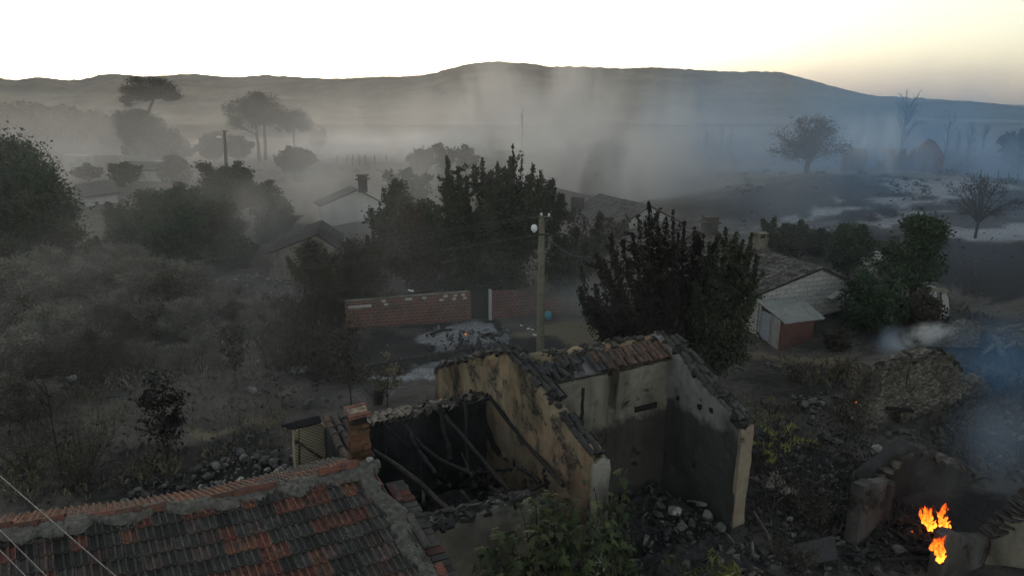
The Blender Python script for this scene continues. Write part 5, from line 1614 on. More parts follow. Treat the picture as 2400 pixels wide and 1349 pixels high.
# left side
tree_px('walnut_tree', 45, 628, 51, 325, 115, 'tallest leafy tree at the left edge', leaf='leaf_green', seed=21, n_leaf=24000, size=0.216, hc=.54, n_limb=10, twigs=9, inner=.42, clump=.9, low=-.85)
tree_px('walnut_tree', 130, 632, 49, 395, 72, 'lower leafy tree leaning right beside the tallest left tree', leaf='leaf_green', seed=22, n_leaf=18000, size=0.202, hc=.5, n_limb=10, twigs=8, inner=.45, clump=.9, low=-.85)
tree_px('walnut_tree', -60, 640, 46, 360, 110, 'half hidden leafy tree cut off by the left frame edge', leaf='leaf_green', seed=23, n_leaf=13500, size=0.216, hc=.5, n_limb=9, twigs=8, inner=.4, low=-.85)
tree_px('walnut_tree', 368, 640, 56, 425, 84, 'broad dark crown in the middle of the left tree belt', leaf='leaf_green', seed=24, n_leaf=21000, size=0.216, hc=.5, n_limb=10, twigs=9, inner=.48, low=-.85)
tree_px('walnut_tree', 470, 640, 57, 430, 90, 'wide low crown left of the blue smoke drift', leaf='leaf_green', seed=25, n_leaf=19500, size=0.216, hc=.48, n_limb=10, twigs=9, inner=.48, low=-.85)
tree_px('walnut_tree', 545, 560, 66, 378, 85, 'dense rounded crown in front of the distant dark pole', leaf='leaf_dark', seed=26, n_leaf=18000, size=0.245, hc=.54, n_limb=10, twigs=8, inner=.48, low=-.85)
tree_px('walnut_tree', 635, 570, 64, 420, 55, 'right end tree of the left belt with loose dark clusters', leaf='leaf_dark', seed=27, n_leaf=9000, size=0.216, hc=.55, n_limb=8, twigs=7, inner=.4, low=-.85)
tree_px('walnut_tree', 272, 575, 62, 478, 28, 'small arching tree in front of the white cottage', leaf='leaf_green', seed=28, n_leaf=4500, size=0.187, hc=.5, n_limb=7, twigs=6, low=-.85)
tree_px('walnut_tree', 222, 610, 52, 552, 40, 'low round bush beside the path below the white cottage', cat='bush', leaf='leaf_green', seed=29, n_leaf=7500, size=0.173, hc=.45, n_limb=8, twigs=6, fork=.15, low=-.85)
tree_px('walnut_tree', 560, 650, 50, 540, 52, 'smoke veiled thicket at the foot of the left tree belt', leaf='leaf_green', seed=30, n_leaf=12000, size=0.187, hc=.45, n_limb=9, twigs=8, fork=.15, inner=.5, low=-.85)
tree_px('walnut_tree', 420, 655, 50, 475, 95, 'wide leafy mass in front of the left tree belt', leaf='leaf_green', seed=141, n_leaf=17000, size=.20, hc=.5, n_limb=11, twigs=9, inner=.48, low=-.85)
tree_px('walnut_tree', 515, 655, 52, 470, 80, 'leafy crown just left of the thicket at the belt foot', leaf='leaf_dark', seed=142, n_leaf=14000, size=.20, hc=.5, n_limb=10, twigs=9, inner=.48, low=-.85)
tree_px('walnut_tree', 320, 655, 52, 500, 50, 'small leafy tree beside the pale path at the belt', leaf='leaf_green', seed=143, n_leaf=8000, size=.20, hc=.5, n_limb=9, twigs=8, inner=.48, low=-.85)
tree_px('walnut_tree', 100, 660, 45, 455, 95, 'broad leafy bush tree low in front of the tallest left tree', leaf='leaf_dark', seed=144, n_leaf=16000, size=.19, hc=.5, n_limb=10, twigs=9, inner=.48, low=-.85)
tree_px('walnut_tree', 655, 640, 55, 470, 60, 'loose grey crown left of the crumbling stone gable', leaf='leaf_dark', seed=145, n_leaf=8000, size=.20, hc=.5, n_limb=9, twigs=8, inner=.4, low=-.85)
tree_px('walnut_tree', 300, 480, 82, 375, 45, 'dim tree between the long grey wall and the shuttered building', leaf='leaf_dark', seed=31, n_leaf=6750, size=0.259, hc=.5, n_limb=8, twigs=7, inner=.5, low=-.85)
tree_px('walnut_tree', 420, 470, 84, 365, 50, 'faint yellowish tree right of the shuttered building', leaf='leaf_olive', seed=32, n_leaf=6750, size=0.259, hc=.5, n_limb=8, twigs=7, inner=.5, low=-.85)
tree_px('walnut_tree', 215, 460, 92, 385, 40, 'pale green tree left of the shuttered building', leaf='leaf_olive', seed=33, n_leaf=5700, size=0.274, hc=.5, n_limb=8, twigs=7, inner=.5, low=-.85)
tree_px('round_tree', 692, 420, 98, 340, 50, 'round grey tree standing alone on the smoky slope', leaf='leaf_dark', seed=34, n_leaf=7000, size=.36, hc=.55, n_limb=9, twigs=7, inner=.5)
tree_px('round_tree', 745, 345, 140, 300, 28, 'little faint tree on the slope right of the umbrella pines', leaf='leaf_dark', seed=35, n_leaf=2200, size=.5, hc=.6, n_limb=7, twigs=5, inner=.5)
for i, (u, vb, vt, hw, lb) in enumerate([(335, 366, 305, 52, 'dark tree clump under the leaning pine'), (400, 365, 300, 55, 'dark rounded tree right of the leaning pine'), (500, 360, 305, 40, 'low dark tree beside the distant dark pole'), (560, 365, 318, 35, 'low tree under the umbrella pine')]):
    tree_px('round_tree', u, vb, 128, vt, hw, lb, leaf='leaf_dark', seed=40 + i, n_leaf=6500, size=.5, hc=.5, n_limb=9, twigs=8, inner=.55, fork=.15)

# pines: bare trunks, flat needle plates at the limb ends
def pine(u_base, v_base, y, trunk_px, plates, label, seed, n_leaf=7000, limbs=None, size=.34, tr=.42, leaf='needle', twig=True):
    rg = np.random.default_rng(seed)
    b_ = at_y(u_base, v_base, y); b_[2] = tz(b_[0], b_[1])
    root = empty('pine_tree', b_, label, 'tree')
    P = np.array([b_ - UPZ * .3] + [at_y(u, v, y + dy) for (u, v, dy) in trunk_px])
    T = MB(); T.tube(P, np.linspace(tr, tr * .4, len(P)), 8, wob=.06); T.build('trunk', MAT['bark'], root, True)
    B = MB(); C = []; tn = []
    tot = sum(a * b2 for (_, _, a, b2, *_r) in plates)
    for (u, v, a, b2, at_, *rest) in plates:
        dyq = rest[0] if rest else 0.0
        c_ = at_y(u, v, y + dyq); dep = y * _c + (CAM_H - c_[2]) * _s
        ra, rb_ = a * dep / FPX, b2 * dep / FPX
        s0 = P[min(at_, len(P) - 1)]
        nl = max(5, int(ra * 2.2))
        for k in range(nl):
            w = unit(rg.normal(size=3)) * np.array([ra, ra * .8, rb_]) * rg.uniform(.35, .95)
            e = c_ + w
            B.tube(bez(s0, s0 + (e - s0) * .5 - UPZ * rb_ * .3 + rg.normal(0, .25, 3), e, 7), np.linspace(tr * .24, .03, 7), 5)
            kk = int(n_leaf * a * b2 / tot / nl * rg.uniform(.5, 1.5))
            q = e + rg.normal(0, 1, (kk, 3)) * np.array([ra * .26, ra * .26, rb_ * .26])
            C.append(q); tn.append(np.full(kk, rg.uniform(0, .8)))
    C = np.vstack(C); tn = np.concatenate(tn)
    B.build('branches', MAT['bark'], root, True)
    V, F = leaf_quads(C, size, rg, -.25, .30)
    t1 = np.clip(np.repeat(tn + rg.normal(0, .15, len(C)), 4), 0, 1)
    mesh_np('crown', V, F, MAT[leaf], root, False, np.stack([t1] * 3, 1))
    return root
pine(318, 372, 130, [(322, 330, 0), (330, 290, 0), (348, 260, 0), (360, 232, 0), (372, 205, 0)],
     [(352, 203, 46, 20, 5), (388, 216, 32, 20, 4), (314, 216, 26, 16, 4), (298, 238, 20, 10, 4), (402, 228, 18, 10, 5, 3), (340, 222, 30, 10, 4, -3), (285, 276, 34, 18, 2), (322, 264, 26, 11, 3), (345, 300, 42, 24, 2), (300, 300, 34, 18, 1), (365, 325, 46, 26, 1)],
     'tall leaning umbrella pine with a flat crown rising above the left skyline', 61, 26000, size=.42)
pine(607, 372, 124, [(606, 345, 0), (602, 315, 0), (600, 290, 0), (596, 268, 0)],
     [(598, 244, 42, 22, 4), (565, 262, 34, 24, 3), (635, 258, 34, 26, 3), (550, 288, 22, 18, 2), (655, 284, 24, 20, 3), (600, 272, 50, 24, 4)],
     'broad umbrella pine with branches showing through in the smoke', 62, 9000, size=.36, tr=.34)
pine(622, 372, 126, [(622, 345, 0), (620, 310, 0), (618, 285, 0), (616, 262, 0)],
     [(612, 240, 34, 20, 4), (640, 268, 30, 20, 3)], 'second trunk of the umbrella pine pair standing just behind it', 63, 3600, size=.36, tr=.34)
pine(692, 372, 128, [(690, 350, 0), (688, 320, 0), (690, 295, 0)],
     [(692, 278, 36, 22, 3), (714, 292, 22, 16, 3), (670, 292, 20, 16, 3)], 'smaller pine right of the umbrella pine pair', 64, 4600, size=.36, tr=.26)

# right side
tree_px('almond_tree', 2120, 785, 36, 512, 88, 'bluish green leafy tree right of the block house', leaf='leaf_green', seed=71, n_leaf=19500, size=0.158, hc=.6, n_limb=10, twigs=9, inner=.4)
tree_px('almond_tree', 1985, 650, 42, 522, 70, 'leafy tree directly behind the block house roof', leaf='leaf_green', seed=72, n_leaf=12000, size=0.173, hc=.5, n_limb=9, twigs=8, inner=.45)
tree_px('almond_tree', 1840, 620, 46, 528, 55, 'dim hedge like tree beside the block house chimney', leaf='leaf_dark', seed=73, n_leaf=9000, size=0.180, hc=.45, n_limb=9, twigs=7, shoots=8, shoot_len=1.0, inner=.45)
tree_px('almond_tree', 1905, 620, 47, 540, 50, 'dim low tree between the chimney and the leafy tree', leaf='leaf_dark', seed=74, n_leaf=7500, size=0.180, hc=.45, n_limb=9, twigs=7, shoots=6, shoot_len=.9, inner=.45)
tree_px('dense_bush', 2035, 800, 33.5, 630, 95, 'dense dark bush between the shed and the broken hut', cat='bush', leaf='leaf_green', seed=75, n_leaf=13000, size=.18, hc=.45, n_limb=12, twigs=9, fork=.12, inner=.5, low=-.85)
tree_px('dense_bush', 2150, 800, 33, 680, 70, 'low brownish bush in front of the broken hut', cat='bush', leaf='leaf_scorched', seed=76, n_leaf=7000, size=.16, hc=.42, n_limb=10, twigs=7, fork=.12, inner=.45, low=-.85)
tree_px('dense_bush', 1955, 840, 31.5, 765, 42, 'small scrubby bush at the right corner of the shed', cat='bush', leaf='leaf_scorched', seed=77, n_leaf=3500, size=.13, hc=.42, n_limb=9, twigs=6, fork=.12, low=-.85)
tree_px('thorn_tree', 2285, 556, 50, 412, 92, 'gnarled thorn tree with mostly bare twigs on the ash patch', leaf='leaf_scorched', bark='bark_charred', seed=78, n_leaf=2600, size=.13, hc=.62, n_limb=8, twigs=9, multi=3, bare=.35, fork=.26, inner=.0, trunk_r=.15, tw_r=1.5)
tree_px('fig_tree', 1888, 404, 72, 272, 94, 'spreading brown leaved tree alone on the burnt hill', leaf='leaf_scorched', seed=79, n_leaf=9000, size=.17, hc=.54, n_limb=12, twigs=9, multi=2, fork=.22, inner=.12, trunk_r=.2, clump=1.0, bare=.2)
def dead_tree(u, vb, y, vt, label, seed, spread=.22, group=None, cat='tree', name='dead_tree', nb=16, r=.12):
    rg = np.random.default_rng(seed)
    b_ = at_y(u, vb, y); b_[2] = tz(b_[0], b_[1]); t_ = at_y(u, vt, y); h = t_[2] - b_[2]
    root = empty(name, b_, label, cat, group)
    T = MB(); P = bez(b_ - UPZ * .3, b_ + UPZ * h * .5 + rg.normal(0, h * .01, 3), b_ + UPZ * h * .82 + rg.normal(0, h * .015, 3), 9)
    T.tube(P, np.linspace(r, r * .3, 9), 7, wob=.05); T.build('trunk', MAT['bark_charred'], root, True)
    B = MB()
    for i in range(nb):
        f = rg.uniform(.25, 1); q = P[int(f * 8)]
        th = rg.uniform(0, 6.28); L_ = h * rg.uniform(.14, .36) * (1.1 - f * .45)
        d = np.array([math.cos(th) * spread * 2, math.sin(th) * spread * 2, rg.uniform(.45, 1.0)]); d /= np.linalg.norm(d)
        e = q + d * L_
        Pq = bez(q, q + d * L_ * .5 + rg.normal(0, .06, 3), e + UPZ * L_ * .15, 6)
        B.tube(Pq, np.linspace(r * .42, r * .14, 6), 4)
        for k in range(4):
            q2 = Pq[rg.integers(2, 6)]; d2 = d + rg.normal(0, .5, 3); d2[2] += .35; d2 /= np.linalg.norm(d2)
            B.tube(np.stack([q2, q2 + d2 * L_ * .2, q2 + d2 * L_ * .42]), [r * .2, r * .15, r * .08], 3)
    B.build('branches', MAT['bark_charred'], root, True)
    return root
dead_tree(2113, 345, 118, 214, 'tall bare dead tree standing against the sunset above the clay ruin', 81, .30, nb=46, r=.26)
for i, (u, vb, vt) in enumerate([(1655, 340, 300), (1690, 345, 296), (1712, 343, 308), (1668, 350, 312), (1735, 345, 305), (1635, 345, 314)]):
    dead_tree(u, vb, 125 + i * 7, vt, 'thin bare burnt tree in the dim row left of the brown leaved tree', 90 + i, .12, group='thin bare trees on the hill edge', nb=14, r=.09)
for i, (u, vb, vt) in enumerate([(2215, 360, 265), (2265, 372, 278), (2300, 370, 285), (2240, 365, 300)]):
    dead_tree(u, vb, 105 + i * 4, vt, 'slim bare burnt tree in the bluish smoke right of the clay ruin', 98 + i, .16, group='bare trees right of the clay ruin', nb=22, r=.10)
tree_px('round_tree', 2385, 385, 95, 290, 45, 'dark leafy tree at the right frame edge beyond the smoke', leaf='leaf_black', seed=105, n_leaf=5000, size=.36, hc=.5, n_limb=9, twigs=7, inner=.5)
tree_px('round_tree', 1300, 345, 170, 285, 24, 'faint bare topped tree in the middle smoke', leaf='leaf_dark', seed=106, n_leaf=900, size=.4, hc=.55, n_limb=7, twigs=6, bare=.5, inner=.1)
tree_px('round_tree', 1375, 350, 165, 300, 20, 'second faint tree in the middle smoke nearer the white cover', leaf='leaf_dark', seed=107, n_leaf=700, size=.4, hc=.55, n_limb=7, twigs=6, bare=.5, inner=.1)
dead_tree(1223, 345, 150, 250, 'thin mast like bare tree in the middle smoke', 108, .05, nb=5, r=.16)

# ---- dry shrubs over the left field: two shapes, copied
def shrub_proto(label, group, seed, h, r_, leaf, n_leaf, size, multi=3):
    return tree('dry_shrub', (0, 0, -50), h, r_, label, 'shrub', group, leaf=leaf, bark='bark', seed=seed, n_leaf=n_leaf, size=size, hc=.5, rz=h * .5, n_limb=5, twigs=7, multi=multi, fork=.12, droop=.1, clump=.9, trunk_r=.05, inner=.35, aspect=.35)
LB = [('olive grey dry shrub in the overgrown field left of the brick wall', 'olive grey shrubs in the left field'), ('brown leafless looking shrub in the overgrown field above the tiled roof', 'brown shrubs in the left field')]
protos = [shrub_proto(*LB[0], 121, 2.1, 1.5, 'leaf_olive', 11000, .085), shrub_proto(*LB[0], 122, 1.7, 1.3, 'leaf_olive', 9000, .085), shrub_proto(*LB[1], 123, 1.7, 1.3, 'leaf_olive', 5500, .08), shrub_proto(*LB[1], 124, 2.2, 1.2, 'leaf_scorched', 5000, .09)]
spots = [(40, 745, 0, 1.6), (200, 730, 1, 1.6), (120, 690, 0, 1.5), (330, 705, 0, 1.5), (450, 715, 0, 1.5), (270, 700, 3, 1.4), (400, 770, 3, 1.4), (150, 830, 0, 1.3), (300, 820, 3, 1.3), (480, 830, 0, 0.65), (60, 890, 0, 1.2), (240, 890, 3, 1.2), (550, 760, 3, 0.65), (20, 690, 3, 1.5), (610, 740, 0, 0.6), (60, 720, 0, 1.3), (150, 700, 1, 1.3), (230, 680, 0, 1.2), (310, 660, 0, 1.3), (300, 700, 0, 1.1), (390, 730, 0, 1.2), (480, 740, 0, 0.65), (560, 735, 1, 0.6), (600, 790, 2, 0.55), (520, 800, 2, 0.6), (440, 800, 0, 1.1), (350, 790, 1, 1.2), (270, 780, 0, 1.2), (180, 790, 1, 1.3), (90, 800, 3, 1.2), (20, 790, 1, 1.3), (60, 860, 3, 1.0), (200, 850, 2, 1.1), (130, 910, 3, 0.9), (330, 860, 2, 0.9), (420, 870, 2, 0.9), (500, 855, 1, 0.45), (10, 920, 2, 1.0), (250, 640, 1, 1.2), (170, 655, 0, 1.2), (70, 665, 1, 1.3), (640, 760, 2, 0.45), (700, 800, 3, 0.4), (560, 690, 2, 0.4), (380, 690, 1, 1.0), (110, 755, 0, 1.3), (250, 735, 1, 1.2), (-30, 700, 0, 1.3), (330, 740, 0, 1.2), (60, 1010, 3, 0.9), (110, 960, 2, 0.8), (580, 770, 0, 0.5), (420, 660, 1, 0.9)]
used_p = [False] * 4
for i, (u, v, k, s_) in enumerate(spots):
    g_ = ground(u, v)
    if not used_p[k]: o = protos[k]; used_p[k] = True
    else: o = copy_tree(protos[k])
    o.location = tuple(g_); o.rotation_euler = (0, 0, rnd.uniform(0, 6.28)); q = s_ * rnd.uniform(.85, 1.1); o.scale = (q, q, q * rnd.uniform(.85, 1.1))

# ---- single plants one can point at
tree_px('sapling', 385, 1030, 19.8, 875, 42, 'dark leaved sapling with a pale stem standing in the left field', cat='sapling', leaf='leaf_black', seed=131, n_leaf=1500, size=.13, hc=.68, n_limb=6, twigs=6, droop=.7, trunk_r=.035, clump=.6, inner=.05)
tree_px('sapling', 908, 930, 24.5, 812, 42, 'thin sapling with withered brown leaves beside the ash patch', cat='sapling', leaf='leaf_straw', seed=132, n_leaf=520, size=.13, hc=.72, n_limb=5, twigs=5, droop=.9, trunk_r=.03, clump=.5, inner=.0)
tree_px('sapling', 822, 935, 24.5, 740, 30, 'tall thin scorched sapling left of the withered one', cat='sapling', leaf='leaf_scorched', seed=133, n_leaf=800, size=.12, hc=.6, n_limb=6, twigs=5, trunk_r=.035, clump=.6, bare=.3)
tree_px('sapling', 548, 850, 28, 760, 32, 'slender stemmed sapling near the dark rock heap', cat='sapling', leaf='leaf_scorched', seed=134, n_leaf=900, size=.13, hc=.65, n_limb=6, twigs=5, trunk_r=.03)
dead_tree(115, 960, 20, 850, 'bare burnt sapling in the lower left field', 135, .25, cat='sapling', name='dead_sapling', nb=12, r=.035)
def stalk_bush(u, v, h, n, spread, mat, label, seed, name='dead_bush', r=.014, leafn=0, leaf='leaf_scorched'):
    rg = np.random.default_rng(seed); g_ = ground(u, v)
    o = empty(name, g_, label, 'bush')
    b = MB(); C = []
    for i in range(n):
        th = rg.uniform(0, 6.28); L_ = h * rg.uniform(.5, 1.1)
        d = np.array([math.cos(th) * spread, math.sin(th) * spread, 1.0]); d /= np.linalg.norm(d)
        q0 = g_ + rg.normal(0, .12, 3) * [1, 1, 0] - UPZ * .05; e = q0 + d * L_
        P = bez(q0, q0 + d * L_ * .5 + rg.normal(0, .06, 3), e + rg.normal(0, .08, 3), 6)
        b.tube(P, np.linspace(r, r * .4, 6), 4)
        for k in range(5):
            q = P[rg.integers(2, 6)]; d2 = d + rg.normal(0, .6, 3); d2 /= np.linalg.norm(d2)
            b.tube(np.stack([q, q + d2 * L_ * .15, q + d2 * L_ * .3 + UPZ * .03]), [r * .5, r * .4, r * .25], 3)
            C.append(q + d2 * L_ * .25)
    b.build('stems', MAT[mat], o)
    if leafn:
        C = np.array(C); C = C[rg.integers(0, len(C), leafn)] + rg.normal(0, h * .06, (leafn, 3))
        V, F = leaf_quads(C, .10, rg, .2, .4); tq = rg.random(len(V))
        mesh_np('leaves', V, F, MAT[leaf], o, False, np.stack([tq] * 3, 1))
    return o
stalk_bush(200, 1130, 2.6, 34, .55, 'bark', 'big leafless thicket of thin stems above the tiled roof', 141, leafn=900)
stalk_bush(70, 1100, 2.2, 22, .6, 'bark', 'dark leafless thicket at the lower left edge', 142, leafn=700)
stalk_bush(885, 945, .8, 40, .45, 'bark_charred', 'low tuft of charred stalks behind the brick chimney', 143, r=.016)
stalk_bush(740, 900, 1.2, 26, .6, 'bark_charred', 'wiry charred bush beside the dark rock heap', 144)
stalk_bush(1860, 890, 1.3, 22, .5, 'bark', 'withered brown weed in front of the shed', 145, leafn=500, leaf='leaf_straw')
stalk_bush(1600, 1290, .9, 16, .6, 'bark_charred', 'burnt twigs among the stones before the burned house', 146)
stalk_bush(1900, 1220, 1.2, 30, .7, 'bark', 'tangle of dry stems right of the cream pillar', 147, leafn=400)
stalk_bush(2050, 1180, 1.1, 26, .7, 'bark_charred', 'burnt scrub at the corner of the low gabled shell', 148)
stalk_bush(1850, 1330, .9, 26, .8, 'bark', 'dry scrub at the bottom edge below the cream pillar', 149, leafn=300)
stalk_bush(1980, 880, 1.0, 24, .6, 'bark', 'dry scrub left of the rubble stone house', 150, leafn=400, leaf='leaf_straw')

# plants with long drooping yellow green leaflets
def frond_plant(u, v, y, h, label, seed, n_br=7, leaf='leaf_yellow', name='sumac_shrub', size=.16):
    rg = np.random.default_rng(seed); c_ = at_y(u, v, y); gz = tz(c_[0], c_[1]); b_ = np.array([c_[0], c_[1], gz])
    hh = max(c_[2] - gz + h * .4, .5)
    o = empty(name, b_, label, 'shrub'); T = MB(); V = []; F = []; tn = []
    T.tube(bez(b_ - UPZ * .2, b_ + UPZ * hh * .4 + rg.normal(0, .05, 3), b_ + UPZ * hh * .85, 6), np.linspace(.035, .015, 6), 6)
    C = []; AX = []
    for i in range(n_br):
        th = 2 * math.pi * i / n_br + rg.uniform(-.4, .4); q0 = b_ + UPZ * hh * rg.uniform(.45, .85)
        L_ = h * rg.uniform(.5, .9); d = np.array([math.cos(th), math.sin(th), rg.uniform(.2, .9)])
        P = bez(q0, q0 + d * L_ * .6, q0 + d * L_ - UPZ * L_ * .3, 9); T.tube(P, np.linspace(.012, .005, 9), 4)
        for j in range(2, 9):
            for s_ in (-1, 1):
                side = np.cross(P[j] - P[j - 1], UPZ); side /= np.linalg.norm(side) + 1e-6
                for k in range(2):
                    C.append(P[j] + side * s_ * size * .4 - UPZ * size * .25 + rg.normal(0, .03, 3)); AX.append(side * s_ * .8 - UPZ * .9)
    T.build('stem', MAT['bark'], o, True)
    V, F = leaf_quads(np.array(C), size, rg, .2, .26, np.array(AX)); tq = np.repeat(rg.random(len(C)), 4)
    mesh_np('leaves', V, F, MAT[leaf], o, False, np.stack([tq] * 3, 1))
    return o
frond_plant(1828, 1030, 19.5, 1.15, 'bright yellow green shrub right of the cream pillar', 161, 9)
frond_plant(1805, 938, 23, .95, 'yellowish shrub with drooping leaves behind the end wall', 162, 6, 'leaf_straw')
frond_plant(1772, 950, 22.5, .85, 'dull yellow shrub touching the end wall slope', 163, 6, 'leaf_straw')
frond_plant(1818, 1118, 18, .7, 'small yellow green shrub low beside the cream pillar', 164, 5, 'leaf_olive')
frond_plant(1690, 1330, 13.6, .8, 'yellow green shrub at the bottom edge right of the fig', 165, 7, 'leaf_yellow')
frond_plant(1620, 1325, 13.4, .7, 'dull green seedling among the stones at the bottom edge', 166, 6, 'leaf_fig')

# ---- the fig bush in front of the burned house: lobed leaves on forked stems
FIG = [(0, 0), (.10, .02), (.30, -.10), (.42, -.02), (.34, .12), (.22, .20), (.44, .30), (.50, .46), (.38, .50), (.20, .42), (.22, .62), (.14, .86), (0, 1.0)]
FIG = FIG + [(-x, y) for x, y in FIG[-2:0:-1]]
def fig_leaves(C, D, size, rg):
    n = len(C); k = len(FIG)
    P = np.array(FIG)
    a = unit(D + rg.normal(0, .35, (n, 3))); b = unit(np.cross(a, rg.normal(0, .5, (n, 3)) + UPZ)); nn = np.cross(b, a)
    L = size * rg.uniform(.6, 1.25, (n, 1, 1))
    x = P[None, :, 0:1]; y = P[None, :, 1:2]
    V = C[:, None, :] + L * (a[:, None, :] * y + b[:, None, :] * x + nn[:, None, :] * (-.22 * np.abs(x) ** 1.5 * 2 - .28 * y * y))
    cent = C[:, None, :] + L * (a[:, None, :] * .36 + nn[:, None, :] * -.03)
    V = np.concatenate([V, cent], 1).reshape(-1, 3)
    F = []
    for i in range(k):
        F.append([i, (i + 1) % k, k])
    F = (np.arange(n)[:, None, None] * (k + 1) + np.array(F)[None]).reshape(-1, 3)
    return V, F, k + 1
def fig_bush(base, stems, label, seed, size=.20, per=26):
    rg = np.random.default_rng(seed); o = empty('fig_bush', base, label, 'bush')
    T = MB(); C = []; D = []
    for (u, v, y) in stems:
        e = at_y(u, v, y); b0 = np.array(base) + rg.normal(0, .25, 3) * [1, 1, 0]
        P = bez(b0, b0 + (e - b0) * .5 + UPZ * .25 + rg.normal(0, .12, 3), e, 12)
        T.tube(P, np.linspace(.045, .012, 12), 6)
        for j in range(per):
            i = min(11, int(4 + 8 * rg.random() ** .6)); q = P[i] + rg.normal(0, .05, 3)
            th = rg.uniform(0, 6.28); d = np.array([math.cos(th), math.sin(th), rg.uniform(-.5, .55)]); d /= np.linalg.norm(d)
            st = rg.uniform(.08, .30); T.tube(np.stack([q, q + d * st * .5 + UPZ * .03, q + d * st]), [.006, .005, .004], 4)
            C.append(q + d * st); D.append(d - UPZ * .35)
    T.build('stems', MAT['bark'], o, True)
    V, F, k = fig_leaves(np.array(C), np.array(D), size, rg)
    tq = np.repeat(np.clip(rg.normal(.25, .22, len(C)) + (rg.random(len(C)) < .10) * .6, 0, 1), k)
    mesh_np('leaves', V, F, MAT['leaf_fig'], o, False, np.stack([tq] * 3, 1))
    return o
fb = at_y(1300, 1420, 12.3); fb[2] = .4
fig_bush(fb, [(1290, 1128, 12.9), (1255, 1165, 12.7), (1225, 1200, 12.5), (1335, 1170, 12.6), (1180, 1245, 12.3), (1150, 1290, 12.1), (1135, 1330, 11.8), (1310, 1215, 12.2), (1370, 1240, 12.2), (1260, 1250, 12.0), (1210, 1300, 11.8), (1300, 1300, 11.7), (1350, 1310, 11.7),
              (1400, 1290, 12.0), (1430, 1240, 12.4), (1400, 1330, 11.8), (1250, 1335, 11.5), (1180, 1340, 11.6), (1460, 1300, 12.1), (1500, 1330, 12.0), (1340, 1250, 12.5), (1290, 1180, 12.8), (1410, 1200, 12.7), (1455, 1260, 12.5)],
         'large green fig bush with lobed leaves in front of the burned house', 171, .21, 30)
fs = at_y(1455, 1260, 13.6); fs[2] = .3
fig_bush(fs, [(1470, 1098, 14.0), (1448, 1160, 13.8), (1430, 1185, 13.7), (1392, 1140, 13.7)], 'young fig shoots before the white wall end', 172, .22, 12)
# ================================================================ stones, rubble, weeds, scattered things
def rock_mesh(seed, shade, flat=.75):
    rg = np.random.default_rng(seed)
    V = []; F = []
    nu, nv = 12, 8
    for j in range(nv + 1):
        th = math.pi * j / nv
        for i in range(nu):
            ph = 2 * math.pi * i / nu
            V.append((math.sin(th) * math.cos(ph), math.sin(th) * math.sin(ph), math.cos(th)))
    V = np.array(V)
    # cut by random planes: angular field stone
    for k in range(11):
        n_ = unit(rg.normal(size=3)); d = rg.uniform(.55, .85)
        s_ = V @ n_ - d; V = V - np.outer(np.maximum(s_, 0), n_) * .96
    V = V * np.array([1, rg.uniform(.65, .9), flat * rg.uniform(.7, 1.05)]) * .5
    V += rg.normal(0, .010, V.shape) * (np.arange(len(V)) >= nu)[:, None]
    for j in range(nv):
        for i in range(nu):
            i2 = (i + 1) % nu
            F.append((j * nu + i, (j + 1) * nu + i, (j + 1) * nu + i2, j * nu + i2))
    return V, F
SHADES = [.45, .8, 1.25, 2.0]
ROCKS = {}
def rock_proto(shape, shade):
    k = (shape, shade)
    if k not in ROCKS:
        V, F = rock_mesh(300 + shape, shade)
        o = mesh_np('stone', V - np.array([0, 0, V[:, 2].min()]), F, MAT['rock'], None, False, np.full((len(V), 3), SHADES[shade]))
        ROCKS[k] = [o, False]
    return ROCKS[k]
NST = [0]
def stone(P, size, shade, label, group, rg):
    pr = rock_proto(int(rg.integers(0, 5)), shade)
    if pr[1]:
        o = pr[0].copy(); col.objects.link(o)
    else:
        o = pr[0]; pr[1] = True
    NST[0] += 1
    o.location = (float(P[0]), float(P[1]), float(P[2] - size * .12))
    o.rotation_euler = (rg.normal(0, .25), rg.normal(0, .25), rg.uniform(0, 6.28)); o.scale = (size,) * 3
    tag(o, label, 'stone', group)
def in_poly(u, v, poly):
    c = False; n = len(poly)
    for i in range(n):
        (x1, y1), (x2, y2) = poly[i], poly[(i + 1) % n]
        if (y1 > v) != (y2 > v) and u < (x2 - x1) * (v - y1) / (y2 - y1) + x1: c = not c
    return c
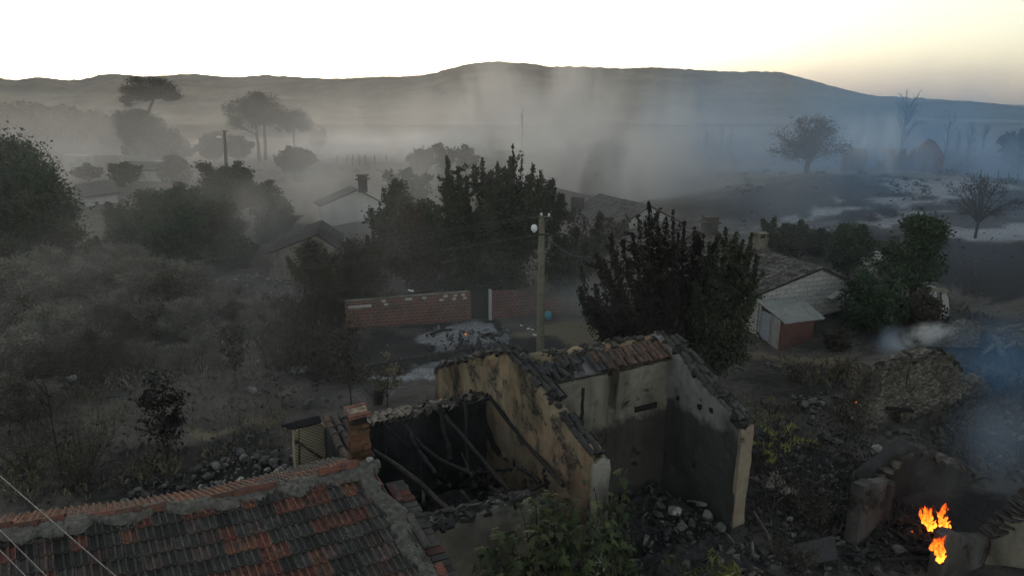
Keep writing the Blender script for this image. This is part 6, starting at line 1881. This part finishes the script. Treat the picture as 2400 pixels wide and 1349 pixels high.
def heap(poly, n_big, n_small, s0, s1, shades, label, group, seed, lift=.0, mound=.0):
    rg = np.random.default_rng(seed)
    us = [p_[0] for p_ in poly]; vs = [p_[1] for p_ in poly]
    uc, vc = np.mean(us), np.mean(vs)
    pts = []
    while len(pts) < n_big + n_small:
        u, v = rg.uniform(min(us), max(us)), rg.uniform(min(vs), max(vs))
        if in_poly(u, v, poly): pts.append((u, v))
    SV = []; SF = []; SC = []; off = 0
    for i, (u, v) in enumerate(pts):
        g_ = ground(u, v)
        if mound:
            e = 1 - min(1, math.hypot((u - uc) / (max(us) - min(us)) * 2, (v - vc) / (max(vs) - min(vs)) * 2))
            g_ = g_ + UPZ * mound * e * rg.uniform(.3, 1)
        if i < n_big:
            stone(g_ + UPZ * lift, s0 + (s1 - s0) * rg.random() ** 1.8, int(rg.choice(shades)), label, group, rg)
        else:
            V, F = rock_mesh(int(rg.integers(0, 40)) + 700, 0)
            s_ = s0 * rg.uniform(.3, .75); an = rg.uniform(0, 6.28); cs, sn = math.cos(an), math.sin(an)
            V = V * s_; V = np.stack([V[:, 0] * cs - V[:, 1] * sn, V[:, 0] * sn + V[:, 1] * cs, V[:, 2]], 1) + g_ + UPZ * (s_ * .2)
            SV.append(V); SF += [tuple(a + off for a in f) for f in F]; off += len(V); SC.append(np.full((len(V), 3), SHADES[int(rg.choice(shades))] * rg.uniform(.7, 1.1)))
    if SV:
        o = mesh_np('rubble', np.vstack(SV), SF, MAT['rock'], None, False, np.vstack(SC)); tag(o, kind='stuff')
heap([(430, 1120), (560, 1060), (690, 1050), (692, 1110), (560, 1150), (430, 1165)], 38, 90, .22, .48, [0, 1, 1, 2, 3], 'weathered field stone in the heap beside the pale cracked wall', 'stones beside the cracked wall', 1, mound=.35)
heap([(250, 1150), (430, 1110), (460, 1160), (300, 1185)], 16, 60, .22, .42, [0, 0, 1], 'sooty field stone in the dark strip above the tiled roof', 'sooty stones above the tiled roof', 2)
heap([(480, 655), (560, 645), (640, 655), (690, 668), (680, 700), (600, 690), (540, 672)], 46, 120, .20, .42, [1, 2, 2, 3], 'pale stone in the collapsed bank below the crumbling gable', 'pale stones of the collapsed bank', 3, mound=.5)
heap([(640, 690), (690, 680), (690, 760), (665, 790), (640, 770)], 22, 60, .20, .45, [1, 2, 2], 'pale stone spilled down the bank towards the yard', 'stones spilled down the bank', 4, mound=.2)
heap([(575, 900), (640, 850), (740, 850), (800, 900), (800, 960), (680, 960), (590, 930)], 44, 110, .25, .55, [0, 0, 1], 'dark lichen covered rock in the heap left of the ash patch', 'dark rocks left of the ash patch', 5, mound=.7)
heap([(1850, 920), (1920, 915), (2010, 935), (2030, 985), (1900, 990), (1850, 960)], 30, 90, .22, .5, [0, 1, 1, 2], 'grey stone tumbled left of the rubble stone house', 'stones left of the rubble stone house', 6, mound=.3)
heap([(1800, 980), (1990, 1000), (2020, 1110), (1990, 1230), (1800, 1250), (1780, 1100)], 24, 260, .2, .42, [0, 0, 1, 2], 'sooty stone scattered between the cream pillar and the low shell', 'stones between pillar and shell', 7)
heap([(1420, 1290), (1520, 1230), (1640, 1200), (1730, 1190), (1740, 1250), (1640, 1300), (1500, 1330)], 32, 170, .2, .46, [0, 0, 1, 1, 2], 'broken masonry stone fallen across the front of the burned house', 'fallen stones before the burned house', 8, mound=.75)
heap([(1620, 1300), (1760, 1270), (1990, 1320), (1990, 1349), (1640, 1349)], 20, 120, .18, .42, [0, 0, 1, 2, 2], 'loose stone along the bottom edge right of the fig bush', 'stones along the bottom edge', 9, mound=.2)
heap([(1785, 835), (1830, 826), (1885, 838), (1880, 858), (1800, 862)], 10, 20, .22, .42, [1, 1, 2], 'round grey stone in front of the brick shed', 'stones in front of the brick shed', 10)
heap([(2040, 1055), (2110, 1058), (2120, 1110), (2050, 1100)], 6, 30, .25, .45, [1, 2, 3], 'pale boulder on the corner of the low gabled shell', 'boulders at the low shell corner', 11, mound=.3)
heap([(2060, 1000), (2230, 1000), (2250, 1060), (2090, 1050)], 12, 60, .2, .4, [0, 1, 1], 'stone lying at the foot of the rubble stone house', 'stones at the foot of the stone house', 12)
heap([(2250, 880), (2400, 900), (2400, 1120), (2280, 1080), (2180, 1040)], 14, 160, .22, .5, [0, 0, 1, 1], 'dark stone on the slope right of the rubble stone house', 'stones on the slope at the right edge', 13, mound=.4)
heap([(2020, 1240), (2210, 1260), (2200, 1349), (2010, 1349)], 8, 120, .2, .45, [0, 0, 1], 'sooty stone below the flames at the bottom right', 'sooty stones below the flames', 14, mound=.2)
for (u, v, s_, sh, lb) in [(1578, 1242, .55, 3, 'largest pale squared block fallen in front of the partition wall'), (1640, 1222, .34, 2, 'upright pale block leaning near the cream pillar'), (1655, 1250, .4, 2, 'flat pale block at the foot of the cream pillar'), (2052, 1062, .5, 3, 'white topped boulder above the low shell corner'),
                           (590, 920, .5, 2, 'light rounded boulder at the left of the dark rock heap'), (1905, 948, .5, 2, 'long pale slab on the stones left of the rubble stone house'), (866, 1090, .2, 3, 'white stone stuck in the mortar at the ridge end')]:
    P = ground(u, v)
    if u == 866: P = RA + UPZ * .08
    rg = np.random.default_rng(int(u)); stone(P + UPZ * (.55 if 1500 < u < 1700 else .1 if u != 866 else 0), s_, sh, lb, None, rg)
# debris inside the burned rooms: dark mounds with broken laths and tiles
def mound(poly_ts, h, seed, label=None):
    """an uneven heap over a rectangle (t0,t1,s0,s1) of the ruin"""
    t0, t1, s0, s1 = poly_ts; n_ = 46; V = []
    for j in range(n_):
        for i in range(n_):
            a_, b_ = i / (n_ - 1), j / (n_ - 1)
            e = min(a_, 1 - a_, b_, 1 - b_) * 4; e = min(1, e)
            tt, ss = t0 + (t1 - t0) * a_, s0 + (s1 - s0) * b_
            z = h * e * (.35 + 1.0 * fbm(tt * 1.3 + seed, ss * 1.3, seed, 4)) + .10 * vnoise(tt * 7, ss * 7, seed)
            V.append(rp(tt, ss, z - .1 + .0))
    idx = np.arange(n_ * n_).reshape(n_, n_)
    F = np.stack([idx[:-1, :-1].ravel(), idx[:-1, 1:].ravel(), idx[1:, 1:].ravel(), idx[1:, :-1].ravel()], 1)
    return tag(mesh_np('debris', np.array(V), F, MAT['debris'], None), kind='stuff')
mound((-5.0, -.25, .5, 5.9), 1.0, 3)
mound((.3, 4.6, .2, 3.0), .55, 5)
mound((.4, 4.9, -1.9, .6), .65, 7)
def bits(fn, n, seed, smin, smax, cols, mat='clay_tile'):
    rg = np.random.default_rng(seed); b = MB()
    for i in range(n):
        P = fn(rg); ax = np.linalg.qr(rg.normal(size=(3, 3)))[0]
        s_ = rg.uniform(smin, smax); c_ = np.array(cols[int(rg.integers(0, len(cols)))]) * rg.uniform(.6, 1.3)
        b.box(P, (s_, s_ * rg.uniform(.12, .7), s_ * rg.uniform(.06, .3)), ax, c_, s_ * .03)
    return tag(b.build('debris', MAT[mat], None), kind='stuff')
CB = [(.03, .028, .026), (.05, .046, .042), (.02, .02, .02), (.10, .09, .08), (.16, .145, .125)]
bits(lambda r: rp(r.uniform(-4.9, -.4), r.uniform(.5, 5.8), r.uniform(.15, .9)), 420, 21, .06, .45, CB)
bits(lambda r: rp(r.uniform(.3, 4.6), r.uniform(-1.9, 3.0), r.uniform(.1, .5)), 460, 22, .05, .35, CB + [(.22, .19, .15)])
def _gp(r, poly):
    us = [p_[0] for p_ in poly]; vs = [p_[1] for p_ in poly]
    while True:
        u, v = r.uniform(min(us), max(us)), r.uniform(min(vs), max(vs))
        if in_poly(u, v, poly): return ground(u, v) + UPZ * r.uniform(0, .08)
bits(lambda r: _gp(r, [(1760, 1000), (2030, 980), (2100, 1349), (1640, 1349), (1750, 1250)]), 700, 23, .05, .34, CB)
bits(lambda r: _gp(r, [(2240, 860), (2400, 860), (2400, 1140), (2200, 1060)]), 420, 28, .06, .4, CB)
bits(lambda r: _gp(r, [(2040, 1230), (2230, 1190), (2220, 1349), (2000, 1349)]), 260, 24, .08, .5, CB[:3])
bits(lambda r: _gp(r, [(0, 900), (690, 860), (690, 1080), (0, 1200)]), 520, 25, .05, .26, CB + [(.2, .19, .17)])
bits(lambda r: _gp(r, [(1010, 765), (1190, 770), (1190, 830), (1000, 830)]), 160, 26, .08, .40, [(.03, .03, .03), (.05, .05, .048), (.35, .35, .34)])
bits(lambda r: _gp(r, [(1700, 420), (2400, 400), (2400, 640), (1750, 560)]), 260, 27, .08, .32, [(.03, .03, .03), (.06, .055, .05), (.25, .23, .2)])
# dry grass and weeds: thin blades
def weeds(polys, n, seed, h0, h1, mat, name='dry_weeds'):
    rg = np.random.default_rng(seed); C = []
    for poly, w in polys:
        k = int(n * w)
        us = [p_[0] for p_ in poly]; vs = [p_[1] for p_ in poly]
        nc = max(8, k // 26)
        for i in range(nc):
            while True:
                u, v = rg.uniform(min(us), max(us)), rg.uniform(min(vs), max(vs))
                if in_poly(u, v, poly): break
            g_ = ground(u, v); m_ = max(4, int(k / nc * rg.uniform(.4, 1.6)))
            q = np.repeat(g_[None], m_, 0); q[:, :2] += rg.normal(0, .28 + g_[1] * .006, (m_, 2)); C.append(q)
    C = np.vstack(C); C[:, 2] = terr(C[:, 0], C[:, 1])
    n_ = len(C); h = rg.uniform(h0, h1, (n_, 1)); th = rg.uniform(0, 6.28, n_)
    side = np.stack([np.cos(th), np.sin(th), np.zeros(n_)], 1); lean = np.stack([rg.normal(0, .35, n_), rg.normal(0, .35, n_), np.ones(n_)], 1)
    w_ = .010 + .0005 * C[:, 1:2]
    V = np.stack([C - side * w_, C + side * w_, C + lean * h * .6 + side * w_ * .6, C + lean * h + np.stack([rg.normal(0, .2, n_), rg.normal(0, .2, n_), np.zeros(n_)], 1) * h], 1).reshape(-1, 3)
    F = np.arange(n_ * 4).reshape(n_, 4); tq = np.repeat(rg.random(n_), 4)
    return tag(mesh_np(name, V, F, MAT[mat], None, False, np.stack([tq] * 3, 1)), kind='stuff')
weeds([([(0, 640), (640, 640), (640, 860), (0, 940)], 1.0)], 3200, 31, .10, .35, 'leaf_olive')
weeds([([(0, 820), (600, 820), (690, 1060), (420, 1130), (0, 1180)], 1.0)], 4500, 32, .08, .28, 'leaf_straw')
weeds([([(250, 560), (420, 560), (420, 640), (300, 660)], .9), ([(1900, 860), (2010, 840), (2010, 900), (1900, 920)], .1)], 3000, 33, .15, .45, 'leaf_straw')
weeds([([(1760, 960), (2030, 940), (2120, 1230), (1760, 1260)], 1.0)], 2600, 34, .08, .28, 'leaf_scorched')
weeds([([(2180, 850), (2400, 820), (2400, 1130), (2200, 1060)], .6), ([(2150, 600), (2400, 620), (2400, 760), (2240, 740)], .1)], 2600, 36, .12, .45, 'leaf_scorched')
weeds([([(640, 700), (800, 700), (840, 900), (640, 860)], 1.0)], 7000, 35, .15, .5, 'leaf_scorched')
# far wooded rise on the left: reads as one mass
rg = np.random.default_rng(55); C = []; tn = []
for i in range(620):
    u = rg.uniform(-500, 330); vt = np.interp(u, [-500, 0, 60, 140, 230, 330], [255, 252, 250, 262, 275, 300]); v = vt + abs(rg.normal(0, 34))
    P = at_y(u, min(v, 335), rg.uniform(165, 230)); k = 42
    C.append(P + unit(rg.normal(size=(k, 3))) * rg.uniform(.6, 1, (k, 1)) * np.array([2.4, 2.4, 1.9]) * rg.uniform(.7, 1.3)); tn.append(np.full(k, rg.uniform(0, .8)))
C = np.vstack(C); tn = np.concatenate(tn)
V, F = leaf_quads(C, 1.0, rg, 0, .7); t1 = np.repeat(np.clip(tn + rg.normal(0, .15, len(C)), 0, 1), 4)
tag(mesh_np('far_wood', V, F, MAT['leaf_dark'], None, False, np.stack([t1] * 3, 1)), kind='stuff')
# scrub in the middle distance
C = []; tn = []
for i in range(520):
    u, v = rg.uniform(600, 2400), rg.uniform(300, 460)
    if u < 1700 and v > 430: continue
    P = ground(u, v); k = 46; r_ = rg.uniform(.3, .9)
    C.append(P + unit(rg.normal(size=(k, 3))) * np.array([r_, r_, r_ * .6]) * rg.uniform(.5, 1, (k, 1)) + UPZ * r_ * .3); tn.append(np.full(k, rg.uniform(0, .8)))
C = np.vstack(C); tn = np.concatenate(tn)
V, F = leaf_quads(C, .20, rg, 0, .5); t1 = np.repeat(np.clip(tn + rg.normal(0, .15, len(C)), 0, 1), 4)
tag(mesh_np('scrub', V, F, MAT['leaf_scorched'], None, False, np.stack([t1] * 3, 1)), kind='stuff')

# ---- things lying about
def ball(u, v, r_, mat, name, label, cat, squash=.85):
    g_ = ground(u, v); V = []; F = []
    for j in range(9):
        th = math.pi * j / 8
        for i in range(14):
            ph = 2 * math.pi * i / 14; k = 1 + .05 * math.sin(3 * ph + j)
            V.append(g_ + np.array([math.sin(th) * math.cos(ph) * r_ * k, math.sin(th) * math.sin(ph) * r_ * k, r_ * squash * (1 + math.cos(th)) - .03]))
    for j in range(8):
        for i in range(14): F.append((j * 14 + i, (j + 1) * 14 + i, (j + 1) * 14 + (i + 1) % 14, j * 14 + (i + 1) % 14))
    return tag(mesh_np(name, np.array(V), F, MAT[mat], None, True), label, cat)
ball(406, 664, .24, 'far_plaster', 'pale_boulder', 'round pale boulder at the left end of the collapsed bank', 'boulder', .9)
ball(378, 662, .17, 'far_plaster', 'pale_boulder', 'small pale boulder left of the round one on the bank', 'boulder')
ball(392, 666, .12, 'far_plaster', 'pale_boulder', 'flat pale stone between the two boulders on the bank', 'boulder', .5)
ball(172, 890, .17, 'ceramic', 'plastic_bag', 'crumpled white bag lying in the left field', 'bag')
ball(160, 889, .10, 'ceramic', 'plastic_bag', 'little white scrap touching the crumpled bag', 'bag')
ball(1284, 748, .22, 'blue_plastic', 'plastic_barrel', 'small blue green barrel beside the concrete pole', 'barrel', 1.25)
def basin(u, v, r_, label):
    g_ = ground(u, v); V = []; F = []
    prof = [(.0, .03), (.62, .03), (.75, .0), (1.0, .62), (1.08, .64), (1.0, .58), (.70, .08), (0, .06)]
    for (a_, z_) in prof:
        for i in range(20):
            ph = 2 * math.pi * i / 20; V.append(g_ + np.array([math.cos(ph) * a_ * r_ * 1.25, math.sin(ph) * a_ * r_, z_ * r_ * .8]))
    for j in range(len(prof) - 1):
        for i in range(20): F.append((j * 20 + i, j * 20 + (i + 1) % 20, (j + 1) * 20 + (i + 1) % 20, (j + 1) * 20 + i))
    return tag(mesh_np('basin', np.array(V), F, MAT['ceramic'], None, True), label, 'basin')
basin(98, 943, .17, 'white enamel basin lying in the lower left field')
for (u, v, w_, lb) in [(1222, 765, .12, 'white scrap nearest the yard wall'), (1238, 772, .17, 'white cup like scrap in the middle of the yard litter'), (1248, 774, .14, 'thin white strip beside the cup like scrap'), (1254, 787, .24, 'grey white sheet lying at the foot of the pole'), (963, 683, .3, 'pale slab lying on top of the yard wall'),
                         (1375, 1070 - 400, .0, '')]:
    if w_ == 0: continue
    g_ = ground(u, v) if u != 963 else at_plane(963, 683, Y0 + yn * .1, yd[:2])
    b = MB(); b.box(g_ + UPZ * .06, (w_, w_ * .6, .07), np.linalg.qr(rng.normal(size=(3, 3)) * .15 + np.eye(3))[0], jit=.012)
    tag(b.build('litter', MAT['ceramic'], None), lb, 'litter')
for (pts, lb) in [([(1000, 790), (1035, 778), (1060, 776)], 'charred log curving across the left of the ash patch'), ([(1072, 820), (1082, 800), (1078, 785)], 'charred log lying lengthwise in the ash patch'), ([(1110, 840), (1125, 810), (1120, 795)], 'charred forked log right in the middle of the ash patch'), ([(1130, 790), (1150, 785), (1160, 800)], 'charred branch at the right edge of the ash patch')]:
    b = MB(); b.tube([ground(*q) + UPZ * .09 for q in pts], [.08, .1, .06], 7, wob=.2)
    tag(b.build('charred_log', MAT['charred_timber'], None), lb, 'log')
for (p0, p1, r_, lb, mt) in [((1765, 1215), (1815, 1310), .04, 'long pale pole lying right of the cream pillar', 'grey_timber'), ((1640, 1290), (1690, 1340), .05, 'dark beam among the stones at the bottom edge', 'charred_timber'), ((2210, 1318), (2100, 1290), .10, 'thick charred beam below the lower flame', 'charred_timber'), ((2060, 1330), (2190, 1320), .07, 'second charred beam at the bottom right', 'charred_timber'), ((1765, 1290), (1800, 1345), .05, 'short dark beam near the bottom right stones', 'charred_timber')]:
    a_, b_ = ground(*p0), ground(*p1); b = MB()
    b.tube([a_ + UPZ * .25, (a_ + b_) / 2 + UPZ * .18 + rng.normal(0, .03, 3), b_ + UPZ * .1], [r_ * .7, r_, r_ * .9], 7, wob=.08)
    tag(b.build('fallen_beam', MAT[mt], None), lb, 'beam')
# dark sheet tented over the rubble at the bottom right
g0 = ground(1900, 1320)
b = MB()
q = [ground(1850, 1340) + UPZ * .15, ground(1960, 1335) + UPZ * .35, ground(1950, 1290) + UPZ * .5, ground(1855, 1290) + UPZ * .2]
b.add(np.array(q + [a + UPZ * -.02 for a in q]), [(0, 1, 2, 3), (7, 6, 5, 4), (0, 4, 5, 1), (1, 5, 6, 2), (2, 6, 7, 3), (3, 7, 4, 0)])
tag(b.build('metal_sheet', MAT['dark_metal'], None), 'bent dark sheet lying on the rubble at the bottom right', 'sheet')
# posts of the wire fence on the hill edge
for i, (u, v0, v1) in enumerate([(2340, 400, 422), (2365, 404, 424), (2386, 408, 428), (2300, 396, 416)]):
    b = MB(); a_ = at_y(u, v1, 78); b.tube([a_ - UPZ * .4, at_y(u, v0, 78)], .05, 5)
    tag(b.build('fence_post', MAT['bark_charred'], None), 'thin dark fence post on the right hill edge', 'post', 'fence posts on the right hill edge')
for i, u in enumerate([790, 812, 826, 842, 858, 880, 905]):
    b = MB(); a_ = at_y(u, 382, 118); b.tube([a_ - UPZ * .4, at_y(u + rng.uniform(-3, 3), 362, 118)], .07, 5)
    tag(b.build('fence_post', MAT['bark_charred'], None), 'thin hazy fence post on the crest of the smoky slope', 'post', 'fence posts on the smoky slope')

# ---- flames: tongues with uneven edges
m, t, out = nt('flame'); g = NG(t)
sx = g.n('ShaderNodeSeparateXYZ'); t.links.new(g.coord('Generated'), sx.inputs[0])
nz = g.noise(g.mapping(g.geo(), (1, 1, .45)), 11, 4, .65, .8)
k = g.math('SUBTRACT', g.math('ADD', nz, .20), g.math('MULTIPLY', sx.outputs[2], .42))
c = g.mix(g.ramp(k, .30, .52), (.75, .035, .004), (1.0, .16, .012)); c = g.mix(g.ramp(k, .60, .78), c, (1.0, .33, .03))
em = g.n('ShaderNodeEmission'); g.put(em.inputs['Color'], c); g.put(em.inputs['Strength'], g.ramp(k, .25, .66, .12, 1.5))
tr_ = g.n('ShaderNodeBsdfTransparent'); mx = g.n('ShaderNodeMixShader')
fr = g.n('ShaderNodeLayerWeight'); fr.inputs[0].default_value = .35
al = g.math('MULTIPLY', g.ramp(k, .30, .50), g.ramp(fr.outputs['Facing'], .95, .35))
g.put(mx.inputs[0], al); t.links.new(tr_.outputs[0], mx.inputs[1]); t.links.new(em.outputs[0], mx.inputs[2]); t.links.new(mx.outputs[0], out.inputs['Surface'])
def flame(spine, widths, y, label, seed):
    """a knot of thin wavering tongues along a rising line"""
    rg = np.random.default_rng(seed); P = np.array([at_y(u, v, y) for u, v in spine]); k_ = (y * _c + 10 * _s) / FPX
    L_ = np.linalg.norm(P[-1] - P[0]); n_t = max(2, int(max(widths) * 2.6)); b = MB()
    for q in range(n_t):
        s0 = rg.uniform(0, .75) * (len(P) - 1); i0 = min(int(s0), len(P) - 2); f = s0 - i0
        c_ = P[i0] * (1 - f) + P[i0 + 1] * f; w_ = np.interp(s0, np.arange(len(P)), widths) * k_
        c_ = c_ + np.array([rg.uniform(-1, 1) * w_ * .8, rg.uniform(-1, 1) * w_ * .5, 0])
        h = L_ * rg.uniform(.22, .55); n_ = 14; path = []; rad = []
        ph = rg.uniform(0, 6.28); ln = rg.normal(0, .25)
        for j in range(n_):
            e = j / (n_ - 1)
            path.append(c_ + np.array([math.sin(ph + e * 5) * w_ * .30 * (.4 + e) + ln * h * e, math.cos(ph + e * 4) * w_ * .2, h * e]))
            rad.append(max(.006, w_ * .42 * math.sin(math.pi * min(1, .18 + e * .82)) ** .8 * (1 - .5 * e) * rg.uniform(.75, 1.2)))
        b.tube(path, rad, 10, wob=.12)
    return tag(b.build('flame', MAT['flame'], None, True), label, 'flame')
YF = 17.2
flame([(2182, 1244), (2176, 1228), (2166, 1216), (2172, 1205), (2178, 1198), (2172, 1200)], [9, 12, 10, 7, 4, 1], YF, 'left flame of the upper pair in the dark shell', 1)
flame([(2186, 1246), (2184, 1236), (2180, 1222)], [2, 4, 1], YF, 'small side tongue under the left upper flame', 2)
flame([(2214, 1242), (2208, 1228), (2204, 1216), (2208, 1206), (2212, 1198), (2200, 1193)], [9, 11, 8, 6, 5, 1], YF + .3, 'right flame of the upper pair in the dark shell', 3)
flame([(2203, 1320), (2198, 1302), (2193, 1290), (2202, 1277), (2211, 1264)], [6, 13, 15, 9, 3], 14.9, 'bright lower flame against the rendered wall corner', 4)
flame([(2193, 1294), (2190, 1288)], [4, 1], 15.6, 'small spark left of the lower flame', 5)
flame([(2137, 1246), (2137, 1243)], [2, .5], 17, 'tiny ember far left of the upper flames', 6)
flame([(2006, 944), (2005, 939)], [1.2, .3], 24.5, 'tiny flame in the stones left of the rubble house', 7)
flame([(1092, 784), (1091, 780)], [2.2, .8], float(ground(1092, 784)[1]), 'small orange ember glowing in the ash patch', 8)
# ================================================================ drifting smoke
GREY = (.68, .69, .69); PALE_S = (.90, .93, .94); BLUE = (.26, .50, .80); BLUEGREY = (.56, .70, .88)
def bank(lo, hi, dens, colr, nscale, n0, n1, edge=(.25, .25, .5), step=.4, stretch=(1, 1, 1.6), aniso=.3):
    """a drifting layer of smoke with soft sides and top"""
    SMOKE_N[0] += 1
    m, t, out = nt('smoke_%d' % SMOKE_N[0]); g = NG(t)
    pv = g.n('ShaderNodeVolumePrincipled'); g.put(pv.inputs['Color'], colr); pv.inputs['Anisotropy'].default_value = aniso
    sx = g.n('ShaderNodeSeparateXYZ'); t.links.new(g.coord('Generated'), sx.inputs[0])
    def soft(o, e): return g.ramp(g.math('MINIMUM', o, g.math('SUBTRACT', 1.0, o)), 0, e)
    f = g.ramp(g.noise(g.mapping(g.geo(), stretch), nscale, 4, .6, 1.0), n0, n1)
    e = g.math('MULTIPLY', g.math('MULTIPLY', soft(sx.outputs[0], edge[0]), soft(sx.outputs[1], edge[1])), g.ramp(sx.outputs[2], 1.0, 1 - edge[2]))
    t.links.new(g.math('MULTIPLY', g.math('MULTIPLY', f, e), dens), pv.inputs['Density'])
    t.links.new(pv.outputs[0], out.inputs['Volume']); m.cycles.volume_step_rate = step
    return tag(box_obj('smoke', lo, hi, m), kind='stuff')
VS = (1.3, .8, .75)
bank((-190, 26, -3), (52, 165, 15), .034, GREY, .055, .40, .68, (.16, .22, .8), stretch=VS)
bank((-45, 19, -3), (12, 46, 7), .016, GREY, .14, .38, .70, (.2, .2, .6))
bank((-70, 105, -3), (75, 260, 22), .026, GREY, .034, .42, .68, (.3, .2, .85), stretch=(.9, .9, 1.1))
bank((14, 34, -3), (125, 140, 20), .034, BLUE, .07, .34, .68, (.15, .2, .8), stretch=VS)
T1 = (1.7, 1, .6)
puff(1190, 335, 150, (40, 24, 11), .17, PALE_S, .10, .42, .64)
puff(1050, 345, 140, (44, 24, 8), .13, PALE_S, .10, .42, .64)
puff(1120, 235, 165, (46, 26, 46), .075, GREY, .06, .45, .62, (0, .55, 0), T1)
puff(1010, 265, 160, (40, 24, 34), .060, GREY, .07, .45, .62, (0, .6, 0), T1)
puff(1290, 250, 160, (34, 24, 38), .065, GREY, .07, .45, .62, (0, .5, 0), T1)
puff(1440, 290, 150, (50, 26, 30), .070, GREY, .07, .45, .62, (0, .4, 0), T1)
puff(1450, 430, 80, (40, 26, 15), .20, GREY, .10, .40, .64, (0, .3, 0), T1)
puff(1590, 390, 100, (44, 24, 17), .17, GREY, .10, .42, .64, (0, .3, 0), T1)
puff(850, 345, 130, (50, 24, 9), .11, PALE_S, .10, .44, .64)
puff(720, 330, 126, (22, 16, 14), .08, GREY, .12, .42, .64, (0, .4, 0), T1)
puff(2035, 335, 80, (13, 7, 8), .36, PALE_S, .28, .42, .62, (0, .4, 0), T1)
puff(2175, 385, 78, (14, 6, 6), .20, BLUEGREY, .30, .40, .62, (0, -.5, 0), T1)
puff(2230, 345, 80, (9, 6, 10), .09, BLUEGREY, .30, .40, .62, (0, .2, 0), T1)
puff(2350, 385, 80, (14, 8, 7), .30, BLUEGREY, .28, .40, .62, (0, .3, 0), T1)
puff(2235, 285, 92, (13, 10, 24), .05, BLUE, .16, .40, .64, (0, .15, 0), T1)
puff(2170, 785, 26.4, (3.4, 1.4, 1.2), 1.6, PALE_S, 1.0, .40, .62, (0, -.25, 0))
puff(2095, 800, 26.4, (2.2, 1.4, 1.6), .8, BLUEGREY, 1.0, .38, .66)
puff(2310, 880, 25, (8, 5, 6), .22, BLUE, .40, .36, .70, (0, .3, 0), T1)
puff(2340, 1040, 19.5, (5, 4, 4), .26, BLUEGREY, .5, .36, .70, (0, .3, 0), T1)
puff(2190, 1130, 17.6, (2.2, 1.6, 3.2), .35, (.3, .3, .31), .9, .38, .66, (0, .1, 0), T1)
puff(1370, 700, 36, (9, 4, 3), .26, GREY, .3, .36, .70)
puff(600, 520, 52, (16, 9, 7), .10, GREY, .18, .40, .66, (0, .4, 0), T1)
puff(780, 490, 55, (14, 7, 6), .20, GREY, .2, .40, .66, (0, .4, 0), T1)
